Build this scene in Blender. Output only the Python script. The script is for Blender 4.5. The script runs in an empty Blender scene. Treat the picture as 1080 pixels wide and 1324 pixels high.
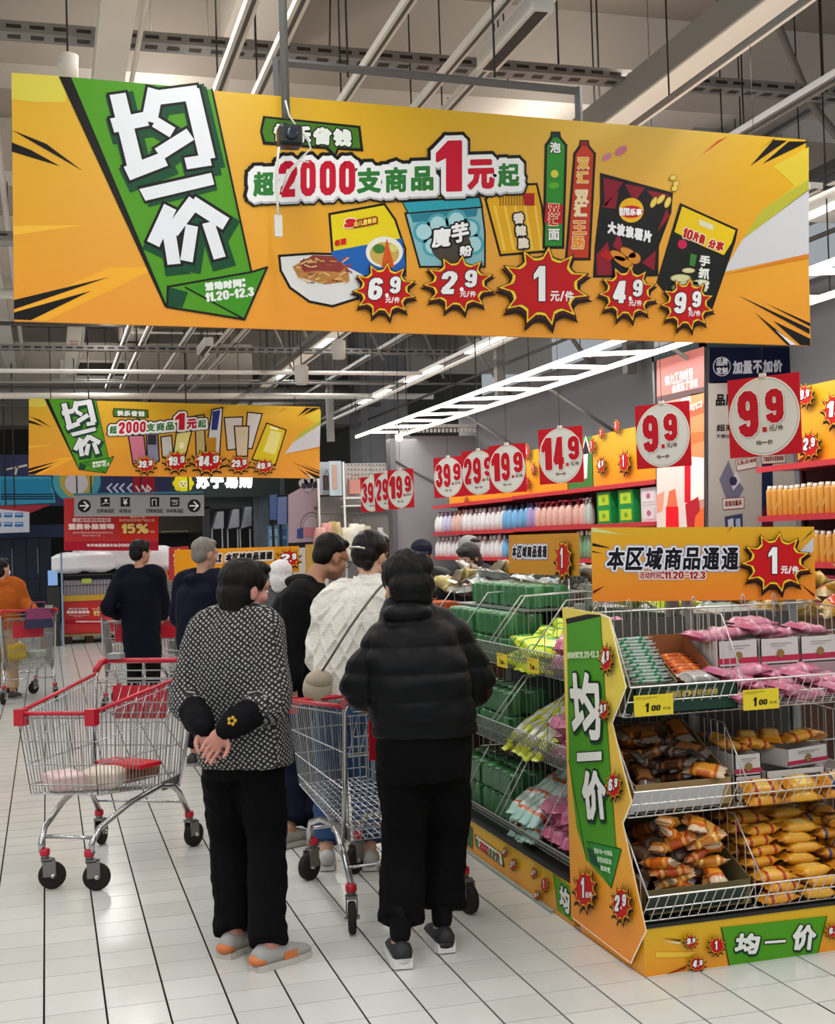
import bpy, bmesh, math, random
from mathutils import Vector, Matrix, noise
from math import sin, cos, pi, radians, sqrt, atan2
SC = bpy.context.scene
COL = SC.collection
rnd = random.Random(7)

# ---------------------------------------------------------------- camera
FPX, CAMH = 1644.0, 1.541
PITCH, ROLL, YAW = 0.021145, -0.03151, 0.28513
FW = Vector((sin(YAW)*cos(PITCH), cos(YAW)*cos(PITCH), sin(PITCH)))
_r = FW.cross(Vector((0, 0, 1))).normalized(); _u = _r.cross(FW)
RT = _r*cos(ROLL) + _u*sin(ROLL); UP = -_r*sin(ROLL) + _u*cos(ROLL)
cam_data = bpy.data.cameras.new('camera')
cam = bpy.data.objects.new('camera', cam_data); COL.objects.link(cam)
cam_data.sensor_fit = 'VERTICAL'; cam_data.sensor_height = 36.0
cam_data.lens = FPX/1324.0*36.0
cam_data.clip_start = 0.05; cam_data.clip_end = 200
cam.matrix_world = Matrix(((RT.x, UP.x, -FW.x, 0), (RT.y, UP.y, -FW.y, 0), (RT.z, UP.z, -FW.z, CAMH), (0, 0, 0, 1)))
SC.camera = cam

# ---------------------------------------------------------------- light
SC.view_settings.view_transform = 'Standard'; SC.view_settings.look = 'None'
SC.view_settings.gamma = 1.0; SC.view_settings.use_curve_mapping = False
SC.view_settings.exposure = 0.0
W = bpy.data.worlds.new('world'); SC.world = W; W.use_nodes = True
W.node_tree.nodes['Background'].inputs[0].default_value = (0.80, 0.86, 0.92, 1)
W.node_tree.nodes['Background'].inputs[1].default_value = 0.42
LAMP_SCALE = 0.62
def area(loc, sx, sy, power, col=(1, 0.99, 0.97), rot=(0, 0, 0)):
    l = bpy.data.lights.new('store_lamp', 'AREA'); l.shape = 'RECTANGLE'; l.size = sx; l.size_y = sy
    l.energy = power*LAMP_SCALE; l.color = col
    o = bpy.data.objects.new('store_lamp', l); COL.objects.link(o); o.location = loc; o.rotation_euler = rot
    return o
# fluorescent rows of the store: long tubes running along the aisle (x, z, power per 6 m run)
for lx, lz, pw in ((-6.5, 4.6, 150), (-2.6, 4.6, 150), (0.9, 4.6, 130), (4.15, 4.55, 150), (9.0, 4.6, 110)):
    for ly in (-3.0, 3.0, 9.0, 15.0, 21.0):
        area((lx, ly, lz), 0.25, 5.6, pw*(0.75 if ly > 12 else 1))
        area((lx, ly, lz+0.25), 0.25, 5.6, pw*0.38, (1, .91, .82), (pi, 0, 0))      # uplights added to brighten the ceiling, as bare tubes would
area((5.25, 13.5, 3.12), 0.8, 12.0, 190)
area((5.6, 20.4, 3.6), 1.2, 0.8, 60)      # added light without a fitting, brightens the clothes corner
area((3.2, 25.6, 3.6), 2.0, 0.6, 30)
area((5.6, 5.0, 3.3), 0.5, 4.5, 60)

# ---------------------------------------------------------------- helpers
def hexc(h):
    h = h.lstrip('#'); v = [int(h[i:i+2], 16)/255 for i in (0, 2, 4)]
    return tuple(c/12.92 if c <= 0.04045 else ((c+0.055)/1.055)**2.4 for c in v)
MATS = {}
def mat(col, rough=0.55, metal=0.0, emit=0.0, name=None, noise_amt=0.0, nscale=8.0, bump=0.0, coat=0.0, alpha=1.0, bscale=None):
    key = (col, rough, metal, emit, noise_amt, nscale, bump, coat, alpha, bscale)
    if key in MATS: return MATS[key]
    m = bpy.data.materials.new(name or ('paint_' + col.lstrip('#'))); m.use_nodes = True
    nt = m.node_tree; b = nt.nodes['Principled BSDF']; c = hexc(col)
    b.inputs['Base Color'].default_value = (*c, 1); b.inputs['Roughness'].default_value = rough
    b.inputs['Metallic'].default_value = metal
    b.inputs['Specular IOR Level'].default_value = 0.2 if rough == 0.45 else (0.12 if rough >= .7 else 0.5)
    if coat: b.inputs['Coat Weight'].default_value = coat; b.inputs['Coat Roughness'].default_value = 0.15
    if emit:
        b.inputs['Emission Color'].default_value = (*c, 1); b.inputs['Emission Strength'].default_value = emit
    if alpha < 1: b.inputs['Alpha'].default_value = alpha
    if noise_amt or bump:
        tc = nt.nodes.new('ShaderNodeTexCoord'); n = nt.nodes.new('ShaderNodeTexNoise')
        n.inputs['Scale'].default_value = nscale; n.inputs['Detail'].default_value = 4
        nt.links.new(tc.outputs['Object'], n.inputs['Vector'])
        if noise_amt:
            mx = nt.nodes.new('ShaderNodeMix'); mx.data_type = 'RGBA'
            mx.inputs[6].default_value = (*[k*(1-noise_amt) for k in c], 1)
            mx.inputs[7].default_value = (*[min(1, k*(1+noise_amt)) for k in c], 1)
            nt.links.new(n.outputs['Fac'], mx.inputs[0]); nt.links.new(mx.outputs[2], b.inputs['Base Color'])
        if bump:
            n2 = n
            if bscale:
                n2 = nt.nodes.new('ShaderNodeTexNoise'); n2.inputs['Scale'].default_value = bscale
                nt.links.new(tc.outputs['Object'], n2.inputs['Vector'])
            bp = nt.nodes.new('ShaderNodeBump'); bp.inputs['Strength'].default_value = bump
            bp.inputs['Distance'].default_value = 0.02
            nt.links.new(n2.outputs['Fac'], bp.inputs['Height']); nt.links.new(bp.outputs[0], b.inputs['Normal'])
    MATS[key] = m
    return m

def tag(o, label=None, cat=None, group=None, kind=None):
    if label: o['label'] = label
    if cat: o['category'] = cat
    if group: o['group'] = group
    if kind: o['kind'] = kind
    return o
def empty(name, loc=(0, 0, 0), rz=0, label=None, cat=None, group=None):
    o = bpy.data.objects.new(name, None); COL.objects.link(o); o.location = loc; o.rotation_euler = (0, 0, rz)
    o.empty_display_size = 0.1
    return tag(o, label, cat, group)

class MB:
    """collects shapes and links them as one mesh object"""
    def __init__(s): s.v = []; s.f = []; s.m = []; s.mats = []; s.sm = []
    def mi(s, m):
        if m not in s.mats: s.mats.append(m)
        return s.mats.index(m)
    def add(s, vs, fs, m, smooth=False, M=None):
        o = len(s.v)
        if M is not None: vs = [M @ Vector(v) for v in vs]
        s.v += [tuple(v) for v in vs]; k = s.mi(m)
        for f in fs: s.f.append([i+o for i in f]); s.m.append(k); s.sm.append(smooth)
    def box(s, x0, y0, z0, x1, y1, z1, m, M=None):
        vs = [(x0, y0, z0), (x1, y0, z0), (x1, y1, z0), (x0, y1, z0), (x0, y0, z1), (x1, y0, z1), (x1, y1, z1), (x0, y1, z1)]
        s.add(vs, [(0, 3, 2, 1), (4, 5, 6, 7), (0, 1, 5, 4), (1, 2, 6, 5), (2, 3, 7, 6), (3, 0, 4, 7)], m, False, M)
    def tube(s, pts, r, m, n=6, cap=True, smooth=True, M=None, closed=False):
        pts = [Vector(p) for p in pts]; N = len(pts)
        rs = r if isinstance(r, (list, tuple)) else [r]*N
        vs = []; fs = []; side = None
        for i, p in enumerate(pts):
            if closed: t = (pts[(i+1) % N]-pts[i-1])
            else: t = (pts[min(i+1, N-1)]-pts[max(i-1, 0)])
            t.normalize()
            if side is None:
                a = Vector((0, 0, 1)) if abs(t.z) < 0.9 else Vector((1, 0, 0))
                side = t.cross(a).normalized()
            else:
                side = (side-t*side.dot(t))
                side = side.normalized() if side.length > 1e-6 else t.orthogonal().normalized()
            b = t.cross(side)
            for k in range(n):
                a = 2*pi*k/n
                vs.append(p+side*(rs[i]*cos(a))+b*(rs[i]*sin(a)))
        for i in range(N if closed else N-1):
            j = (i+1) % N
            for k in range(n):
                fs.append((i*n+k, i*n+(k+1) % n, j*n+(k+1) % n, j*n+k))
        if cap and not closed:
            fs.append(tuple(range(n))[::-1]); fs.append(tuple((N-1)*n+k for k in range(n)))
        s.add(vs, fs, m, smooth, M)
    def wire(s, a, b, r, m, M=None): s.tube([a, b], r, m, 4, False, False, M)
    def lathe(s, prof, m, n=16, M=None, cap=True, smooth=True):
        vs = []; fs = []
        for (r, z) in prof:
            for k in range(n): vs.append((r*cos(2*pi*k/n), r*sin(2*pi*k/n), z))
        for i in range(len(prof)-1):
            for k in range(n): fs.append((i*n+k, i*n+(k+1) % n, (i+1)*n+(k+1) % n, (i+1)*n+k))
        if cap: fs.append(tuple(range(n))[::-1]); fs.append(tuple((len(prof)-1)*n+k for k in range(n)))
        s.add(vs, fs, m, smooth, M)
    def cyl(s, a, b, r, m, n=12): s.tube([a, b], r, m, n, True, True)
    def ell(s, c, rx, ry, rz, m, nu=14, nv=9, M=None):
        vs = [(c[0], c[1], c[2]-rz)]; fs = []
        for j in range(1, nv):
            a = -pi/2+pi*j/nv
            for k in range(nu): vs.append((c[0]+rx*cos(a)*cos(2*pi*k/nu), c[1]+ry*cos(a)*sin(2*pi*k/nu), c[2]+rz*sin(a)))
        vs.append((c[0], c[1], c[2]+rz)); T = len(vs)-1
        for k in range(nu):
            fs.append((0, 1+(k+1) % nu, 1+k)); b = 1+(nv-2)*nu
            fs.append((T, b+k, b+(k+1) % nu))
            for j in range(nv-2): fs.append((1+j*nu+k, 1+j*nu+(k+1) % nu, 1+(j+1)*nu+(k+1) % nu, 1+(j+1)*nu+k))
        s.add(vs, fs, m, True, M)
    def prism(s, pts, h0, h1, m, axis='z', M=None):
        """polygon pts (2D) extruded between h0 and h1 along axis"""
        def c(p, h): return (p[0], p[1], h) if axis == 'z' else ((h, p[0], p[1]) if axis == 'x' else (p[0], h, p[1]))
        n = len(pts)
        vs = [c(p, h0) for p in pts]+[c(p, h1) for p in pts]
        s.add(vs, [tuple(range(n))[::-1], tuple(range(n, 2*n))]+[(i, (i+1) % n, n+(i+1) % n, n+i) for i in range(n)], m, False, M)
    def mesh(s, name):
        me = bpy.data.meshes.new(name); me.from_pydata(s.v, [], s.f)
        for m in s.mats: me.materials.append(m)
        me.polygons.foreach_set('material_index', s.m); me.polygons.foreach_set('use_smooth', s.sm)
        me.update(); return me
    def build(s, name, parent=None, label=None, cat=None, group=None, kind=None, loc=None, fixn=False):
        me = s.mesh(name)
        if fixn:
            bm = bmesh.new(); bm.from_mesh(me); bmesh.ops.recalc_face_normals(bm, faces=bm.faces); bm.to_mesh(me); bm.free()
        o = bpy.data.objects.new(name, me); COL.objects.link(o)
        if parent: o.parent = parent
        if loc: o.location = loc
        return tag(o, label, cat, group, kind)
def one(name, parent=None, fn=None, **k):
    b = MB(); fn(b); return b.build(name, parent, **k)
def boxo(name, b6, m, parent=None, **k):
    b = MB(); b.box(*b6, m); return b.build(name, parent, **k)
def copy_tree(o, parent=None, loc=None, rot=None, label=None, group=None, scale=None):
    c = o.copy(); COL.objects.link(c); c.parent = parent
    if loc is not None: c.location = loc
    if rot is not None: c.rotation_euler = rot
    if scale is not None: c.scale = scale
    if label: c['label'] = label
    if group: c['group'] = group
    for ch in list(o.children): copy_tree(ch, c)
    return c

# photo pixel -> point on a real plane
def ray(x, y): return FW + RT*((x-540)/FPX) - UP*((y-662)/FPX)
def onp(x, y, O, n):
    d = ray(x, y); c = Vector((0, 0, CAMH)); return c + d*((Vector(O)-c).dot(n)/d.dot(n))
def onY(x, y, Y): return onp(x, y, (0, Y, 0), Vector((0, 1, 0)))
def onX(x, y, X): return onp(x, y, (X, 0, 0), Vector((1, 0, 0)))
def onZ(x, y, Z): return onp(x, y, (0, 0, Z), Vector((0, 0, 1)))

# ---------------------------------------------------------------- flat print
GL = {}
_h = .19
def _arc(cx, cy, rx, ry, a0, a1, n=5): return [(cx+rx*cos(radians(a0+(a1-a0)*i/n)), cy+ry*sin(radians(a0+(a1-a0)*i/n))) for i in range(n+1)]
DIG = {  # heavy condensed numerals as thick centre lines in a 1 x 1.9 box
 '0': [_arc(.5, 1.40, .31, .31, 0, 180)+_arc(.5, .50, .31, .31, 180, 360)+[(.81, 1.40)]],
 '9': [_arc(.5, 1.40, .31, .31, 0, 180)+_arc(.5, 1.14, .31, .27, 180, 360)+[(.81, 1.40)], [(.81, 1.2), (.81, .50)]+_arc(.5, .50, .31, .31, 0, -180)],
 '6': [_arc(.5, .50, .31, .31, 180, 360)+_arc(.5, .76, .31, .27, 0, 180)+[(.19, .50)], [(.19, .7), (.19, 1.40)]+_arc(.5, 1.40, .31, .31, 180, 0)],
 '2': [[(.19, 1.25)]+_arc(.5, 1.42, .31, .29, 180, 0)+[(.81, 1.25), (.66, .90), (.30, .42), (.24, .19), (.88, .19)]],
 '3': [[(.19, 1.38)]+_arc(.5, 1.44, .31, .27, 170, -60)+[(.42, 1.0)], [(.45, .99)]+_arc(.5, .56, .31, .37, 60, -170)+[(.19, .60)]],
 '4': [[(.56, 1.82), (.20, .66), (.18, .50), (1.0, .50)], [(.68, 1.9), (.68, 0)]],
 '5': [[(.86, 1.71), (.24, 1.71), (.21, 1.06)]+_arc(.5, .88, .31, .28, 110, 0)+_arc(.5, .48, .31, .29, 0, -170)],
}
def digit_glyph(c):
    v = []; f = []; e = []
    for pl in DIG[c]:
        for i, (a, b) in enumerate(zip(pl, pl[1:])):
            a = Vector(a); b = Vector(b); d = b-a
            if d.length < 1e-5: continue
            d.normalize(); n = Vector((-d.y, d.x))*_h; x = d*(_h*.42 if len(pl) > 3 else 0)
            if i == 0: a2 = a
            else: a2 = a-x
            b2 = b if i == len(pl)-2 else b+x
            k = len(v); v += [tuple(a2-n), tuple(b2-n), tuple(b2+n), tuple(a2+n)]; f.append([k, k+1, k+2, k+3]); e += [(k, k+1), (k+1, k+2), (k+2, k+3), (k+3, k)]
    return v, f, e, (0, 0, 1, 1.9)
def glyph(s):
    if s in DIG:
        if s not in GL: GL[s] = digit_glyph(s)
        return GL[s]
    if s in GL: return GL[s]
    if s == '1':
        v = [(0.0, 0.76), (0.30, 1.0), (0.62, 1.0), (0.62, 0.0), (0.27, 0.0), (0.27, 0.72), (0.0, 0.62)]
        f = [list(range(7))[::-1]]
    else:
        c = bpy.data.curves.new('lettering', 'FONT'); c.body = s; c.size = 1; c.resolution_u = 4 if s.isascii() else 2
        o = bpy.data.objects.new('lettering', c); COL.objects.link(o)
        dg = bpy.context.evaluated_depsgraph_get(); dg.update()
        me = bpy.data.meshes.new_from_object(o.evaluated_get(dg))
        v = [(p.co.x, p.co.y) for p in me.vertices]; f = [list(p.vertices) for p in me.polygons]
        bpy.data.objects.remove(o); bpy.data.meshes.remove(me); bpy.data.curves.remove(c)
    if not v: v = [(0, 0), (1, 0), (1, 1)]; f = []
    cnt = {}
    key = {}; rep = []
    for p in v:
        k = (round(p[0], 5), round(p[1], 5)); rep.append(key.setdefault(k, len(key)))
    inv = {}
    for i, r in enumerate(rep): inv.setdefault(r, i)
    for q in f:
        for a, b in zip(q, q[1:]+q[:1]):
            a, b = rep[a], rep[b]
            if a != b: cnt[(min(a, b), max(a, b))] = cnt.get((min(a, b), max(a, b)), 0)+1
    e = [(inv[a], inv[b]) for (a, b), n in cnt.items() if n == 1]
    xs = [p[0] for p in v]; ys = [p[1] for p in v]
    GL[s] = (v, f, e, (min(xs), min(ys), max(xs), max(ys)))
    return GL[s]

class Print:
    """flat print on the plane O + u*ux + v*uy; all positions are given as photo pixels or as (u,v) metres"""
    EPS = 0.0007
    def __init__(s, O, ux, uy, parent, px=True):
        s.O = Vector(O); s.ux = Vector(ux).normalized(); s.uy = Vector(uy).normalized(); s.n = s.ux.cross(s.uy).normalized()
        s.parent = parent; s.px = px; s.b = None; s.off = Vector((0, 0, 0))
        s.poff = Vector(parent.location) if parent else Vector((0, 0, 0))
    def uv(s, p):
        if not s.px: return Vector((p[0], p[1]))
        q = onp(p[0], p[1], s.O, s.n)-s.O; return Vector((q.dot(s.ux), q.dot(s.uy)))
    def w(s, uv, layer): return s.O+s.ux*uv[0]+s.uy*uv[1]+s.n*(s.EPS*layer)-s.poff
    def begin(s, name): s.b = MB(); s.name = name; return s
    def end(s, label=None):
        if s.b.v: return s.b.build(s.name, s.parent, label=label)
    def poly(s, pts, col, layer, raw=False, rough=0.45, emit=0):
        q = [Vector(p) if raw else s.uv(p) for p in pts]
        a = sum(q[i-1][0]*q[i][1]-q[i][0]*q[i-1][1] for i in range(len(q)))
        if a < 0: q = q[::-1]
        s.b.add([s.w(p, layer) for p in q], [tuple(range(len(q)))], mat(col, rough, emit=emit))
    def line(s, pts, wd, col, layer, raw=False):
        q = [Vector(p) if raw else s.uv(p) for p in pts]
        for ei, (a, b) in enumerate(zip(q, q[1:])):
            d = (b-a)
            if d.length < 1e-6: continue
            d = d.normalized()*(wd/2); n = Vector((-d.y, d.x))
            s.poly([a-d+n, a-d-n, b+d-n, b+d+n], col, layer+ei*.02, raw=True)
    def outl(s, pts, col, layer, wd, oc='#141210'):
        q = [s.uv(p) for p in pts]; s.poly(q, col, layer, raw=True); s.line(q+[q[0]], wd, oc, layer+0.5, raw=True)
    def ellipse(s, c, rx, ry, col, layer, n=28, rot=0):
        s.poly([(c[0]+rx*cos(t)*cos(rot)-ry*sin(t)*sin(rot), c[1]+rx*cos(t)*sin(rot)+ry*sin(t)*cos(rot)) for t in [2*pi*k/n for k in range(n)]], col, layer)
    def text(s, t, q, layers, layer, emit=0):
        """q: 4 corners bl, br, tr, tl (ink box).  layers: [(dilate_m, colour, shift(du,dv))...] bottom first"""
        q = [s.uv(p) for p in q]
        if len(q) == 3: q.append(None)
        bl, br, tr, tl = q
        cust = t in DIG
        if cust: k_ = layers[-1][0]*.8; layers = [(max(0, l_[0]-k_),)+tuple(l_[1:]) for l_ in layers]
        d_ = layers[-1][0]
        if d_ > 0:
            hx = (br-bl).normalized()*min(d_, (br-bl).length*.3); hy = (tl-bl).normalized()*min(d_, (tl-bl).length*.3)
            bl, br, tr, tl = bl+hx+hy, br-hx+hy, tr-hx-hy, tl+hx-hy
        v, f, e, (x0, y0, x1, y1) = glyph(t)
        dx = max(x1-x0, 1e-4); dy = max(y1-y0, 1e-4)
        def P(p):
            a = (p[0]-x0)/dx; b = (p[1]-y0)/dy
            return bl*(1-a)*(1-b)+br*a*(1-b)+tr*a*b+tl*(1-a)*b
        pts = [P(p) for p in v]
        for i, L in enumerate(layers):
            d, col = L[0], L[1]; sh = Vector(L[2]) if len(L) > 2 else Vector((0, 0))
            m = mat(col, 0.45, emit=emit); ly = layer+i
            if cust:
                for fi, x in enumerate(f): s.b.add([s.w(pts[k_]+sh, ly+fi/64.0) for k_ in x], [(0, 1, 2, 3)], m)
            else: s.b.add([s.w(p+sh, ly) for p in pts], [tuple(x) for x in f], m)
            if d > 0:
                vs = []; fs = []
                for ei, (a, b) in enumerate(e):
                    A, B = pts[a]+sh, pts[b]+sh; t_ = B-A
                    if t_.length < 1e-6: continue
                    t_ = t_.normalized()*d; n_ = Vector((-t_.y, t_.x)); k = len(vs); ly = layer+i+(1+(ei*7) % 61)/64.0
                    vs += [s.w(A-t_*0.45+n_, ly), s.w(A-t_*0.95+n_*0.35, ly), s.w(A-t_*0.95-n_*0.35, ly), s.w(A-t_*0.45-n_, ly),
                           s.w(B+t_*0.45-n_, ly), s.w(B+t_*0.95-n_*0.35, ly), s.w(B+t_*0.95+n_*0.35, ly), s.w(B+t_*0.45+n_, ly)]
                    fs.append(tuple(range(k, k+8)))
                s.b.add(vs, fs, m)
    def strokes(s, L, layers, layer):
        for i, (d, col, sh) in enumerate(layers):
            for j, (x0, y0, x1, y1, w_) in enumerate(L):
                a = s.uv((x0, y0)); b = s.uv((x1, y1)); sc_ = (s.uv((x0+10, y0))-a).length/10
                t = (b-a).normalized(); n = Vector((-t.y, t.x))*(w_/2*sc_+d); e = t*d; o = Vector(sh)
                s.poly([a-e+n+o, a-e-n+o, b+e-n+o, b+e+n+o], col, layer+i+j*.04, raw=True)
    def word(s, t, q, layers, layer, emit=0, gap=0.06, wts=None):
        """each character fitted to its own slot of the box q (bl, br, tr, tl)"""
        bl, br, tr, tl = [Vector(p) for p in q]
        ws = wts or [{'.': .36, ' ': .4, '1': .62, '/': .5, '-': .5, '~': .8, ':': .4, '%': 1.3}.get(c, 1.0) for c in t]
        if len(ws) != len(t): ws = [1.0]*len(t)
        T = sum(ws); a = 0
        for c, w_ in zip(t, ws):
            b = a+w_/T
            if c != ' ':
                g = gap*w_/T; A = a+g/2; B = b-g/2
                q4 = [bl.lerp(br, A), bl.lerp(br, B), tl.lerp(tr, B), tl.lerp(tr, A)]
                if c == '.': q4[2] = q4[1].lerp(q4[2], .2); q4[3] = q4[0].lerp(q4[3], .2)
                if c == '一': q4 = [q4[0].lerp(q4[3], .38), q4[1].lerp(q4[2], .38), q4[1].lerp(q4[2], .6), q4[0].lerp(q4[3], .6)]
                if c == '~' or c == '-': q4 = [q4[0].lerp(q4[3], .35), q4[1].lerp(q4[2], .35), q4[1].lerp(q4[2], .55), q4[0].lerp(q4[3], .55)]
                s.text(c, q4, layers, layer, emit)
            a = b
    def star(s, c, rx, ry, layer, big, small=None, unit=True, n=11, ph=0.2, k=1.0):
        """red price star with yellow rim and black outline; big like '6' small like '9'"""
        def st(a, b, jit=0.0, dy=0.0):
            P = []
            for i in range(n):
                t0 = ph+2*pi*i/n; t1 = ph+2*pi*(i+1)/n
                P.append((c[0]+a*cos(t0), c[1]+b*sin(t0)+dy))
                for u in (0.25, 0.5, 0.75):
                    t = t0+(t1-t0)*u; rr = 0.80-0.08*sin(pi*u)
                    P.append((c[0]+a*rr*cos(t), c[1]+b*rr*sin(t)+dy))
            return P
        s.poly(st(rx*1.05, ry*1.05, 0, ry*.11), '#1a0f0a', layer)
        s.poly(st(rx*1.0, ry*1.0, 0, ry*.04), '#5a1a10', layer+1)
        s.poly(st(rx, ry), '#151010', layer+2)
        s.poly(st(rx*.95, ry*.95), '#f4c62c', layer+3)
        s.poly(st(rx*.86, ry*.86), '#151010', layer+4)
        s.poly(st(rx*.84, ry*.84), '#c01218', layer+5)
        x, y = c; W_ = '#f2f2f0'; d = 0.004*k
        if small:
            s.text(big, [(x-rx*.52, y+ry*.34), (x-rx*.10, y+ry*.34), (x-rx*.02, y-ry*.42), (x-rx*.44, y-ry*.42)], [(d*2.6, '#3a0808'), (d*1.4, W_)], layer+6)
            s.ellipse((x+rx*.07, y+ry*.18), rx*.055, ry*.07, W_, layer+8, 8)
            s.text(small, [(x+rx*.14, y+ry*.12), (x+rx*.46, y+ry*.12), (x+rx*.50, y-ry*.46), (x+rx*.18, y-ry*.46)], [(d*2.4, '#3a0808'), (d*1.2, W_)], layer+6)
            if unit: s.word('元/件', [(x+rx*.02, y+ry*.44), (x+rx*.46, y+ry*.44), (x+rx*.46, y+ry*.24), (x+rx*.02, y+ry*.24)], [(d*.25, W_)], layer+7)
        else:
            if len(big) == 1:
                s.text(big, [(x-rx*.22, y+ry*.36), (x+rx*.02, y+ry*.36), (x+rx*.02, y-ry*.48), (x-rx*.22, y-ry*.48)], [(d*1.6, '#3a0808'), (d*.2, W_)], layer+6)
                if unit: s.word('元/件', [(x+rx*.12, y+ry*.36), (x+rx*.62, y+ry*.36), (x+rx*.62, y+ry*.12), (x+rx*.12, y+ry*.12)], [(d*.4, W_)], layer+7)
            else:
                i = big.index('.')
                s.word(big[:i], [(x-rx*.62, y+ry*.32), (x+rx*.06, y+ry*.32), (x+rx*.10, y-ry*.40), (x-rx*.56, y-ry*.40)], [(d*2.4, '#3a0808'), (d*1.3, W_)], layer+6, wts=[1]*i)
                s.ellipse((x+rx*.14, y+ry*.22), rx*.05, ry*.07, W_, layer+8, 8)
                s.text(big[i+1:], [(x+rx*.22, y+ry*.10), (x+rx*.52, y+ry*.10), (x+rx*.56, y-ry*.44), (x+rx*.26, y-ry*.44)], [(d*2.2, '#3a0808'), (d*1.1, W_)], layer+6)
# ---------------------------------------------------------------- the setting
def floor_mat(name, c1, c2):
    m = bpy.data.materials.new(name); m.use_nodes = True; nt = m.node_tree; b = nt.nodes['Principled BSDF']
    b.inputs['Roughness'].default_value = 0.18
    oi = nt.nodes.new('ShaderNodeObjectInfo'); tc = nt.nodes.new('ShaderNodeNewGeometry'); n = nt.nodes.new('ShaderNodeTexNoise')
    n.inputs['Scale'].default_value = 2.2; n.inputs['Detail'].default_value = 6
    nt.links.new(tc.outputs['Position'], n.inputs['Vector'])
    ad = nt.nodes.new('ShaderNodeMath'); ad.operation = 'MULTIPLY_ADD'; ad.inputs[1].default_value = 0.28; nt.links.new(oi.outputs['Random'], ad.inputs[0])
    mu = nt.nodes.new('ShaderNodeMath'); mu.operation = 'MULTIPLY'; mu.inputs[1].default_value = 0.72; nt.links.new(n.outputs['Fac'], mu.inputs[0])
    nt.links.new(mu.outputs[0], ad.inputs[2])
    mx = nt.nodes.new('ShaderNodeMix'); mx.data_type = 'RGBA'; mx.inputs[6].default_value = (*hexc(c1), 1); mx.inputs[7].default_value = (*hexc(c2), 1)
    nt.links.new(ad.outputs[0], mx.inputs[0]); nt.links.new(mx.outputs[2], b.inputs['Base Color'])
    return m
M_TILE = floor_mat('glazed_tile', '#b9bab4', '#d9dad6'); M_GROUT = mat('#100f0e', 0.9)
fl = boxo('floor', (-9, 0.5, -0.12, 11, 32, -0.004), M_GROUT, kind='structure')
T = 0.2; TX, TY = -0.0434, 3.834; GA, GB = 0.0036, 0.0021
def prj(p):
    d = Vector(p)-Vector((0, 0, CAMH)); z = d.dot(FW)
    return (540+FPX*d.dot(RT)/z, 662-FPX*d.dot(UP)/z) if z > 0.1 else None
tb = MB(); tb.box(GA, GB, -0.004, T-GA, T-GB, 0, M_TILE); tile_me = tb.mesh('tile')
cells = []; rest = MB()
for i in range(-44, 54):
    for j in range(-16, 138):
        x, y = TX+i*T, TY+j*T
        if x < -8.9 or x > 10.7 or y > 31.7 or y < 0.6: continue
        q = prj((x+T/2, y+T/2, 0)); cells.append((0 if (q and -30 < q[0] < 1110 and q[1] < 1350 and y > 2) else 1, y, x))
cells.sort()
for k, (o_, y, x) in enumerate(cells):
    if k < 285:
        o = bpy.data.objects.new('tile', tile_me); COL.objects.link(o); o.parent = fl; o.location = (x, y, 0)
    else:
        rest.add([(x+GA, y+GB, 0), (x+T-GA, y+GB, 0), (x+T-GA, y+T-GB, 0), (x+GA, y+T-GB, 0)], [(0, 1, 2, 3)], M_TILE)
rest.build('tile_field', fl, kind='stuff')

M_CEIL = mat('#b0a79d', 0.9, noise_amt=0.10, nscale=1.3); M_CONC = mat('#c2bbb2', 0.85, noise_amt=0.06, nscale=2.0)
M_DARKW = mat('#4a4a4c', 0.85)
ce = boxo('ceiling', (-9, 0.5, 6.0, 11, 32, 6.15), mat('#8e857c', 0.9, noise_amt=0.1, nscale=1.0), kind='structure')
for (y, d) in ((3.4, .8), (9.9, .8), (13.6, .55), (17.6, .8), (22.0, .55), (26.4, .8)):
    boxo('concrete_beam', (-9, y, 6.0-d, 11, y+0.55, 6.0), M_CONC, ce)
for x in (-4.6, 1.4, 8.2):
    boxo('concrete_beam', (x, 0.5, 5.42, x+0.5, 32, 5.98), M_CONC, ce)
for (x0, y0, x1, y1) in ((-1.7, 4.8, 0.9, 9.3), (2.2, 11, 4.2, 13.2)):
    boxo('ceiling_panel', (x0, y0, 5.70, x1, y1, 5.76), M_CONC, ce)
M_WALL = mat('#77777a', 0.85); M_WALLL = mat('#8c8a8c', 0.85)
wr = boxo('wall_right', (6.62, 1.0, 0, 6.8, 20.0, 3.75), M_WALL, kind='structure')
wb = boxo('wall_back', (-9, 31.2, 0, 11, 31.4, 6.0), mat('#55544f', 0.9), kind='structure')
we = boxo('wall_end', (5.25, 19.2, 0, 6.62, 19.35, 3.16), M_WALLL, kind='structure')
one('diagonal_rail', we, lambda b: b.tube([(5.3, 19.17, 2.78), (6.6, 19.17, 2.05)], 0.025, mat('#6d6a6c')))
boxo('column_trim', (5.19, 19.1, 0, 5.27, 19.36, 3.2), mat('#5a585a'), we)

# ---------------------------------------------------------------- columns
M_COL = mat('#9a9c9f', 0.8, noise_amt=0.04, nscale=1.0)
col1 = boxo('grey_column_1', (5.74, 10.28, 3.3, 6.66, 11.2, 6.0), M_COL, kind='structure')
boxo('edge_strip', (5.99, 10.24, 3.3, 6.03, 10.28, 6.0), mat('#85878a'), col1)
col2 = boxo('grey_column_2', (5.95, 24.0, 0, 6.9, 25.0, 6.0), mat('#7e8084', 0.8), kind='structure')
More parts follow.
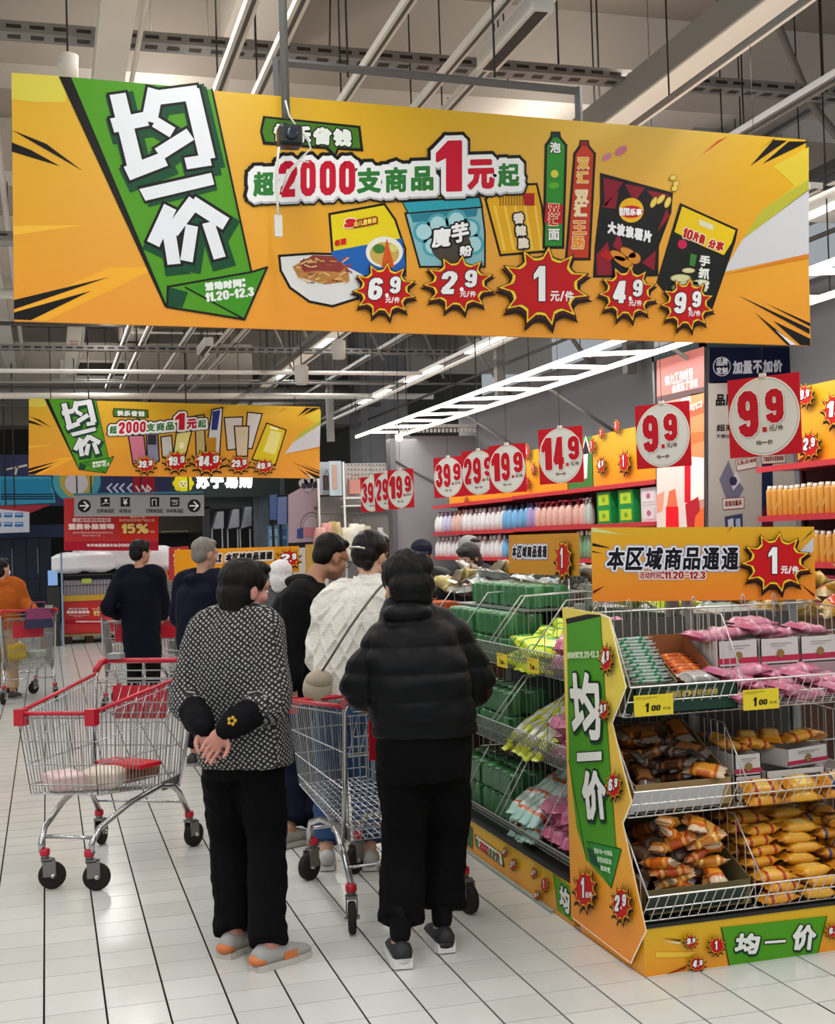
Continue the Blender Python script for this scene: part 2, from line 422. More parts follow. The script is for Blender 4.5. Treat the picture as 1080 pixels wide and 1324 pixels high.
# ---------------------------------------------------------------- big hanging banners
def grad_mat(name, ctop, cbot, z0, z1, rough=0.4):
    m = bpy.data.materials.new(name); m.use_nodes = True; nt = m.node_tree; b = nt.nodes['Principled BSDF']; b.inputs['Roughness'].default_value = rough
    g = nt.nodes.new('ShaderNodeTexCoord'); sp = nt.nodes.new('ShaderNodeSeparateXYZ'); mr = nt.nodes.new('ShaderNodeMapRange')
    mr.inputs[1].default_value = z0; mr.inputs[2].default_value = z1; nt.links.new(g.outputs['Object'], sp.inputs[0]); nt.links.new(sp.outputs[2], mr.inputs[0])
    mx = nt.nodes.new('ShaderNodeMix'); mx.data_type = 'RGBA'; mx.inputs[6].default_value = (*hexc(cbot), 1); mx.inputs[7].default_value = (*hexc(ctop), 1)
    nt.links.new(mr.outputs[0], mx.inputs[0]); nt.links.new(mx.outputs[2], b.inputs['Base Color'])
    return m
M_BAN = grad_mat('banner_orange', '#d9ab03', '#ea970a', 0.05, 1.1)
class Scaled(Print):
    def __init__(s, base, O, ux, uy, parent, kx, ky):
        Print.__init__(s, O, ux, uy, parent); s.base = base; s.kx = kx; s.ky = ky
    def uv(s, p):
        q = s.base.uv(p); return Vector((q[0]*s.kx, q[1]*s.ky))
BLK = '#14120f'; GRN = '#4f961e'; DGRN = '#12492c'
def banner_left(P, k=1.0):
    P.begin('pale_corner')
    P.poly([(15, 94), (88, 99), (84, 132), (45, 132), (15, 128)], '#d9c94e', 1)
    P.end(); P.begin('printed_ray')
    P.poly([(15, 168), (60, 186), (107, 221)], BLK, 2); P.poly([(15, 184), (40, 194), (78, 215), (15, 196)], BLK, 2)
    P.end(); P.begin('printed_ray')
    P.poly([(18, 388), (142, 358), (18, 400)], BLK, 2); P.poly([(18, 413), (40, 414), (118, 376), (18, 404)], BLK, 2)
    P.end(); P.begin('printed_ray')
    P.poly([(17, 292), (110, 291), (17, 304)], '#f4bb3c', 1)
    P.end(); P.begin('pale_ray')
    P.poly([(18, 400), (142, 346), (205, 345), (150, 372), (60, 415), (40, 414)], '#f6b030', 1)
    P.end(); P.begin('white_ray')
    P.poly([(1046, 245), (1046, 328), (935, 352), (960, 310)], '#cfcdd0', 2); P.poly([(1046, 232), (1046, 246), (960, 310), (985, 272)], '#b7b43a', 2)
    P.poly([(1046, 328), (1046, 334), (932, 356)], '#d97f1a', 3)
    P.poly([(1000, 215), (1046, 190), (1046, 232), (990, 268), (1028, 240)], '#d9bf3a', 1)
    P.end(); P.begin('brown_ray')
    P.poly([(942, 176), (905, 202), (928, 182)], '#c85a14', 2)
    P.end(); P.begin('printed_ray')
    P.poly([(1046, 183), (1020, 183), (986, 212)], BLK, 3); P.poly([(1018, 182), (1000, 181), (970, 215), (1000, 194)], BLK, 3); P.poly([(1000, 180), (984, 192), (1003, 179)], BLK, 3)
    P.end(); P.begin('printed_ray')
    P.poly([(955, 382), (1047, 425), (1047, 432)], BLK, 3); P.poly([(990, 392), (1048, 418), (1048, 422)], BLK, 3)
    P.poly([(976, 404), (1030, 447), (1018, 446)], BLK, 3); P.poly([(1000, 415), (1048, 438), (1048, 447), (1035, 446)], BLK, 3); P.poly([(1003, 427), (1030, 446), (1022, 446)], '#e8e8e8', 4)
    P.end()
    P.begin('green_arrow')
    P.poly([(76, 99), (92, 100), (217, 397), (213, 397)], BLK, 4)
    P.poly([(92, 100), (274, 116), (325, 352), (345, 346), (316, 413), (216, 396)], GRN, 5)
    P.line([(274, 116), (325, 352), (345, 346), (316, 413), (216, 397), (217, 371), (325, 352)], 0.010*k, BLK, 7)
    P.poly([(217, 371), (243, 378), (236, 398), (216, 396)], DGRN, 6)
    P.poly([(240, 372), (345, 346), (316, 413)], '#3f8f1e', 6.4)
    P.line([(240, 372), (316, 413), (345, 346)], 0.008*k, BLK, 7)
    P.end()
    P.begin('lettering')
    SH = ((0.028*k, DGRN, (0.014*k, -0.022*k)), (0.013*k, BLK, (0, 0)), (0.0, '#e6e8ec', (0, 0)))
    P.strokes([(152, 122, 177, 224, 21), (145, 163, 190, 154, 19), (164, 225, 213, 206, 19), (201, 116, 193, 158, 20), (194, 128, 256, 120, 19), (247, 116, 268, 206, 21), (272, 207, 240, 212, 15),
               (200, 158, 223, 172, 15), (205, 200, 246, 174, 17)], SH, 8)
    P.strokes([(220, 268, 198, 316, 17), (217, 292, 225, 342, 17), (252, 260, 222, 300, 18), (248, 262, 292, 290, 18), (248, 292, 241, 338, 16), (269, 288, 284, 334, 16)], SH, 8)
    P.poly([(186, 247), (276, 226), (281, 246), (192, 268)], DGRN, 8); P.poly([(177, 241), (275, 220), (280, 241), (187, 264)], BLK, 9); P.poly([(180, 245), (273, 224), (277, 239), (188, 260)], '#e6e8ec', 10)
    P.word('活动时间:', [(265, 377), (318, 371), (317, 360), (264, 366)], [(0.0035*k, '#e9efe6')], 9, wts=[1, 1, 1, 1, .4])
    P.word('11.20~12.3', [(266, 391), (329, 383), (328, 371), (265, 379)], [(0.0035*k, '#e9efe6')], 9)
    P.poly([(340, 150), (466, 163), (470, 196), (438, 194), (434, 204), (421, 193), (340, 187), (336, 170)], BLK, 4)
    P.poly([(343, 153), (463, 166), (466, 192), (436, 191), (433, 199), (424, 190), (343, 183), (339, 170)], '#45781f', 5)
    for c, x in zip('快乐省钱', (353, 378, 404, 430)):
        y = 160+(x-353)*.08
        P.text(c, [(x, y+23), (x+24, y+24), (x+25, y+2), (x+1, y+0)], [(0.013*k, BLK), (0.0065*k, '#e8ece4')], 6)
    P.end()
    P.begin('slogan')
    s = [('超', (327, 255, 354, 223), '#2f7a33', .0055), ('2', (360, 256, 384, 209), '#c8102e', .010), ('0', (388, 255, 408, 208), '#c8102e', .009), ('0', (413, 254, 434, 209), '#c8102e', .009), ('0', (438, 253, 459, 209), '#c8102e', .009),
         ('支', (461, 251, 492, 218), '#2f7a33', .0065), ('商', (497, 250, 526, 217), '#2f7a33', .0055), ('品', (531, 248, 560, 216), '#2f7a33', .0065), ('1', (563, 249, 597, 183), '#c8102e', .008), ('元', (604, 246, 639, 207), '#c8102e', .010), ('起', (643, 243, 671, 212), '#2f7a33', .005)]
    for c, (x0, y1, x1, y0), colr, d in s:
        P.text(c, [(x0, y1), (x1, y1-1), (x1, y0-1), (x0, y0)], [(0.052*k, BLK), (0.036*k, '#b9b9b9', (0.004, -0.008)), (0.034*k, '#efefee'), (d*k, colr)], 10)
    P.end()
def hung(name, O, w, h, tilt, th, label, group=None, m=None):
    """a board: returns (root, Print basis). O = lower left corner of its front"""
    r = empty(name, O, 0, label, 'banner', group)
    ux = Vector((cos(tilt), 0, sin(tilt))); uy = Vector((-sin(tilt), 0, cos(tilt)))
    b = MB(); P_ = [Vector((0, 0, 0)), ux*w, ux*w+uy*h, uy*h]; n = Vector((0, th, 0))
    b.add([p for p in P_]+[p+n for p in P_], [(0, 1, 2, 3), (7, 6, 5, 4), (0, 4, 5, 1), (1, 5, 6, 2), (2, 6, 7, 3), (3, 7, 4, 0)], m or M_BAN)
    b.build('board', r)
    return r, ux, uy
Y1 = 6.1
r, ux, uy = hung('hanging_banner', (-0.115, Y1, 2.60), 4.197, 1.146, -0.01453, 0.02, 'huge orange sale banner hanging nearest, with snack pictures and five price stars')
P1 = Print((-0.115, Y1, 2.60), ux, uy, r)
banner_left(P1)
def pstars(P, L, k=1.0, n=11):
    for (c, rx, ry, bg, sm, un) in L:
        P.begin('price_star'); P.star(c, rx, ry, 24, bg, sm, un, n, ph=0.25, k=k); P.end()
P = P1
P.begin('noodle_plate_picture')
P.outl([(361, 331), (404, 328), (440, 329), (474, 358), (462, 386), (430, 396), (400, 390), (375, 372), (363, 350)], '#dcdcd8', 3, .012)
P.poly([(378, 345), (400, 333), (430, 333), (450, 345), (452, 364), (420, 368), (385, 358)], '#b9803f', 4)
P.poly([(388, 342), (404, 330), (430, 331), (447, 345), (440, 352), (410, 350), (392, 352)], '#8c3a32', 5)
rr = random.Random(3)
for i in range(46):
    x = rr.uniform(382, 448); y = rr.uniform(334, 366); a = rr.uniform(-.6, .6); l = rr.uniform(4, 9)
    P.line([(x, y), (x+l*cos(a), y+l*sin(a))], 0.006, rr.choice(['#d8a860', '#a03a38', '#c98e50', '#74262a', '#e2c489', '#b04a44']), 6+i*.1)
P.end()
P.begin('noodle_bag_picture')
P.outl([(426, 277), (497, 264), (511, 284), (524, 322), (524, 356), (470, 356), (430, 328)], '#e6cf18', 2, .012)
P.poly([(428, 325), (520, 308), (524, 340), (524, 356), (470, 356), (430, 335)], '#1f5fae', 3.6)
P.ellipse((497, 326), 24, 20, '#e8e6da', 4); P.ellipse((497, 328), 19, 15, '#c8a850', 5); P.ellipse((490, 322), 8, 6, '#3f7a2e', 6); P.poly([(493, 345), (500, 308), (510, 346)], '#d2541e', 7); P.ellipse((508, 321), 6, 5, '#d4d27a', 6.5)
P.text('S', [(444, 295), (458, 294), (461, 283), (447, 283)], [(.010, '#f3efe6'), (.006, '#cf1c1c')], 6)
P.word('幼儿量贩装', [(457, 294), (487, 288), (487, 281), (457, 287)], [(.008, '#8e1d14'), (.001, '#f6d95a')], 6)
P.word('任面', [(432, 319), (448, 316), (448, 308), (432, 311)], [(.003, '#cf1c1c')], 6)
P.end()
P.begin('noodle_cup_picture')
P.poly([(519, 260), (621, 253), (625, 268), (527, 277)], BLK, 3); P.poly([(521, 262), (619, 256), (622, 267), (528, 275)], '#2d9fae', 5)
P.outl([(524, 276), (623, 268), (627, 300), (627, 345), (543, 345)], '#86b9c0', 3.4, .010)
P.poly([(530, 277), (618, 270), (616, 280), (534, 288)], '#2b7f91', 4)
for a, b in ((548, 300), (566, 290), (590, 285), (607, 296), (612, 316), (560, 318)): P.ellipse((a, b), 14, 14, '#4fa3b0', 4.5); P.ellipse((a, b), 10, 10, '#a9d4d8', 5)
P.ellipse((583, 318), 26, 22, '#4a4238', 5.5)
P.text('魔', [(558, 321), (582, 319), (583, 294), (559, 296)], [(.013, BLK), (.004, '#f4f4f2')], 7); P.text('芋', [(584, 316), (607, 311), (605, 286), (583, 290)], [(.013, BLK), (.004, '#f4f4f2')], 7)
P.text('粉', [(594, 333), (610, 331), (610, 317), (594, 319)], [(.012, BLK), (.003, '#f4f4f2')], 7)
P.end()
P.begin('crispy_stick_picture')
P.outl([(628, 258), (644, 240), (694, 238), (701, 268), (706, 325), (647, 330)], '#e8ac18', 2, .012)
for i in range(9): P.poly([(646+i*3.6, 252), (648+i*3.6, 252), (648+i*3.6, 266), (646+i*3.6, 266)], '#a37212', 3.5)
for i in range(5): P.line([(640+i*13, 268), (652+i*12, 322)], .015, '#f2c84a', 3.5)
P.poly([(676, 250), (691, 250), (691, 266), (678, 266)], '#b01820', 4)
for i, c in enumerate('香辣脆'): P.text(c, [(664+i*3, 290+i*16), (678+i*3, 289+i*16), (677+i*3, 275+i*16), (663+i*3, 276+i*16)], [(.012, BLK), (.004, '#efe4d2')], 5)
P.end()
def sausage(q0, q1, colr, cap, nm, chars):
    P.begin(nm); (x0, y0, x1, y1) = q0
    dx = q1
    pts = [(x0+dx, y0+12), (x0+dx+7, y0+2), (x0+dx+8, y0-4), (x0+dx+17, y0-4), (x0+dx+18, y0+2), (x0+dx+26, y0+12), (x1, y1), (x0, y1)]
    P.outl(pts, colr, 3, .014)
    P.poly([(x0+dx+7, y0+2), (x0+dx+8, y0-4), (x0+dx+17, y0-4), (x0+dx+18, y0+2)], cap, 4)
    for i, (c, cc, yy, sz) in enumerate(chars):
        t = (yy-y0)/(y1-y0); xx = x0+dx*(1-t)+5
        P.text(c, [(xx, yy+sz), (xx+sz, yy+sz), (xx+sz, yy), (xx, yy)], [(.006, BLK if cc == '#f0f0e8' else '#f3e6c0'), (.0025, cc)], 5)
    P.end()
sausage((703, 176, 728, 320), 3, '#2f8f2c', '#20343a', 'green_sausage_picture', [('泡', '#f0f0e8', 184, 14), ('双', '#d01818', 264, 14), ('汇', '#d01818', 280, 12), ('面', '#f0f0e8', 296, 15)])
P.begin('red_logo'); P.poly([(706, 262), (728, 265), (727, 290), (704, 288)], '#c01a1c', 4.5); P.end(); P.begin('leaf_print'); P.ellipse((717, 225), 5, 5, '#d8d048', 5); P.ellipse((716, 240), 7, 4, '#66b030', 5); P.end()
sausage((732, 187, 762, 335), 11, '#c83a1a', '#8a1410', 'red_sausage_picture', [('双', '#f3b02a', 204, 15), ('汇', '#f3b02a', 222, 15), ('双', '#fae3b0', 246, 17), ('汇', '#fae3b0', 264, 16), ('王', '#f0902a', 286, 17), ('肠', '#f0902a', 306, 16)])
P.begin('chips_bag_picture')
P.outl([(777, 225), (869, 250), (867, 275), (851, 318), (850, 356), (768, 358), (770, 320), (777, 262)], '#151314', 3, .010)
for t in (((780, 230), (806, 236), (782, 268)), ((808, 238), (834, 243), (820, 262)), ((778, 268), (800, 246), (796, 270)), ((836, 246), (866, 252), (850, 262)), ((771, 330), (786, 312), (792, 356), (772, 356)), ((792, 318), (800, 300), (808, 330)), ((850, 300), (862, 270), (866, 280)), ((830, 340), (848, 324), (846, 350))):
    P.poly(t, '#8c1428', 4)
P.ellipse((816, 272), 16, 16, '#f0b818', 5); P.ellipse((816, 274), 15, 8, '#c8181e', 6); P.word('乐事', [(814, 279), (830, 279), (830, 270), (814, 270)], [(.002, '#ffffff')], 7); P.word('lay\'s', [(801, 279), (814, 279), (814, 269), (801, 269)], [(.002, '#ffffff')], 7, wts=[1]*5)
for i, c in enumerate('大波浪薯片'): P.text(c, [(785+i*11.5, 302+i*2.6), (796+i*11.5, 304+i*2.6), (797+i*11.5, 288+i*2.8), (786+i*11.5, 286+i*2.8)], [(.0045, '#f2f2f2')], 7)
for (x, y, rx, ry) in ((799, 331, 12, 6), (812, 327, 12, 6), (806, 339, 15, 6), (820, 334, 9, 8)): P.ellipse((x, y), rx, ry, '#6e3010', 7.2, rot=.5); P.ellipse((x, y), rx-1, ry-1, '#d68a2c', 7.5, rot=.5)
P.poly([(774, 330), (784, 322), (796, 330), (788, 338)], '#b81818', 7)
for (x, y, a) in ((845, 262, .5), (854, 258, .7), (863, 262, .4), (870, 230, 1.2), (874, 238, .9), (872, 244, 1.2)): P.ellipse((x, y), 8 if y > 250 else 5, 4, '#a07c24', 8, rot=a+pi/2); P.ellipse((x, y), 7 if y > 250 else 4, 3, '#e9d060', 8.5, rot=a+pi/2)
P.ellipse((785, 203), 7, 4, '#cf8090', 5, rot=-.6); P.ellipse((803, 195), 9, 5, '#c87486', 5, rot=-.6)
P.end()
P.begin('cake_bag_picture')
P.outl([(880, 264), (953, 297), (950, 312), (920, 400), (858, 375), (850, 365)], '#171914', 3, .010)
P.poly([(882, 267), (951, 298), (946, 314), (936, 330), (908, 318), (872, 300)], '#e8c414', 4)
P.poly([(904, 284), (922, 291), (922, 298), (904, 291)], '#dcd8c0', 5)
P.word('10片装', [(881, 307), (910, 317), (913, 305), (885, 294)], [(.008, '#f4ead0'), (.004, '#b82014')], 6, wts=[.6, 1, 1, 1]); P.word('分享', [(914, 320), (934, 326), (937, 314), (917, 309)], [(.008, '#f4ead0'), (.004, '#b82014')], 6)
P.ellipse((882, 316), 6, 6, '#c41c4a', 6)
for i, c in enumerate('手抓饼'): P.text(c, [(903-i*1, 343+i*16), (917-i*1, 346+i*16), (919-i*1, 332+i*16), (905-i*1, 329+i*16)], [(.003, '#ecece4')], 7)
P.poly([(893, 328), (901, 330), (898, 345), (891, 343)], '#3c7a34', 6)
for (x, y, rx) in ((892, 372, 24), (880, 360, 14), (906, 366, 12), (890, 350, 9)): P.ellipse((x, y), rx, rx*.4, '#7f7a4a', 7); P.ellipse((x, y), rx-1.5, rx*.33, '#d9d3a0', 7.5)
P.end()
pstars(P1, [((496, 376), 43, 38, '6', '9', True), ((592, 368), 48, 39, '2', '9', True), ((702, 371), 62, 54, '1', None, True), ((810, 380), 39, 38, '4', '9', True), ((887, 394), 36, 36, '9', '9', True)])

# second banner, further down the aisle
r2, ux2, uy2 = hung('hanging_banner', (-0.222, 20.0, 2.689), 4.47, 1.15, -0.0290, 0.02, 'smaller looking orange sale banner hanging further down the aisle, with toiletries pictures')
S2 = Scaled(P1, (-0.222, 20.0, 2.689), ux2, uy2, r2, 4.47/4.197, 1.15/1.146)
banner_left(S2)
P = Print((-0.222, 20.0, 2.689), ux2, uy2, r2)
Print.EPS = 0.0012
P.begin('toiletries_pictures')
def pk(pts, c, l=3, w=.02): P.outl(pts, c, l, w)
pk([(166, 563), (186, 563), (190, 600), (172, 600)], '#d0788e'); pk([(189, 560), (204, 560), (206, 596), (191, 600)], '#8a86a0'); P.poly([(191, 562), (202, 562), (202, 575), (191, 575)], '#2e2a34', 5)
pk([(208, 565), (222, 563), (224, 590), (210, 592)], '#c9c4be'); pk([(228, 560), (248, 557), (240, 590), (224, 590)], '#e6dc86'); P.ellipse((235, 576), 3, 4, '#fff4c8', 5)
pk([(252, 538), (264, 536), (266, 590), (254, 592)], '#c9b478', 2); pk([(274, 530), (288, 527), (284, 588), (266, 588)], '#dcdcdc'); P.poly([(275, 532), (285, 530), (281, 556), (273, 556)], '#26357c', 5); P.poly([(268, 566), (280, 566), (279, 586), (267, 586)], '#c88a1e', 5)
pk([(290, 540), (314, 539), (312, 580), (294, 582)], '#d8cfc6', 2); pk([(320, 533), (339, 535), (326, 580), (316, 580)], '#d9d3cb', 2); pk([(303, 551), (322, 551), (320, 590), (306, 590)], '#d8c4a4', 4)
pk([(345, 547), (370, 556), (356, 602), (326, 594)], '#e2c61e', 3); P.poly([(350, 556), (364, 560), (356, 588), (340, 584)], '#f0e48a', 5); P.poly([(349, 551), (360, 554), (360, 557), (349, 554)], '#fff6c0', 6)
P.end()
pstars(P, [((188, 601), 16, 13, '39.9', None, False), ((228, 597), 19, 16, '19.9', None, False), ((269, 597), 25, 18, '14.9', None, False), ((309, 600), 17, 13, '29.9', None, False), ((341, 603), 16, 11, '49.9', None, False)], k=1.3)
Print.EPS = 0.0007

for x in (.35, 4.1):
    b = MB(); b.tube([(x, .01, 1.05), (x, .01, 5.98-2.689)], .008, mat('#2a2826')); b.build('hanging_rod', r2)
# thin frame the big banner hangs from, black camera and ribbon on its pole
M_FR = mat('#6f7072', 0.5, 0.3)
fr = empty('banner_frame', (0, 0, 0), 0, 'grey square tube frame behind top edge of the big banner', 'frame')
a = onY(358, 80, 6.18); c = onY(748, 118, 6.18); b = MB(); b.tube([a, c], 0.022, M_FR, 4, smooth=False); b.build('crossbar', fr)
for p, q in ((c, onY(749, 170, 6.18)), (a, onY(360, 130, 6.18))): b = MB(); b.tube([p+Vector((0, 0, .02)), q+Vector((0, 0, -.05))], 0.022, M_FR, 4, smooth=False); b.build('upright', fr)
for x in (640, 450): 
    p = onY(x, 100, 6.18); b = MB(); b.tube([(p.x, 6.18, p.z), (p.x, 6.18, 6.0)], 0.006, mat('#2a2826')); b.build('hanging_rod', fr)
pc = empty('camera_pole', (0, 0, 0), 0, 'grey ceiling pole with black camera housing in front of the big banner', 'camera')
p0 = onY(365, 5, 5.85); p1 = onY(370, 152, 5.85)
b = MB(); b.tube([(p0.x, 5.85, 6.0), (p1.x, 5.85, p1.z)], 0.020, mat('#7e7d7a', 0.5, 0.3), 10); b.build('pole', pc)
cc = onY(374, 178, 5.85); b = MB(); b.box(cc.x-.056, 5.79, cc.z-.052, cc.x+.056, 5.89, cc.z+.05, mat('#101318', .35)); o = b.build('camera_housing', pc)
bv = o.modifiers.new('b', 'BEVEL'); bv.width = .018; bv.segments = 3
b = MB(); b.lathe([(0.026, 0), (0.028, .012), (.018, .014)], mat('#26303a', .15), 14, Matrix.Translation((cc.x, 5.79, cc.z))@Matrix.Rotation(pi/2, 4, 'X')); b.build('lens', pc)
wh = mat('#d9d6cf', .6)
b = MB(); pts = [onY(x, y, 5.83) for x, y in ((369, 130), (374, 150), (385, 165), (398, 180), (402, 192), (392, 202), (380, 214), (371, 224), (366, 240))]; b.tube(pts, .0045, wh); b.build('white_cord', pc)
b = MB(); pts = [onY(x, y, 5.82) for x, y in ((361, 190), (358, 215), (357, 245), (359, 262), (360, 280))]; b.tube(pts, .006, wh); b.build('white_cord', pc)
b = MB(); pts = [onY(x, y, 5.81) for x, y in ((400, 210), (388, 208), (376, 222), (364, 248))]; b.tube(pts, .004, wh); b.build('white_cord', pc)
b = MB(); p = onY(360, 292, 5.82); b.box(p.x-.018, 5.815, p.z-.05, p.x+.018, 5.83, p.z+.05, wh); b.build('cord_tag', pc)
# ---------------------------------------------------------------- overhead fittings
M_STEEL = mat('#8f8c88', 0.5, 0.4); M_STEELD = mat('#55524f', 0.55, 0.3); M_WHT = mat('#dcd9d2', 0.5); M_ROD = mat('#26221f', 0.6)
M_LAMP = mat('#fffaf0', 0.5, emit=2.2, name='lit_tube')
def tray(name, x0, y0, x1, y1, z, w, label, m=M_STEEL, slots=True):
    """perforated cable tray running along X or Y, open side up"""
    t = empty(name, ((x0+x1)/2, (y0+y1)/2, z), 0, label, 'cable tray'); L = abs(x1-x0)+abs(y1-y0); h = .07
    alx = abs(x1-x0) > abs(y1-y0)
    R = Matrix.Identity(4) if alx else Matrix.Rotation(pi/2, 4, 'Z')
    b = MB(); b.box(-L/2, -w/2, 0, L/2, w/2, .006, m, R); b.build('tray_bottom', t)
    for s_ in (-1, 1): b = MB(); b.box(-L/2, s_*w/2-.003, 0, L/2, s_*w/2+.003, h, m, R); b.build('side_flange', t)
    if slots:
        b = MB(); n = int(L/.14)
        for i in range(n):
            u = -L/2+(i+.5)*L/n
            b.box(u-.045, -w/2-.0055, .022, u+.045, -w/2-.004, .045, M_ROD, R); b.box(u-.04, -w*.2, -.002, u+.04, w*.2, -.001, M_ROD, R)
        b.build('slot_row', t, kind='stuff')
    rods = int(L/2.2)+1
    for i in range(rods):
        u = -L/2+(i+.5)*L/rods
        p = R@Vector((u, 0, 0)); b = MB(); b.tube([(p.x, p.y, 0), (p.x, p.y, 5.98-z)], .008, M_ROD, 5); b.build('hanging_rod', t)
    return t
tray('cable_tray', -4.0, 8.3, 9.0, 8.3, 4.78, .16, 'perforated grey tray crossing the picture above the big banner')
tray('cable_tray', -6.0, 12.6, 6.2, 12.6, 4.5, .14, 'slim grey tray crossing just below the edge of the big banner')
tray('cable_tray', -6.0, 18.2, 6.2, 18.2, 4.3, .14, 'grey tray crossing above the smaller banner')
tray('cable_tray', -6.0, 23.5, 6.2, 23.5, 4.1, .2, 'dark tray crossing far behind the smaller banner', M_STEELD, False)
def rail(x, y0, y1, z, w, label, m=M_WHT, name='lamp_rail', lit=None, h=.045):
    t = empty(name, (x, (y0+y1)/2, z), 0, label, 'rail')
    L = y1-y0
    b = MB(); b.box(-w/2, -L/2, 0, w/2, L/2, h, m); b.build('channel', t)
    b = MB(); b.box(-w/6, -L/2, -.004, w/6, L/2, -.001, M_STEELD); b.build('groove', t)
    n = int(L/2.6)+1
    for i in range(n):
        y = -L/2+(i+.4)*L/n; b = MB(); b.tube([(0, y, h), (0, y, 5.98-z)], .006, M_ROD, 5); b.build('hanging_rod', t)
    for (a, c) in (lit or []):
        b = MB(); b.box(-w*.36, a-(y0+y1)/2, -.02, w*.36, c-(y0+y1)/2, -.006, M_LAMP); b.build('lamp_tube', t)
    return t
rail(1.13, 2.5, 23.5, 4.42, .07, 'left one of the pair of thin white rails passing behind the green arrow')
rail(1.385, 2.5, 23.5, 4.42, .07, 'right one of the pair of thin white rails passing behind the green arrow')
rail(1.95, 2.5, 26, 4.42, .06, 'thin white rail above the speech bubble of the big banner')
rail(2.46, 2.5, 24, 4.42, .06, 'white rail left of the black boxed lamp above the one yuan slogan')
rail(2.68, 2.5, 24, 4.42, .07, 'white rail carrying the black boxed lamp', lit=[(10.5, 12), (14.5, 16)])
t = empty('boxed_lamp', (2.58, 6.6, 4.30), 0, 'white boxed lamp with black slotted face above the one yuan slogan', 'lamp')
b = MB(); b.box(-.06, -.45, 0, .06, .45, .11, M_WHT); b.build('housing', t); b = MB(); b.box(-.035, -.42, -.004, .035, .42, 0, M_ROD); b.build('slotted_face', t)
for y in (-.3, .3): b = MB(); b.tube([(0, y, .1), (0, y, 1.9)], .006, M_ROD, 5); b.build('hanging_rod', t)
for k, (y, nm) in enumerate(((13.2, 'nearer'), (17.4, 'farther'))):
    c = copy_tree(t, None, (2.15, y, 4.2)); c['label'] = nm+' of two boxed lamps with black faces over the smaller banner'
# long white box beam lamp, running the whole aisle on the right half
t = empty('beam_lamp', (4.22, 14, 4.6), 0, 'wide white box beam lamp running away above the right half of the big banner', 'lamp')
b = MB(); b.box(-.16, -11.5, 0, .16, 11.5, .20, mat('#a3a19c', .6)); b.build('housing', t)
b = MB(); b.box(-.145, -11.5, -.012, .145, 11.5, -.001, mat('#e8dccb', .4, emit=.28, name='beam_diffuser')); b.build('diffuser', t)
for a in (-9.6, -3.5, 1.2, 4.6, 8.0): b = MB(); b.box(-.10, a, -.02, .10, a+1.25, -.013, mat('#ddf3ee', .5, emit=1.1, name='cool_tube')); b.build('lamp_tube', t)
for a in (-9, -5, -1, 3, 7): b = MB(); b.tube([(0, a, .2), (0, a, 1.38)], .008, M_ROD, 5); b.build('hanging_rod', t)
tw = rail(5.45, 8.0, 25.5, 4.0, .11, 'trunk rail with lit tubes between the beam lamp and the ladder light', lit=[(9, 10.4), (11.2, 13.2), (14.2, 16.0), (17.2, 19), (20, 22)])
rail(3.3, 9, 26, 4.05, .06, 'dark thin rail passing above the right end of the smaller banner', M_STEELD)
rail(4.85, 5, 26, 4.35, .10, 'grey channel rail right of the beam lamp', M_STEEL)
rail(6.35, 4.0, 14, 4.45, .22, 'broad dark tray in the upper right corner', M_STEELD, 'cable_tray', h=.08)
rail(6.0, 4.0, 14, 4.9, .16, 'upper grey tray in the upper right corner', M_STEEL, 'cable_tray', h=.06)
rail(5.85, 4.0, 10.0, 4.0, .13, 'lit rail in the upper right corner beyond the banner', lit=[(4.2, 9.6)])
# ladder light over the wall shelf
t = empty('ladder_light', (5.2, 13.5, 3.2), 0, 'long lit ladder shaped lamp over the red wall shelves', 'lamp')
for s_ in (-.335, .335): b = MB(); b.box(s_-.015, -7.5, 0, s_+.015, 6.5, .045, M_LAMP); b.build('side_tube', t)
i = 0; y = -7.3
while y < 6.4:
    b = MB(); dy = .16 if i % 2 else .02
    b.add([(-.32, y+dy, .005), (-.32, y+dy+.055, .005), (.32, y+.145-dy, .005), (.32, y+.09-dy, .005), (-.32, y+dy, .04), (-.32, y+dy+.055, .04), (.32, y+.145-dy, .04), (.32, y+.09-dy, .04)],
          [(0, 1, 2, 3), (7, 6, 5, 4), (0, 4, 5, 1), (1, 5, 6, 2), (2, 6, 7, 3), (3, 7, 4, 0)], M_LAMP); b.build('rung_tube', t); y += .92; i += 1
for y in (-6, -3, 0, 3, 6):
    b = MB(); b.tube([(.36, y, .02), (1.40, y, -.62)], .02, M_STEEL); b.build('wall_brace', t)
    for s_ in (-.33, .33): b = MB(); b.tube([(s_, y+.5, .04), (s_, y+.5, 2.78)], .006, M_ROD, 5); b.build('hanging_rod', t)
for y in (8.2, 11.5, 14.5, 17.5):
    o = one('roof_strut', None, lambda b: b.tube([(6.62, y, 3.55), (5.9, y+.5, 4.9), (5.6, y+.7, 5.95)], .035, M_STEEL), label='grey slanting strut from wall top to ceiling, %s one' % {8.2: 'nearest', 11.5: 'second', 14.5: 'third', 17.5: 'farthest'}[y], cat='strut')
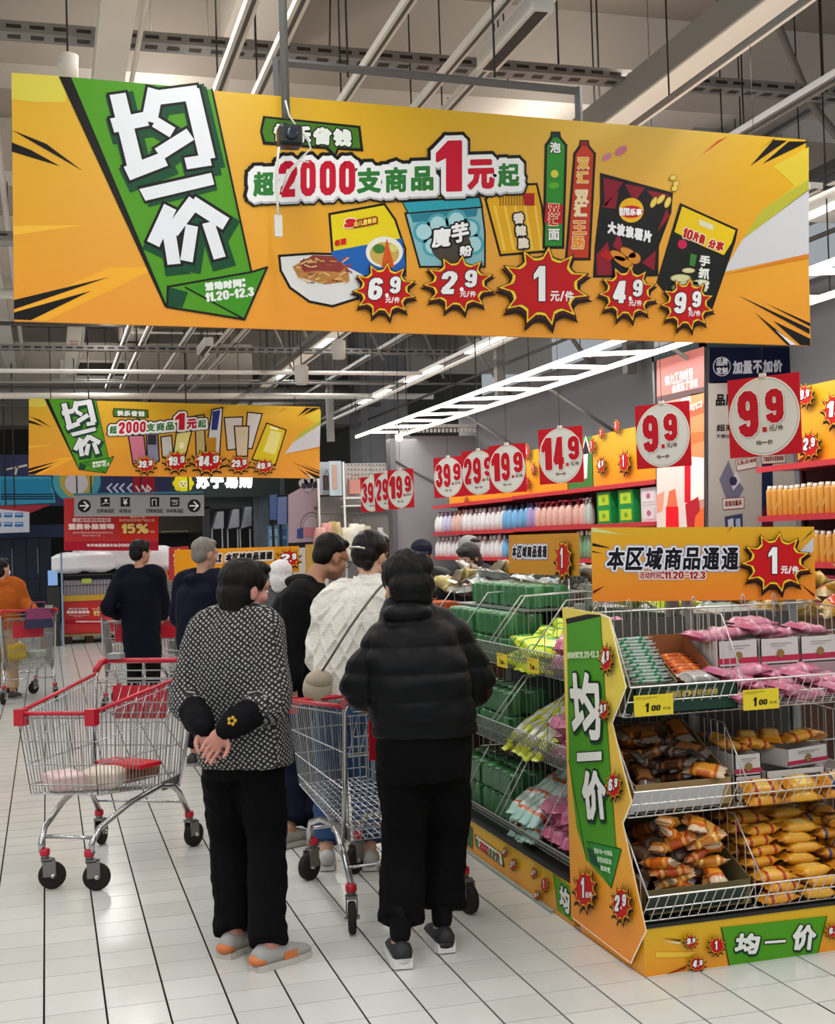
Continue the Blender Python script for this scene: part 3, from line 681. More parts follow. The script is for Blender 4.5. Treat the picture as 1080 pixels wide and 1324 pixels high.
# horizontal pipes
for (y, z, x0, x1, rr_, lb, m) in ((11.2, 4.15, -5, 5.6, .035, 'thin pipe crossing low under the big banner', M_STEEL), (15.5, 4.55, -5, 6, .06, 'pale pipe crossing over the smaller banner', M_WHT), (21.0, 4.0, -6, 6.5, .05, 'pale pipe crossing behind the smaller banner', M_WHT), (24.5, 4.5, -7, 7, .09, 'thick grey pipe far behind the smaller banner', M_STEEL), (7.2, 5.3, -5, 7, .03, 'thin pipe high above the big banner', M_STEEL), (10.9, 4.9, 1.5, 9, .025, 'thin pipe crossing in front of the grey column', M_STEELD)):
    one('ceiling_pipe', None, lambda b: b.tube([(x0, y, z), (x1, y, z)], rr_, m, 8), label=lb, cat='pipe')
# white vertical looking duct with red labels (runs along the aisle on the left)
t = empty('white_duct', (0.47, 14.0, 4.6), 0, 'wide white duct with red labels running away left of the green arrow', 'duct')
b = MB(); b.box(-.10, -9, 0, .10, 9.5, .12, mat('#dedad0', .5)); b.build('duct_body', t)
b = MB(); b.tube([(.15, -9, .03), (.15, 1.2, .03), (.10, 3, .03), (.14, 6, .03), (.11, 9.4, .03)], .016, M_WHT); b.build('side_pipe', t)
for y in (5.2, 5.45, 9.0): b = MB(); b.box(-.06, y, -.003, .06, y+.12, -.001, mat('#c58c88', .6)); b.build('red_label', t)
for y in (-6, -1, 4, 9): b = MB(); b.tube([(0, y, .12), (0, y, 1.38)], .01, M_ROD, 5); b.build('hanging_rod', t)
one('white_duct', None, lambda b: b.box(-.62, 3.5, 4.8, -.42, 24, 4.95, mat('#c9c5bc', .5)), label='pale duct at the left picture edge above the big banner', cat='duct')
# large air ducts beyond the big banner
one('air_duct', None, lambda b: b.box(-8, 24.3, 4.65, 3.9, 25.2, 5.38, mat('#b5b0a6', .5, .1, noise_amt=.12, nscale=2.5)), label='broad pale air duct with a dark grille, far beyond the smaller banner', cat='duct')
one('air_duct', None, lambda b: b.box(-8, 27.0, 4.1, 6.5, 27.9, 4.75, mat('#8a867e', .5, .1, noise_amt=.12, nscale=2.5)), label='darker lower air duct crossing behind the smaller banner', cat='duct')
t = empty('air_grille', (.95, 24.28, 4.88), 0, 'dark ventilation grille in a white frame on the pale duct', 'grille')
b = MB(); b.box(-.62, -.02, -.17, .62, .018, .17, M_WHT); b.build('grille_frame', t); b = MB(); b.box(-.55, -.026, -.12, .55, -.02, .12, mat('#2c2b2a', .6)); b.build('grille_face', t)
# can lamps hanging below
for (x, y, px_, py_, lb) in ((1, 2, 438, 452, 'pale drum speaker hanging under the big banner, left of the grey column'), (0, 0, 390, 485, 'pale drum speaker hanging just above the right half of the smaller banner'), (0, 0, 88, 88, 'pale drum speaker above the top left corner of the big banner')):
    p = onY(px_, py_, 13 if px_ > 100 else 7.0); t = empty('drum_speaker', p, 0, lb, 'speaker')
    k = 1 if px_ > 100 else .75
    b = MB(); b.lathe([(.06*k, -.10*k), (.07*k, -.09*k), (.075*k, .09*k), (.02, .11*k)], mat('#c4bfb6', .6), 16); b.build('drum', t)
    b = MB(); b.tube([(0, 0, .1*k), (0, 0, 5.98-p.z)], .006, M_ROD, 5); b.build('hanging_rod', t)
# spot lamp over the clothes corner
p = onY(516, 566, 18.5); t = empty('spot_lamp', p, 0, 'small round lit spot lamp at far end of the ladder light', 'lamp')
b = MB(); b.ell((0, 0, 0), .055, .055, .055, mat('#ffffff', .5, emit=8, name='spot_glow')); b.build('bulb', t); b = MB(); b.tube([(0, 0, .04), (0, 0, 5.98-p.z)], .012, M_ROD, 5); b.build('stem', t)
area((p.x, p.y-.1, p.z-.1), .1, .1, 6)
# loose thin suspension rods
rods = random.Random(5)
for i in range(46):
    y = rods.choice((5.2, 7.4, 9.2, 10.6, 12, 14.2, 16, 19, 21.5)); x = -1.5+rods.random()*(8.0 if y < 12 else 9)
    z0 = rods.uniform(4.35, 5.2); q = prj((x, y, z0))
    if not q or q[0] < -20 or q[0] > 1100: continue
    o = one('suspension_rod', None, lambda b: b.tube([(x, y, z0), (x+rods.uniform(-.05, .05), y, 6.0)], .007, M_ROD if i % 3 else M_STEEL, 5), label='thin dark rod hanging from the ceiling among the trays', cat='rod', group='suspension rods under the ceiling')

# thinner pipes, conduits and struts filling the space under the ceiling
def pipe_thing(pts, r, m, hang, label, group=None):
    t = empty('conduit', pts[0], 0, label, 'conduit', group); o = Vector(pts[0]); b = MB(); b.tube([Vector(p)-o for p in pts], r, m, 6); b.build('pipe', t)
    for h in hang: b = MB(); h = Vector(h)-o; b.tube([h, (h.x, h.y, 5.98-o.z)], .006, M_ROD, 5); b.build('hanging_rod', t)
    return t
pr_ = random.Random(17); NM = ('nearest', 'second', 'third', 'fourth', 'fifth', 'sixth', 'seventh', 'eighth', 'ninth', 'tenth', 'eleventh', 'twelfth', 'thirteenth', 'fourteenth', 'fifteenth', 'sixteenth')
for i in range(14):
    y = 12.9+i*.93; z = pr_.uniform(3.7, 5.3); x0 = pr_.choice((-6, -5, 1.5, 3.0)); x1 = pr_.choice((3.2, 5.0, 6.5, 6.5))
    if x1 <= x0+1: x1 = 6.5
    pipe_thing([(x0, y, z), (x1, y, z)], pr_.choice((.014, .02, .03)), (M_STEEL, M_WHT, M_STEELD)[i % 3], [(x0+.7, y, z), (x1-.7, y, z)], 'slim conduit crossing under the far ceiling, %s from the camera' % NM[i])
for i in range(6):
    x = (-1.6, -.3, 3.0, 3.75, 5.05, 6.1)[i]; z = (4.7, 4.9, 4.75, 4.2, 3.75, 3.9)[i]
    pipe_thing([(x, 3.5, z), (x, 27, z)], (.02, .03, .018, .02, .025, .02)[i], (M_STEEL, M_WHT, M_STEELD)[i % 3], [(x, 7, z), (x, 14, z), (x, 21, z)], 'slim conduit running along the aisle under the ceiling, %s from the left' % NM[i].replace('nearest', 'first'))
for i in range(9):
    x = 2.2+i*.55; y = 13.2+(i*3.7) % 9; 
    one('roof_strut', None, lambda b: b.tube([(x, y, 5.95), (x+.75, y+.2, 4.35)], .022, M_STEEL, 5), label='thin slanting strut under the far ceiling, %s from the left' % NM[i].replace('nearest', 'first'), cat='strut', group='thin slanting struts under the far ceiling')
one('roof_truss', None, lambda b: (b.box(5.3, 19.0, 3.28, 6.6, 19.1, 3.33, M_WHT), [b.box(5.3+k*.065, 18.99, 3.20, 5.335+k*.065, 19.02, 3.26, M_WHT) for k in range(20)]), label='pale toothed rail on top of the grey end wall', cat='rail')
for i, (x, y) in enumerate(((5.9, 16.0), (6.45, 13.2), (5.0, 22.5))):
    one('hanging_post', None, lambda b: b.box(x-.06, y-.06, 3.35, x+.06, y+.06, 6.0, M_STEEL), label='grey square post hanging from the ceiling, %s of three' % NM[i], cat='post')
# ---------------------------------------------------------------- red wall shelves
M_RED = mat('#c8323c', 0.4); M_SHB = mat('#4a2f30', 0.7)
def bottle_mesh(nm, body, cap, kind='jug'):
    b = MB(); mb = mat(body, .28); mc = mat(cap, .35)
    if kind == 'jug': b.lathe([(.040, 0), (.050, .01), (.052, .10), (.046, .17), (.030, .215), (.018, .235)], mb, 10); b.lathe([(.019, .235), (.021, .24), (.018, .28)], mc, 8)
    elif kind == 'pump': b.lathe([(.040, 0), (.046, .02), (.044, .15), (.030, .2), (.014, .22)], mb, 10); b.lathe([(.016, .215), (.014, .25)], mc, 8); b.box(-.04, -.01, .25, .014, .01, .266, mc)
    elif kind == 'tube': b.lathe([(.030, 0), (.033, .01), (.033, .20), (.028, .215)], mb, 10); b.lathe([(.022, .215), (.024, .22), (.02, .245)], mc, 8); b.prism([(-.02, .05), (.0, .12), (.02, .16), (.01, .09)], -.0335, -.0325, mat('#f5e6b0', .4), 'y')
    return b.mesh(nm)
SX = 5.72
def shelf_unit(y0, y1, zs, label, top=2.05):
    t = empty('store_shelf', (SX, (y0+y1)/2, 0), 0, label, 'shelf'); L = (y1-y0)/2
    b = MB(); b.box(.44, -L, 0, .47, L, top, M_SHB); b.build('back_panel', t)
    for z in zs:
        b = MB(); b.box(0.02, -L, z-.03, .44, L, z, M_RED); b.build('shelf_board', t)
        b = MB(); b.box(0, -L, z-.042, .02, L, z+.004, M_RED); b.build('price_rail', t)
    n = max(2, int((y1-y0)/1.0)+1)
    for i in range(n):
        y = -L+i*(2*L)/(n-1); y = min(max(y, -L+.02), L-.02)
        b = MB(); b.box(.41, y-.02, 0, .44, y+.02, top, M_SHB); b.build('upright', t)
    b = MB(); b.box(0.05, -L, 0, .44, L, .12, M_RED); b.build('plinth', t)
    return t
Z1, Z2, Z3, Z4 = 2.045, 1.635, 1.26, 0.88
shelf_unit(11.25, 15.2, (Z1, Z2, Z3, Z4, .5), 'red wall shelf bays beside the lit column, with bottles and boxed packs')
shelf_unit(15.22, 18.7, (Z1-.012, Z2-.012, Z3, Z4, .5), 'farther red wall shelf bays with white jugs')
shelf_unit(6.2, 9.4, (Z1, Z2, Z3, Z4, .5), 'nearer red wall shelf on the right, with orange bottles')
def yx(px, z): return onX(px, 640, SX+.06).y
KINDS = {}
def put(kind, y, z, lab, grp, x=SX+.105, jit=.012):
    if kind not in KINDS:
        nm, body, cap, kd = {'white': ('detergent_jug', '#e2e4e4', '#cfd3d8', 'jug'), 'lav': ('detergent_jug', '#c3c4e0', '#b4b0d4', 'jug'), 'peach': ('detergent_jug', '#dcc0b4', '#c4a29a', 'jug'), 'blue': ('detergent_jug', '#6fb0dc', '#2c3f66', 'jug'),
                             'purple': ('detergent_jug', '#a99ad0', '#473a66', 'jug'), 'pump': ('pump_bottle', '#dfb2a4', '#b4405a', 'pump'), 'clear': ('slim_bottle', '#bccfc4', '#d8e2da', 'pump'), 'green': ('slim_bottle', '#7fae86', '#d8e0d0', 'jug'), 'orange': ('orange_bottle', '#dc9c40', '#f2ead8', 'tube')}[kind]
        KINDS[kind] = (nm, bottle_mesh(nm, body, cap, kd))
    nm, me = KINDS[kind]; o = bpy.data.objects.new(nm, me); COL.objects.link(o)
    o.location = (x+rnd.uniform(-jit, jit), y, z+.001); o.rotation_euler = (0, 0, rnd.uniform(-.3, .3)); k_ = 1.0 if kind == 'orange' else 1.12; o.scale = (k_*(1 if kind == 'orange' else (1.0 if kind in ('clear', 'green') else 1.42)), k_*(1 if kind == 'orange' else (1.0 if kind in ('clear', 'green') else 1.42)), k_*rnd.uniform(.98, 1.03))
    return tag(o, lab, 'bottle', grp)
DESC = {'white': 'white detergent jug', 'lav': 'lavender detergent jug', 'peach': 'peach detergent jug', 'blue': 'blue detergent jug with dark cap', 'purple': 'purple detergent jug with dark cap', 'pump': 'peach pump bottle with red top', 'clear': 'clear pale green bottle', 'green': 'green liquid bottle'}
for zi, z in ((1, Z2), (2, Z3)):
    rown = {1: 'upper', 2: 'second'}[zi]
    segs = [(562, 572, 'white'), (572, 583, 'lav'), (583, 598, 'peach'), (598, 648, 'white'), (648, 680, 'blue'), (680, 690, 'purple'), (690, 750, 'pump'), (750, 763, 'clear')] if zi == 1 else [(562, 648, 'white'), (648, 663, 'blue'), (738, 763, 'green')]
    for a, c, kd in segs:
        y = yx(a, z); y1 = yx(c, z)
        pt_ = .125 if kd in ('clear', 'green') else .192
        while y > y1+.05:
            put(kd, y-pt_/2, z-(.012 if y > 15.2 else 0), DESC[kd]+' on the '+rown+' red wall shelf', DESC[kd].split(' with')[0]+'s on the '+rown+' shelf'); y -= pt_
y = yx(650, Z4)
pk_ = MB(); pk_.box(-.05, -.07, 0, .05, .07, .20, mat('#a8c4dc', .4)); pk_.box(-.052, -.06, .05, -.05, .06, .15, mat('#4a78b4', .4)); me = pk_.mesh('refill_pack')
for i in range(9):
    o = bpy.data.objects.new('refill_pack', me); COL.objects.link(o); o.location = (SX+.08, 15.1-i*.16, Z4+.001); tag(o, 'pale blue refill pack on a low red wall shelf', 'pack', 'blue refill packs on the low shelf')
def pack2(nm, c1, c2, c3):
    b = MB(); b.box(0, -.17, 0, .22, .17, .17, mat(c1, .35)); b.box(-.003, -.13, .03, 0, .12, .145, mat(c2, .35)); b.ell((-.003, 0, .09), .004, .05, .03, mat(c3, .4), 10, 6); return b.mesh(nm)
pg = pack2('tissue_pack', '#1f9a48', '#c2dc2a', '#7fae20'); pw = pack2('tissue_pack', '#e4d4da', '#ecdfe4', '#c86a8a')
rows = [(yx(780, 0)-.05, pg, 'green'), (yx(811, 0), pg, 'green'), (yx(841, 0), pw, 'white')]
for i, (y, me, cn) in enumerate(rows):
    for k in (0, 1):
        o = bpy.data.objects.new('tissue_pack', me); COL.objects.link(o); o.location = (SX+.04, y, Z2+.001+k*.172)
        tag(o, '%s %s tissue pack on red shelf, %s' % (('left green and yellow', 'right green and yellow', 'white and pink')[i], ('bottom', 'upper')[k], 'left of the lit column'), 'pack', None)
pg2 = MB(); pg2.box(0, -.13, 0, .2, .13, .16, mat('#9ed028', .4)); pg2.box(-.002, -.1, .03, 0, .1, .12, mat('#d8e84a', .4)); me = pg2.mesh('refill_pack')
for i in range(6):
    o = bpy.data.objects.new('refill_pack', me); COL.objects.link(o); o.location = (SX+.05, 12.6-i*.28, Z4+.001); tag(o, 'bright yellow green pack on low red shelf behind the one yuan board', 'pack', 'yellow green packs on the low shelf')
for z, rn in ((Z2, 'top'), (Z3, 'second')):
    y = 9.3; 
    while y > 6.6:
        put('orange', y, z, 'slim orange bottle with white cap on %s row of the nearer red shelf' % rn, 'orange bottles, %s row' % rn, SX+.06, .004); y -= .082
for i in range(5):
    o = one('sachet_card', None, lambda b: b.box(0, -.17, 0, .1, .17, .28, mat('#a32848' if i % 2 else '#8f8a94', .4)), loc=(SX+.05, 9.0-i*.4, Z4+.001)); tag(o, 'red and grey sachet box under the orange bottles', 'box', 'sachet boxes under the orange bottles')
    b = MB(); b.box(-.003, -.12, .08, 0, .12, .16, mat('#d9c8c8', .4)); b.build('printed_label', o)

# topper boards on the shelves
M_TOP = grad_mat('topper_orange', '#d9a40c', '#f09a14', 0, .6)
def topper(name, y0, y1, z0, z1l, z1r, m, label, x=SX+.12):
    t = empty(name, (x, y1, z0), 0, label, 'sign')       # y0 > y1 : far .. near
    L = y0-y1
    b = MB(); b.add([(0, L, 0), (0, 0, 0), (0, 0, z1r-z0), (0, L, z1l-z0), (.012, L, 0), (.012, 0, 0), (.012, 0, z1r-z0), (.012, L, z1l-z0)], [(0, 3, 2, 1)[::-1], (4, 7, 6, 5)[::-1], (0, 1, 5, 4), (1, 2, 6, 5), (2, 3, 7, 6), (3, 0, 4, 7)], m); b.build('board', t)
    return t, Print((x, y0, z0), (0, -1, 0), (0, 0, 1), t)
xt = SX+.12
ya = onX(853, 600, xt).y; ybb = onX(766, 600, xt).y; yc = onX(733, 600, xt).y; yd = onX(650, 600, xt).y
t, P = topper('topper_board', ybb, ya+.02, Z1+.005, 2.62, 2.62, M_TOP, 'orange topper board with small price stars left of the lit column')
Print.EPS = .0015
pstars(P, [((770, 576), 4.5, 12, '9', None, False), ((782, 560), 4, 8, '2', None, False), ((802, 551), 5, 10, '4', None, False), ((782, 601), 7, 13, '4', '9', False), ((812, 597), 9, 18, '1', None, False)], k=1.2, n=9)
t, P = topper('topper_board', yc, ybb-.02, Z1+.005, 2.62, 2.62, mat('#2f7a2c', .5), 'green topper board with white up arrow on the wall shelf')
P.begin('white_arrow'); P.poly([(755, 620), (760, 618), (761, 585), (766, 587), (758, 563), (751, 590), (755, 589)], '#d8dcd4', 3); P.poly([(753, 588), (758, 568), (763, 586)], '#151515', 4); P.end()
t, P = topper('topper_board', yd, yc-.02, Z1+.005, 2.60, 2.60, M_TOP, 'orange topper board with red price marks right of the 19.9 sign')
pstars(P, [((686, 584), 4, 12, '4', None, False), ((694, 606), 3.5, 10, '1', None, False), ((686, 624), 4, 9, '4', None, False)], k=1.2, n=9)
t, P = topper('topper_board', 18.2, yd+.02, Z1+.005, 2.32, 2.32, M_TOP, 'low orange topper strip under the 39.9 and 29.9 signs')
pstars(P, [((606, 646), 3, 5, '1', None, False)], k=1)
ye = onX(1031, 560, xt).y
t, P = topper('topper_board', ye, 6.4, Z1+.005, 2.66, 2.66, M_TOP, 'orange topper board with 9.9 and 2.9 stars at the right picture edge')
pstars(P, [((1047, 511), 13, 17, '9', '9', False), ((1053, 575), 16, 21, '2', '9', False), ((1086, 530), 20, 27, '1', '9', False)], k=1.2)
P.begin('printed_rays'); P.poly([(1031, 596), (1046, 586), (1036, 600)], '#7a2414', 2); P.end()
Print.EPS = .0009

# hanging round price signs, all facing the aisle
ANG = radians(-61)
SIGNS = [(988, 538, 103, '9.9', 'largest hanging 9.9 price sign, before the navy column header'), (857, 563, 83, '9.9', 'second hanging 9.9 price sign, left of the grey column'), (725, 589, 72, '14.9', 'hanging 14.9 price sign above the peach pump bottles'),
         (656, 606, 62.5, '19.9', 'hanging 19.9 price sign over the right hand wall shelves'), (619, 611, 58, '29.9', 'hanging 29.9 price sign partly behind the right hand 19.9 sign'), (580, 617, 52, '39.9', 'hanging 39.9 price sign, first over the red wall shelves'),
         (518, 632, 50, '19.9', 'hanging 19.9 price sign in front of the clothes corner'), (500, 635, 48, '29.9', 'hanging 29.9 sign between two others before the clothes corner'), (481, 639, 45.5, '39.9', 'leftmost hanging 39.9 sign, before the clothes corner')]
M_RS = mat('#c40f22', .45)
for (px_, py_, hh, txt, lb) in SIGNS:
    d = ray(px_, py_); c = Vector((0, 0, CAMH))+d*(FPX*.5/hh)
    t = empty('price_sign', c, 0, lb, 'sign'); a = ANG if hh > 51 else radians(-64)
    ux_ = Vector((cos(a), sin(a), 0)); n_ = ux_.cross(Vector((0, 0, 1)))
    b = MB(); W_ = .25
    R = Matrix.Rotation(a, 4, 'Z'); b.box(-.25, 0, -.25, .25, .006, .25, M_RS, R); b.build('board', t)
    Print.EPS = .0012 if hh < 60 else .0009
    P = Print(c-ux_*.25-Vector((0, 0, .25)), ux_, (0, 0, 1), t, px=False)
    P.begin('round_face'); P.ellipse((.25, .25), .247, .247, '#ece9dc', 1, 36); P.ellipse((.25, .25), .236, .236, '#8d8f88', 2, 36); P.ellipse((.25, .25), .233, .233, '#dddfd6', 3, 36); P.end()
    P.begin('price_numerals')
    i = txt.index('.'); big, sm = txt[:i], txt[i+1:]
    x0 = .06 if i == 1 else .03; x1 = .225 if i == 1 else .30
    LY = [(.023, '#b9bbb6', (.004, -.005)), (.022, '#f6f6f2'), (.0165, '#c40f22')]
    P.word(big, [(x0, .125), (x1, .125), (x1, .42), (x0, .42)], LY, 4, wts=[1]*len(big), gap=.12)
    P.text(sm, [(x1+.04, .20), (x1+.165, .20), (x1+.165, .415), (x1+.04, .415)], LY, 4)
    P.poly([(x1+.015, .15), (x1+.045, .15), (x1+.045, .18), (x1+.015, .18)], '#c40f22', 7)
    P.end(); P.begin('small_lettering')
    P.word('元/件', [(x1+.06, .15), (x1+.16, .15), (x1+.16, .185), (x1+.06, .185)], [(.001, '#5d4a3a')], 5)
    P.word('均一价', [(.19, .07), (.31, .07), (.31, .10), (.19, .10)], [(.001, '#6d4a3a')], 5)
    P.end()
    b = MB(); b.tube([(0, 0, .25), (0, 0, 5.98-c.z)], .0025, M_ROD, 4); b.build('hanging_wire', t)
    b = MB(); b.box(-.02, -.01, .245, .02, .012, .27, M_WHT, R); b.build('clip', t)
Print.EPS = .0009
# clad column with lit advert and navy header
t = empty('clad_column', (5.72, 10.24, 0), 0, 'column clad with a lit pink advert and a navy header board', 'column')
b = MB(); b.box(.02, .02, 0, .96, .96, 3.3, mat('#6b6d70', .7)); b.build('core', t)
b = MB(); b.box(0, 0, 0, .05, .05, 3.3, mat('#5c5e60', .4, .5)); b.build('corner_post', t)
b = MB(); b.box(0, .94, 0, .05, .98, 3.3, mat('#5c5e60', .4, .5)); b.build('corner_post', t)
b = MB(); b.box(0, 0, 3.19, .98, .98, 3.32, mat('#3b4a4c', .7)); b.build('top_frame', t)
P = Print((5.718, 11.2, 1.0), (0, -1, 0), (0, 0, 1), t)
P.begin('lit_advert'); E_ = 0.22
P.poly([(850, 466), (911, 448), (911, 730), (850, 730)], '#c98f80', 2, emit=E_)
P.poly([(850, 466), (911, 448), (911, 500), (850, 513)], '#b86a62', 3, emit=.35)
P.poly([(850, 513), (911, 500), (911, 508), (850, 522)], '#5a4040', 4)
P.poly([(893, 510), (911, 507), (911, 600), (893, 600)], '#d98a5a', 4, emit=E_)
P.poly([(893, 528), (911, 522), (911, 534), (893, 540)], '#c85a3a', 5, emit=.4); P.poly([(893, 560), (911, 558), (911, 570), (893, 575)], '#b86a3a', 5, emit=.4)
P.poly([(850, 600), (893, 600), (893, 680), (850, 690)], '#e0cfc6', 4, emit=E_); P.poly([(893, 590), (911, 592), (911, 645), (893, 650)], '#f0dcd2', 5, emit=.35)
P.poly([(886, 600), (894, 602), (894, 650), (886, 650)], '#c80f24', 6, emit=.4)
P.poly([(862, 655), (878, 655), (880, 730), (861, 730)], '#d61020', 6, emit=.5); P.ellipse((870, 646), 7, 12, '#d86848', 6, emit=None) if False else None
P.poly([(866, 635), (874, 632), (877, 655), (863, 655)], '#d86848', 6, emit=.4)
P.poly([(887, 652), (904, 642), (908, 680), (890, 688)], '#b01c2a', 7, emit=.35); P.poly([(900, 668), (911, 655), (911, 690), (898, 692)], '#d8602a', 8, emit=.4)
P.poly([(850, 640), (860, 635), (858, 660), (850, 664)], '#d89078', 5, emit=.4)
P.end()
P.begin('handwritten_lettering')
P.word('努力工作时好', [(861, 499), (898, 490), (897, 474), (860, 487)], [(.004, '#f3ddd6')], 6); P.word('也别忘了看看', [(869, 509), (904, 500), (903, 489), (870, 498)], [(.003, '#f3ddd6')], 6)
P.word('幸福', [(880, 524), (895, 520), (894, 512), (882, 515)], [(.004, '#f6efe9')], 7); P.word('可口', [(892, 533), (909, 526), (909, 518), (892, 524)], [(.003, '#f6efe9')], 7)
P.end()
P = Print((5.75, 10.235, 1.0), (1, 0, 0), (0, 0, 1), t)
P.begin('navy_header'); P.poly([(918, 449), (1032, 449), (1030, 492), (917, 496)], '#0d1230', 2); P.ellipse((933.5, 474), 11.5, 12.5, '#c9cbd4', 3); P.ellipse((933.5, 474), 10.5, 11.5, '#0d1230', 4); P.end()
P.begin('header_lettering')
P.word('品牌', [(926, 473), (941, 473), (941, 463), (926, 463)], [(.002, '#dadce4')], 6); P.word('定制', [(926, 484), (941, 484), (941, 475), (926, 475)], [(.002, '#dadce4')], 6)
P.word('加量不加价', [(947, 484), (1012, 481), (1012, 465), (947, 467)], [(.005, '#c4c8d2')], 6)
P.end()
P.begin('beige_advert'); P.poly([(916, 494), (1031, 491), (1031, 730), (916, 730)], '#b5ada4', 2)
P.poly([(985, 600), (999, 598), (1000, 720), (985, 725)], '#1c2440', 4); P.poly([(985, 655), (999, 655), (999, 690), (985, 690)], '#5a1830', 5)
P.poly([(930, 620), (942, 595), (948, 612), (962, 632), (955, 645), (940, 648)], '#6f6a7c', 4); P.poly([(944, 622), (952, 610), (958, 622), (948, 634)], '#c8c4cc', 5); P.ellipse((948, 622), 5, 6, '#34304c', 6)
P.outl([(934, 645), (962, 643), (962, 657), (935, 659)], '#d8cfc4', 5, .006, '#8a2420'); P.word('超值加量装', [(937, 655), (959, 653), (959, 646), (937, 648)], [(.001, '#8a2420')], 7)
P.outl([(951, 596), (977, 590), (979, 604), (953, 609)], '#d8cfc4', 5, .006, '#8a2420'); P.word('1.3kg大瓶装', [(953, 602), (977, 597), (977, 592), (953, 597)], [(.001, '#8a2420')], 7)
P.outl([(984, 589), (1015, 587), (1016, 598), (985, 600)], '#d8cfc4', 6, .006, '#8a2420'); P.word('700g*2超值装', [(986, 597), (1013, 595), (1013, 589), (986, 591)], [(.001, '#8a2420')], 8)
P.poly([(937, 668), (960, 664), (961, 690), (938, 690)], '#3c4360', 4); P.poly([(941, 672), (948, 670), (949, 688), (942, 688)], '#c2c4cc', 5); P.poly([(951, 671), (957, 670), (958, 686), (952, 687)], '#a9b4cc', 5)
P.end()
P.begin('black_lettering'); P.word('品牌', [(925, 525), (951, 524), (951, 509), (925, 510)], [(.005, '#17161a')], 4); P.word('超高', [(926, 558), (950, 557), (950, 548), (926, 549)], [(.002, '#17161a')], 4); P.word('不惧比价', [(926, 567), (950, 566), (950, 561), (926, 562)], [(.001, '#17161a')], 4); P.end()
# ---------------------------------------------------------------- far end of the aisle
Print.EPS = .002
def wallboard(name, Y, pxs, col, label, cat='sign', th=.04, m=None, parent_only=False):
    """upright board at depth Y from a photo quad (tl, tr, br, bl)"""
    q = [onY(*p, Y) for p in pxs]; o = q[3]
    t = empty(name, o, 0, label, cat); b = MB()
    f = [(p-o) for p in (q[3], q[2], q[1], q[0])]; n = Vector((0, th, 0))
    b.add(f+[p+n for p in f], [(0, 1, 2, 3), (7, 6, 5, 4), (0, 4, 5, 1), (1, 5, 6, 2), (2, 6, 7, 3), (3, 7, 4, 0)], m or mat(col, .5)); b.build('board', t)
    return t, Print((o.x, Y, o.z), (1, 0, 0), (0, 0, 1), t)
def rods_up(t, Y, xs, z0):
    for x in xs:
        b = MB(); b.tube([(x-t.location.x, .02, z0-t.location.z), (x-t.location.x, .02, 5.98-t.location.z)], .012, M_ROD, 5); b.build('hanging_rod', t)
# blue appliance banner
t, P = wallboard('appliance_banner', 25.0, [(-30, 588), (222, 588), (222, 650), (-30, 657)], '#141c52', 'blue hanging appliance advert with a big teal air conditioner at far left', 'banner')
rods_up(t, 25, (-.9, 2.0), 3.1)
P.begin('air_conditioner_picture'); P.poly([(-30, 616), (66, 616), (72, 650), (-30, 655)], '#3a9cc0', 1); P.poly([(1, 620), (64, 619), (66, 637), (1, 637)], '#2486ae', 2)
for y in (639, 642, 645): P.line([(2, y), (68, y)], .03, '#123a5a', 3)
P.poly([(8, 606), (35, 600), (35, 603), (8, 608)], '#c8cabc', 2); P.poly([(21, 603), (24, 603), (21, 614), (18, 614)], '#c8cabc', 2); P.end()
P.begin('round_badge'); P.ellipse((99, 622), 33, 30, '#15506e', 3); P.ellipse((99, 622), 31, 28, '#4aa0ae', 4); P.ellipse((99, 620), 22, 24, '#b8a44a', 5); P.ellipse((99, 625), 15, 14, '#c8c4cc', 6); P.end()
P.begin('chevrons')
for x in (139, 147, 155, 165): P.line([(x+5, 626), (x, 631), (x+5, 636)], .035, '#b9c4dc', 3)
P.poly([(172, 614), (200, 614), (200, 650), (172, 646)], '#9c1830', 2); P.line([(176, 629), (181, 636), (184, 628), (189, 636), (191, 628), (195, 632), (190, 637)], .03, '#e4d2d6', 4); P.end()
t2, P = wallboard('hanging_board', 24.9, [(-30, 655), (66, 652), (40, 663), (-30, 664)], '#9c1d2a', 'dark red sash board under the teal air conditioner picture'); rods_up(t2, 24.9, (-.7,), 2.4)
t, P = wallboard('info_board', 23.0, [(-25, 657), (15, 654), (38, 663), (38, 688), (-25, 690)], '#b9c0cc', 'pale notice board with two rows of blue tiles at far left') if False else wallboard('info_board', 23.0, [(-25, 656), (38, 662), (38, 688), (-25, 690)], '#b9c0cc', 'pale notice board with two rows of blue tiles at far left')
rods_up(t, 23, (-.5,), 2.3)
for x in (-10, 4, 18, ): 
    for y in (663, 675): P.begin('blue_tile'); P.poly([(x+1, y), (x+12, y), (x+12, y+6), (x+1, y+6)], '#2f66a8', 1); P.line([(x+2, y+2), (x+10, y+2)], .02, '#a9c4e4', 2); P.end()
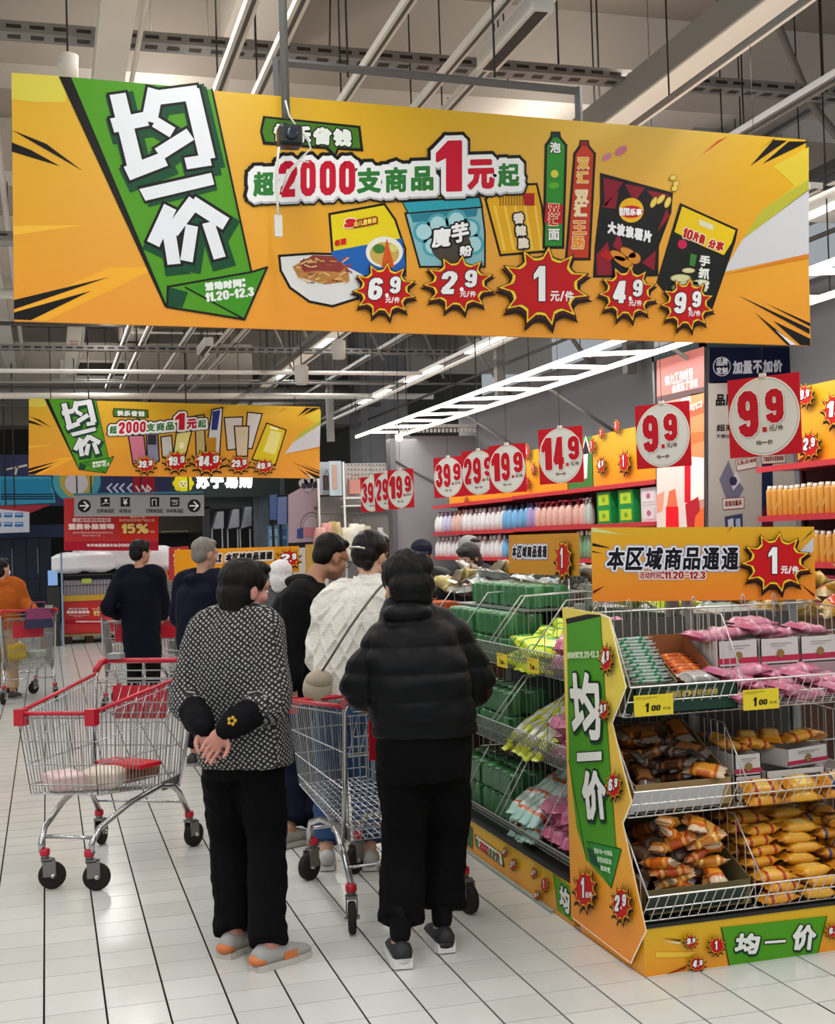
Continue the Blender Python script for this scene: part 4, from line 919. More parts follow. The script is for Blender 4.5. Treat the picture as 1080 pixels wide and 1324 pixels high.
# fridges
for i, (a, c) in enumerate(((-32, 0), (2, 34), (36, 66))):
    y = 25.6; q0 = onY(a, 790, y); q1 = onY(c, 700, y); w_ = q1.x-q0.x
    t = empty('fridge', ((q0.x+q1.x)/2, y+.35, 0), 0, '%s dark blue steel fridge at the far left' % ('leftmost', 'middle', 'rightmost')[i], 'fridge')
    b = MB(); b.box(-w_/2, -.3, .04, w_/2, .35, 1.78, mat('#151c2a', .3, .4)); b.build('cabinet', t)
    for (z0, z1_) in ((.06, .62), (.64, 1.0), (1.02, 1.77)):
        for s_ in (0, 1): b = MB(); b.box(-w_/2+.01+s_*w_/2, -.34, z0, -.01+s_*w_/2, -.3, z1_, mat('#1c2636', .3, .5)); b.build('door', t)
    b = MB(); b.box(-.03, -.37, 1.1, -.015, -.34, 1.6, mat('#7d8794', .3, .8)); b.build('handle', t)
    b = MB(); b.box(-w_/2+.03, -.28, 0, w_/2-.03, .3, .04, M_ROD); b.build('foot', t)
one('display_plinth', None, lambda b: b.box(-1.4, 24.9, 0, .15, 25.2, .10, mat('#a9b4bc', .5)), label='pale low plinth before the dark fridges', cat='plinth')
one('blue_valance', None, lambda b: b.box(-1.6, 26.0, 1.80, 1.6, 26.1, 2.05, mat('#18305c', .5)), label='blue valance strip above the dark fridges', cat='board')
one('backdrop_panel', None, lambda b: b.box(-3.5, 28.0, 0, 3.0, 28.1, 3.0, mat('#26282a', .7)), label='dark partition behind the fridges', cat='partition')
# electronics shop front
t, P = wallboard('shop_sign', 26.5, [(196, 608), (362, 607), (362, 642), (196, 644)], '#0f2420', 'dark green shop sign with lit white lettering and a yellow lion head')
b = MB(); b.box(0, .1, .05, .05, .2, 3.4, M_ROD); b.build('sign_post', t)
P.begin('lion_emblem'); 
for k in range(8): P.ellipse((237+9*cos(k*pi/4), 625+7.5*sin(k*pi/4)), 5, 4.5, '#f2e21c', 2+k*.05, 12, 0)
P.ellipse((237, 625), 9, 7.5, '#f2e21c', 3); P.ellipse((237, 626), 6, 5, '#f8f4a8', 4); P.ellipse((234.5, 625), 1, 1, '#6a5a10', 5); P.ellipse((239.5, 625), 1, 1, '#6a5a10', 5); P.ellipse((237, 628), 1.4, 1, '#6a5a10', 5)
o = P.end()
P.begin('lit_lettering'); P.word('苏宁易购', [(253, 632), (327, 631), (327, 612), (253, 613)], [(.020, '#ffffff')], 3, emit=1.0); P.end()
# shop interior: grey fascia, hoods on legs, cabinet
sh = empty('shop_interior', (3.9, 27.2, 0), 0, 'grey shop bay behind the green sign, with dark interior', 'shop')
def sb(nm, x0, px0, px1, py0, py1, Y, col, th=.06, **k):
    a = onY(px0, py1, Y); c = onY(px1, py0, Y); a.x = onY(px0, (py0+py1)/2, Y).x; c.x = onY(px1, (py0+py1)/2, Y).x; b = MB(); b.box(a.x-3.9, Y-27.2, a.z, c.x-3.9, Y-27.2+th, c.z, mat(col, .5, **k)); return b.build(nm, sh)
sb('fascia', 0, 262, 332, 641, 658, 27.0, '#55595e'); sb('side_column', 0, 328, 336, 640, 712, 26.9, '#6a737c'); sb('side_column', 0, 336, 348, 640, 712, 27.1, '#8a95a0'); sb('side_column', 0, 262, 272, 655, 712, 27.0, '#484c52'); sb('dark_back', 0, 200, 345, 655, 735, 28.4, '#1b1c1c')
sb('wall_panel', 0, 346, 368, 618, 640, 27.5, '#5c6064'); sb('ceiling_strip', 0, 205, 262, 664, 690, 27.8, '#4d4638'); sb('light_strip', 0, 208, 244, 686, 688, 27.6, '#c8bd98')
for i, (a, c) in enumerate(((272, 290), (292, 310), (308, 326))):
    p = onY((a+c)/2, 670, 26.2); h = empty('range_hood', (p.x, 26.2, 0), 0, '%s steel kitchen hood on a rack under the shop sign' % ('left', 'middle', 'right')[i], 'hood')
    z0 = onY(a, 684, 26.2).z; z1_ = onY(a, 662-i*3, 26.2).z; w_ = .15
    b = MB(); b.prism([(-.13, z0), (.10, z0+.03*i), (.11, z1_), (-.02, z1_)], -.2, .2, mat('#8f98a4', .25, .7), 'y'); b.build('hood_body', h)
    for x in (-.115, .09): b = MB(); b.box(x-.012, -.02, 0, x+.012, .02, z0, mat('#b9c0c8', .4, .5)); b.build('rack_leg', h)
for i, (a, c, y0, y1_, cl) in enumerate(((349, 358, 640, 672, '#5a6ea8'), (359, 371, 643, 678, '#7f8fc4'))):
    w2, P = wallboard('display_board', 26.0, [(a, y0), (c, y0-1), (c, y1_), (a, y1_)], cl, '%s bluish display board at right of the hoods' % ('left', 'right')[i])
    b = MB(); b.box(.05, .05, -w2.location.z, .1, .1, .02, M_ROD); b.build('stand', w2)
t, P = wallboard('glass_cabinet', 26.2, [(347, 680), (373, 677), (373, 728), (347, 729)], '#7fa9cc', 'pale blue lit cabinet right of the hoods', 'cabinet', .3)
b = MB(); b.box(0, 0, -t.location.z, .35, .3, 0, mat('#5f6a76', .5)); b.build('cabinet_base', t)
P.begin('cabinet_rows'); 
for y in (684, 697, 710): P.poly([(349, y), (359, y), (359, y+9), (349, y+9)], '#b9dcf0', 1); P.poly([(361, y), (371, y), (371, y+9), (361, y+9)], '#4f78b8', 1)
P.end()
# directional sign
t, P = wallboard('direction_sign', 20.4, [(96, 640), (264, 640), (264, 667), (96, 668)], '#8b8d90', 'grey directional sign with black arrows and pictograms hanging over the pallets', th=.05)
rods_up(t, 20.4, (.7, 2.2), 2.35)
b = MB(); q = t.location; b.box(0, -.004, .325, 2.0, .05, .36, mat('#2a6e86', .5)); b.build('teal_strip', t)
for x in (109, 251):
    P.begin('arrow_sign'); P.ellipse((x, 654), 8.5, 8.5, '#121212', 1); P.line([(x-5, 654), (x+5, 654)], .020, '#e4e4e4', 3); P.line([(x, 649), (x+5.2, 654), (x, 659)], .020, '#e4e4e4', 3.2); P.end()
for i, x in enumerate((136, 162, 200, 226)):
    P.begin('pictogram'); P.poly([(x-6, 643), (x+6, 643), (x+6, 655), (x-6, 655)], '#121212', 1)
    if i == 1: P.word('¥', [(x-3, 653), (x+3, 653), (x+3, 645), (x-3, 645)], [(.003, '#dddddd')], 2)
    elif i == 0: P.line([(x-4, 652), (x, 650), (x+4, 651)], .01, '#dddddd', 2); P.ellipse((x+1, 647), 2, 1.6, '#dddddd', 2)
    elif i == 2: P.line([(x-3, 653), (x-3, 646), (x+2, 646), (x+2, 653)], .01, '#dddddd', 2)
    else: P.line([(x-4, 647), (x+4, 647)], .01, '#dddddd', 2); P.line([(x-3, 652), (x+3, 652), (x+3, 649), (x-3, 649)], .008, '#dddddd', 2)
    P.end()
P.begin('small_lettering')
P.word('生鲜食品区', [(125, 663), (148, 663), (148, 658), (125, 658)], [(.001, '#232323')], 2); P.word('收银台', [(154, 663), (170, 663), (170, 658), (154, 658)], [(.001, '#232323')], 2)
P.word('日常食品区', [(189, 663), (211, 663), (211, 658), (189, 658)], [(.001, '#232323')], 2); P.word('休闲食品区', [(215, 663), (238, 663), (238, 658), (215, 658)], [(.001, '#232323')], 2); P.end()
# red promotion board
M_PR = mat('#b8141c', .5)
def promo(t, P, X, Yp, s, k=1):
    def c(x, y): return (X+(x-83)*s, Yp+(y-655)*s)
    P.begin('red_board_print')
    P.poly([c(84, 700), c(205, 700), c(205, 712), c(84, 712)], '#a80f2a', 1); P.poly([c(152, 665), c(205, 665), c(205, 697), c(152, 698)], '#c8281c', 1)
    P.poly([c(94, 670), c(143, 670), c(143, 675), c(94, 675)], '#e4cfcf', 2)
    P.end(); P.begin('board_lettering')
    P.word('上海市家电补贴', [c(96, 674.3), c(141, 674.3), c(141, 670.7), c(96, 670.7)], [(.001, '#a8282c')], 3)
    P.word('消费补贴活动', [c(88, 685), c(148, 684), c(148, 677), c(88, 677)], [(.009*k, '#f3e2de')], 3)
    P.word('家电,家具,电脑,手机', [c(94, 690), c(146, 690), c(146, 687.5), c(94, 687.5)], [(.001, '#e0a8a4')], 3); P.word('绿色节能产品', [c(106, 693.5), c(130, 693.5), c(130, 691.5), c(106, 691.5)], [(.001, '#e0a8a4')], 3)
    P.word('最高可享', [c(168, 670), c(188, 670), c(188, 667.5), c(168, 667.5)], [(.001, '#f0c0a8')], 3); P.word('购买指定家电产品立减', [c(154, 674.5), c(200, 674.5), c(200, 671), c(154, 671)], [(.001, '#f0c0a8')], 3)
    P.word('15%', [c(157, 690), c(193, 690), c(193, 677), c(157, 677)], [(.022*k, '#6a1a08'), (.012*k, '#f0cc7a')], 3, wts=[.55, .9, 1.4])
    P.word('补贴', [c(194, 689), c(200, 689), c(200, 686), c(194, 686)], [(.001, '#f0c0a8')], 3)
    P.word('单件商品最高补贴2000元13类', [c(112, 707), c(192, 707), c(192, 703), c(112, 703)], [(.003, '#f0d8d4')], 3, wts=[1]*15)
    P.end()
t, P = wallboard('promotion_board', 21.0, [(83, 644), (205, 644), (205, 708), (83, 712)], '#b8141c', 'red subsidy board with golden 15% above the white bedding packs')
rods_up(t, 21, (.5, 1.5), 2.3); promo(t, P, 83, 655, 1.0)
# promotional pallets with bedding
def pallet(x0, x1, y0, y1, label, pr=True):
    t = empty('pallet_display', ((x0+x1)/2, (y0+y1)/2, 0), 0, label, 'display'); w_ = (x1-x0)/2; d = (y1-y0)/2
    wd = mat('#3a2c20', .8)
    for x in (-w_+.06, 0, w_-.06): b = MB(); b.box(x-.06, -d, 0, x+.06, d, .12, wd); b.build('pallet_block', t)
    b = MB(); b.box(-w_, -d, .12, w_, d, .16, mat('#8a7440', .6)); b.build('pallet_deck', t)
    b = MB(); b.box(-w_+.01, -d, .17, w_-.01, d, .70, M_PR); b.build('base_box', t)
    b = MB(); b.box(-w_-.01, -d-.02, .70, w_+.01, d, .79, mat('#c09a28', .6)); b.build('gold_rim', t)
    m = mat('#3c4246', .5, .5); b = MB(); n = int(2*w_/.05)
    for i in range(n+1):
        x = -w_+i*2*w_/n; b.wire((x, -d, .79), (x, -d, 1.12), .004, m)
    for z in (.95, 1.12): b.wire((-w_, -d, z), (w_, -d, z), .006, m); b.wire((-w_, -d, z), (-w_, d, z), .006, m)
    b.build('wire_fence', t)
    b = MB(); b.box(-w_+.02, -d+.05, .79, w_-.02, d, 1.02, mat('#9c95a0', .6)); b.build('inner_box', t)
    b = MB(); b.box(-.1, -d-.012, .98, .05, -d-.008, 1.06, mat('#a8b84a', .5)); b.build('price_tag', t)
    if pr:
        P = Print(Vector(t.location)+Vector((-w_+.01, -d-.002, .17)), (1, 0, 0), (0, 0, 1), t)
        q0 = prj((x0, y0, .69)); promo(t, P, q0[0]+1, q0[1], .50, .5)
    return t
pallet(.26, 1.05, 21.6, 22.5, 'red fronted pallet display with golden rim, left of the man in the navy coat')
pallet(1.55, 2.6, 21.9, 22.8, 'red fronted pallet display with golden rim, right of the man in the navy coat')
M_PIL = mat('#f2f4f8', .3, noise_amt=.06, nscale=9, coat=.5)
def pillow(nm, loc, sx, sy, sz, rz, label, seed=0, m=None):
    me = bpy.data.meshes.new(nm); bm = bmesh.new(); bmesh.ops.create_cube(bm, size=1); bmesh.ops.subdivide_edges(bm, edges=bm.edges, cuts=6, use_grid_fill=True)
    for v in bm.verts:
        p = v.co; e = max(abs(p.x), abs(p.y))*2; v.co = Vector((p.x*sx, p.y*sy, p.z*sz*(1-.75*max(0, e-.35)**1.5)))
        v.co += Vector((1, 1, 1))*0.03*sz*noise.noise(v.co*9+Vector((seed, 0, 0)))
    bm.to_mesh(me); bm.free(); me.materials.append(m or M_PIL)
    for p in me.polygons: p.use_smooth = True
    o = bpy.data.objects.new(nm, me); COL.objects.link(o); o.location = loc; o.rotation_euler = (0, 0, rz); return tag(o, label, 'bedding')
for i, (px_, py_, sx, sz, Y) in enumerate(((90, 728, .50, .36, 22.0), (126, 726, .58, .36, 21.9), (160, 718, .60, .46, 22.1), (205, 722, .60, .44, 22.3), (232, 728, .40, .34, 22.4), (118, 712, .50, .18, 22.4))):
    p = onY(px_, py_, Y); pillow('bedding_pack', p, sx, .45, sz, .1*i-.2, ('leftmost white wrapped bedding pack, drooping over the pallet', 'white wrapped quilt pack, second from the left on the pallet', 'tall white bedding pack beside the head of the navy coat man', 'white bedding pack right of the navy coat man', 'rightmost white bedding pack beside the red leaflet stand', 'grey quilt pack behind the white ones')[i], i)
t, P = wallboard('leaflet_stand', 20.0, [(219, 708), (244, 706), (243, 770), (219, 770)], '#a8141c', 'narrow red leaflet stand beside the grey haired man in a hoodie', th=.1)
b = MB(); b.box(.1, .02, -t.location.z, .2, .08, 0, M_ROD); b.build('stand_foot', t)
P.begin('stand_print'); P.poly([(224, 716), (243, 716), (243, 720), (224, 720)], '#e0c4c0', 2); P.word('消费', [(224, 732), (242, 731), (242, 723), (224, 723)], [(.006, '#e6d0cc')], 2); P.ellipse((231, 711), 1.5, 1.5, '#e6c8c0', 2); P.end()
for i, (x, z, c) in enumerate(((208, 748, '#c8602a'), (204, 762, '#8a8f86'), (212, 766, '#4a5a78'))):
    p = onY(x, z, 21.8); one('carton', None, lambda b: b.box(p.x-.12, 21.8, p.z-.12, p.x+.12, 22.0, p.z+.14, mat(c, .6)), label=('upright orange carton behind the navy coat man', 'grey boxed goods right of the navy coat man', 'small dark blue box right of the navy coat man')[i], cat='carton')
t = empty('kiosk_stand', (.12, 21.4, 0), 0, 'dark kiosk stand with a small blue screen, left of the pallet display', 'stand')
b = MB(); b.box(-.12, -.1, 0, .08, .1, .95, mat('#15191c', .4)); b.build('pedestal', t); b = MB(); b.box(-.10, -.14, .98, .05, -.1, 1.22, mat('#7fa4d8', .4, emit=.35)); b.build('screen', t); b = MB(); b.box(-.02, -.1, .95, 0, -.05, 1.05, M_ROD); b.build('screen_arm', t)
b = MB(); b.box(.10, -.12, 0, .13, -.09, 1.5, mat('#7b95b0', .4)); b.build('side_pole', t)
# orange header board down the aisle
M_HB = grad_mat('header_orange', '#d8a810', '#e87f10', .0, .3)
def header(t, P, x0, x1, yt, yb, chars='本区域商品通通', star=('1', None), k=1.0, date=True):
    w_ = x1-x0; h = yb-yt
    X = lambda f: x0+f*w_
    Y = lambda f: yt+f*h
    P.begin('board_lettering')
    P.word(chars, [(X(.055), Y(.58)), (X(.66), Y(.58)), (X(.665), Y(.27)), (X(.07), Y(.27))], [(.020*k, '#b4b4c8'), (.013*k, '#ececf2'), (.0052*k, '#131018')], 3, gap=.10)
    if date: P.word('活动时间:11.20~12.3', [(X(.21), Y(.70)), (X(.51), Y(.70)), (X(.51), Y(.60)), (X(.21), Y(.60))], [(.008*k, '#e4dcd4'), (.0014*k, '#a81a18')], 3, wts=[1, 1, 1, 1, .5, .6, .6, .3, 1, 1, 1, .6, 1, .3, 1])
    P.end()
t, P = wallboard('header_board', 13.0, [(226, 711), (387, 706), (387, 740), (226, 745)], '#e0901a', 'orange header board with a 2.9 star, behind the houndstooth coat woman', m=mat('#e0961a', .45))
b = MB(); b.box(.2, .02, -t.location.z, .24, .05, 0, M_ROD); b.build('post', t); b = MB(); b.box(1.15, .02, -t.location.z, 1.19, .05, 0, M_ROD); b.build('post', t)
P.begin('board_lettering'); P.word('区!', [(273, 727), (286, 727), (287, 716), (274, 717)], [(.02, '#d8ccc0'), (.006, '#17131a')], 3, wts=[1, .5]); P.word('本区域商品通通', [(291, 726), (352, 723), (353, 713), (292, 716)], [(.022, '#d8ccc0'), (.0055, '#17131a')], 3); P.end()
pstars(P, [((372, 722), 18, 15, '2.9', None, False)], k=1.6)
t, P = wallboard('header_board', 12.5, [(396, 704), (440, 702), (440, 740), (396, 742)], '#b08a3a', 'tan edge of a header board behind the man with glasses', m=mat('#b08a3a', .5)); b = MB(); b.box(.1, .02, -t.location.z, .14, .05, 0, M_ROD); b.build('post', t)

# clothes corner
ck = empty('clothes_corner', (5.4, 21.9, 0), 0, 'white clothes bay with pegboard, shelves and a hanging rail at the aisle end', 'shelving')
def cb(nm, px0, px1, py0, py1, Y, col, th=.04, **k):
    a = onY(px0, py1, Y); c = onY(px1, py0, Y); a.x = onY(px0, (py0+py1)/2, Y).x; c.x = onY(px1, (py0+py1)/2, Y).x; b = MB(); b.box(a.x-5.4, Y-21.9, a.z, c.x-5.4, Y-21.9+th, c.z, mat(col, .6, **k)); return b.build(nm, ck)
Z0 = 1324
cb('pegboard', 447, 532, 598, 652, 22.3, '#c8c1ba'); cb('back_wall', 412, 532, 640, 760, 22.6, '#8d8682'); cb('side_panel', 413, 441, 597, 640, 22.2, '#b9c2c8'); cb('poster_panel', 426, 442, 596, 641, 21.9, '#bccad4')
cb('poster_picture', 430, 436, 601, 632, 21.88, '#c9a08a'); cb('shelf_board', 447, 490, 652, 655, 21.8, '#e0dcd6', .4); cb('shelf_board', 447, 475, 642, 645, 21.8, '#e0dcd6', .4)
for x in (413, 446, 513): cb('white_post', x, x+2.4, 597, 800, 21.7, '#e4e0da', .04)
b = MB()
for i in range(16):
    for j in range(5): p = onY(450+i*4.6, 601+j*6, 22.28); b.box(p.x-5.4-.012, .36, p.z-.012, p.x-5.4+.012, .379, p.z+.012, mat('#8d8680', .7))
b.build('peg_hole', ck, kind='stuff')
cb('rail', 413, 530, 663, 664, 21.85, '#4a4a4a', .03)
def garment(px_, py0, py1, wpx, Y, col, label, rz=1.2, fold=5):
    a = onY(px_, py1, Y); c = onY(px_, py0, Y); h = c.z-a.z; w_ = 1.7*wpx*Y/FPX
    t = empty('garment', (a.x, Y, a.z), 0, label, 'clothing')
    b = MB(); m = mat(col, .8, noise_amt=.15, nscale=20); n = 14; vs = []; fs = []
    for j in range(6):
        v = j/5; ww = w_/2*(1.0-.45*v**2.5)
        for k in range(n):
            a2 = 2*pi*k/n; r_ = 1+.12*cos(fold*a2)
            vs.append((ww*cos(a2)*r_, .13*sin(a2)*r_, h*v))
    for j in range(5):
        for k in range(n): fs.append((j*n+k, j*n+(k+1) % n, (j+1)*n+(k+1) % n, (j+1)*n+k))
    fs += [tuple(range(n))[::-1], tuple(5*n+k for k in range(n))]
    b.add(vs, fs, m, True); b.build('cloth', t)
    b = MB(); b.tube([(0, 0, h-.02), (0, 0, h+.05), (.02, 0, h+.08), (.04, 0, h+.06)], .006, M_STEEL, 5); b.build('hanger_hook', t)
    return t
for i, (x, y0, y1_, w_, c, l) in enumerate(((416, 682, 725, 13, '#d8a69c', 'pale pink quilted jacket, leftmost on the rail'), (424, 676, 722, 14, '#cf9a8e', 'pink quilted jacket with rounded shoulders'), (431, 674, 720, 8, '#b8a06a', 'mustard garment on the rail'), (437, 675, 720, 8, '#c9b88a', 'beige garment on the rail'),
                                           (450, 682, 725, 14, '#dcd6c4', 'cream garment fanned on the rail'), (459, 677, 722, 12, '#e4e0d4', 'white garment in the middle of the rail'), (468, 678, 722, 11, '#d4cdbc', 'off white garment on the rail'), (476, 680, 722, 9, '#b8ac96', 'tan garment at right end of the rail'), (524, 672, 725, 14, '#a4383c', 'red quilted garment by the grey wall'))):
    garment(x, y0, y1_, w_, 21.4+.05*i, c, l)
t = empty('handbag', onY(460, 629, 22.1), 0, 'salmon pink bag hanging on the pegboard', 'bag'); b = MB(); b.box(-.13, -.08, -.13, .13, .08, .12, mat('#c9877a', .6)); b.build('bag_body', t); b = MB(); b.tube([(-.08, 0, .12), (-.05, 0, .2), (.05, 0, .2), (.08, 0, .12)], .01, mat('#a86a5e', .6)); b.build('bag_handle', t)
t = empty('handbag', onY(423, 622, 22.0), 0, 'dark brown bag left of the poster panel', 'bag'); b = MB(); b.box(-.06, -.06, -.16, .06, .06, .10, mat('#3a2424', .6)); b.build('bag_body', t); b = MB(); b.tube([(-.04, 0, .1), (0, 0, .2), (.04, 0, .1)], .008, mat('#3a2424', .6)); b.build('bag_handle', t)
# mannequin bust in a dark red dress
p = onY(492, 688, 20.8); t = empty('mannequin', (p.x, 20.8, 0), 0, 'grey mannequin in a dark red dress behind the 19.9 sign', 'mannequin')
b = MB(); b.lathe([(.17, .9), (.14, 1.15), (.18, 1.4), (.19, 1.5), (.12, 1.62), (.05, 1.68), (.045, 1.75)], mat('#a8a09a', .6), 16); b.build('bust', t)
b = MB(); b.lathe([(.22, .7), (.16, 1.1), (.185, 1.35), (.196, 1.5), (.16, 1.56)], mat('#4a1a20', .8), 16, cap=False); b.build('dress', t)
b = MB(); b.lathe([(.15, 0), (.15, .02), (.02, .03), (.02, .9)], M_STEEL, 14); b.build('stand', t)
# pale pink nursery poster with rainbow arch
t, P = wallboard('rainbow_poster', 22.8, [(373, 640), (412, 618), (412, 700), (373, 702)], '#b39aa6', 'pale pink poster with a rainbow arch beside the clothes bay')
b = MB(); b.box(.3, .05, -t.location.z, .35, .1, 0, M_ROD); b.build('stand', t)
P.begin('rainbow_print')
for k, (r_, c) in enumerate(((15, '#7a6a72'), (13.5, '#c8a4a0'), (12, '#8a8d9a'), (10.5, '#b8a6b0'))): P.poly([(403-r_+2*r_*j/16 if False else 403-r_*cos(pi*j/16), 682-r_*1.35*sin(pi*j/16)) for j in range(17)], c, 2+k)
P.poly([(388, 682), (412, 682), (412, 694), (386, 694)], '#c07a86', 7); P.poly([(384, 684), (392, 682), (392, 696), (384, 696)], '#3a4a80', 8); P.ellipse((408, 657), 2, 2, '#7a4a58', 7)
P.end()
P.begin('cloud_print'); 
for (x, y) in ((392, 625), (399, 622), (407, 622), (410, 628), (398, 630)): P.ellipse((x, y), 6, 6, '#b4b0b4', 9)
P.word('母婴馆', [(389, 632), (411, 631), (411, 624), (389, 625)], [(.012, '#3a3440')], 11); P.end()
one('counter', None, lambda b: b.box(4.0, 21.2, 0, 4.6, 21.8, 1.45, mat('#b9b3ac', .6)), label='pale counter below the rainbow poster', cat='counter')
Print.EPS = .0009
# ---------------------------------------------------------------- promotion gondola (end unit and aisle bays)
M_WIRE = mat('#c9c7c2', .35, .55); M_WIRED = mat('#8d918c', .4, .5); M_CARD = mat('#a98a62', .85); M_CARDD = mat('#7a5c40', .85)
GX0, GX1 = 1.955, 2.95
M_BASE = grad_mat('base_yellow', '#dcb010', '#e8941a', 0, .165)
end = empty('end_gondola', (GX0, 4.05, 0), 0, 'white wire end display with three snack bins and green corner panel, front right', 'display')
def E_(b, nm, par=None, **k):
    o = b.build(nm, par or end, **k); return o
def off(b6): return (b6[0]-GX0, b6[1]-4.05, b6[2], b6[3]-GX0, b6[4]-4.05, b6[5])
b = MB(); b.box(*off((GX0, 4.05, 0, GX1, 4.60, .165)), M_BASE); base = E_(b, 'base_panel')
b = MB(); b.box(*off((GX0-.005, 4.045, .165, GX1, 4.60, .178)), mat('#141412', .5)); E_(b, 'black_trim')
P = Print((GX0, 4.049, 0), (1, 0, 0), (0, 0, 1), end)
Print.EPS = .0006
JUN = dict(d=(.012, .007, .003))
def jyj(P, q3, big=.006, layer=8, dark=True):
    for c, q in zip('均一价', q3):
        (x0, y0, x1, y1, sk) = q
        if c == '一': P.poly([(x0, y0+2), (x1, y0), (x1, y1), (x0, y1+2)], BLK, layer+1, ); P.poly([(x0+1, y0+3.4), (x1-1, y0+1.4), (x1-1, y1-1.4), (x0+1, y1+.6)], '#e6e8e0', layer+2); continue
        P.text(c, [(x0-sk, y1), (x1-sk, y1), (x1+sk, y0), (x0+sk, y0)], [(big*2.2, DGRN, (.002, -.004)), (big*1.75, BLK), (big, '#e6e8e0')], layer)
P.begin('base_print')
P.poly([(932.5, 1199), (1069, 1184), (1056, 1238), (944, 1252.5)], GRN, 3); P.line([(932.5, 1199), (944, 1252.5)], .003, BLK, 4); P.line([(1069, 1184), (1056, 1238)], .003, BLK, 4)
P.poly([(855, 1212), (880, 1215), (880, 1217)], BLK, 3); P.poly([(857, 1217), (880, 1218), (880, 1221)], '#e8d8b0', 3); P.poly([(858, 1261), (888, 1248), (886, 1253)], '#8a2a14', 3)
P.poly([(848, 1231), (900, 1231), (890, 1237), (848, 1238)], '#ecc040', 2)
P.end()
P.begin('lettering'); jyj(P, [(950, 1206, 981, 1233, 2), (987, 1213, 1016, 1219, 0), (1024, 1195, 1054, 1228, 2)], .0045); P.end()
pstars(P, [((890.5, 1215.5), 11, 10.5, '9', '9', False), ((924, 1221), 13, 14, '1', None, False), ((899, 1244.5), 13, 12, '4', '9', False), ((1074, 1202), 11, 11, '6', '9', False)], k=.45)
# corner panel following the bins
PX = 1.946
pq = [(4.640, 1.255), (4.302, 1.247), (4.216, 1.237), (4.095, .998), (4.228, .857), (4.080, .599), (4.160, .508), (4.005, .172), (4.143, .018), (4.655, .037)]
pan = empty('corner_panel', (PX, 4.64, .02), 0, None)
pan.parent = end; pan.location = (PX-GX0, 4.64-4.05, 0)
M_PAN = grad_mat('panel_orange', '#e6cf55', '#f0921a', .1, 1.0)
bpy.data.objects.remove(pan)
b = MB(); b.prism([(y-4.05, z) for y, z in pq], PX-GX0-.006, PX-GX0, M_PAN, 'x'); E_(b, 'corner_panel', fixn=True)
P = Print((PX-.0065, 4.66, 0), (0, -1, 0), (0, 0, 1), end)
P.begin('panel_print')
P.poly([(733, 806), (777, 797), (783, 900), (797, 1094), (804, 1098), (791, 1149), (759, 1112), (746, 1070), (736, 983)], '#4a9422', 1)
P.poly([(732, 800), (760, 794), (777, 795), (777, 797), (733, 807)], BLK, 1.5)
P.line([(736, 983), (746, 1040), (759, 1112)], .004, BLK, 3); P.line([(777, 797), (783, 900), (797, 1094)], .003, '#1d5a1c', 3)
P.poly([(760, 1088), (804, 1098), (791, 1148)], '#2f8a34', 3); P.line([(760, 1088), (804, 1098), (791, 1148), (760, 1088)], .003, '#0f3a18', 4)
P.poly([(759, 1095), (768, 1100), (780, 1128), (764, 1114)], '#1f4a38', 3.5)
P.line([(778, 794), (790, 799), (811, 888), (793, 934), (818, 1036), (807, 1064), (837, 1203), (817, 1245)], .007, '#f6efd8', 5)
P.line([(817, 1245), (742, 1187)], .004, '#f6efd8', 5)
P.end()
P.begin('lettering')
jyj(P, [(740, 869, 778, 957, -3), (747, 970, 781, 984, 0), (755, 996, 786, 1060, -3)], .010)
P.word('活动时间:11.20-12.3', [(735, 852), (777, 850), (776, 841), (735, 843)], [(.002, '#cfe0b8')], 8)
for i, w_ in enumerate(('更多均一价商品', '请至商品区域', '选购!')): P.word(w_, [(770+i*4, 1103+i*11), (794-i*1, 1107+i*11), (793-i*1, 1100+i*11), (770+i*4, 1096+i*11)], [(.001, '#cfe8c8')], 8)
P.end()
pstars(P, [((789, 851), 10, 22, '4', '9', False), ((786, 917), 8, 16, '9', '9', False), ((799, 1015), 12, 21, '6', '9', False), ((761, 1149), 17, 31, '1', None, True), ((808.5, 1168), 15.5, 28, '2', '9', False)], k=.8)

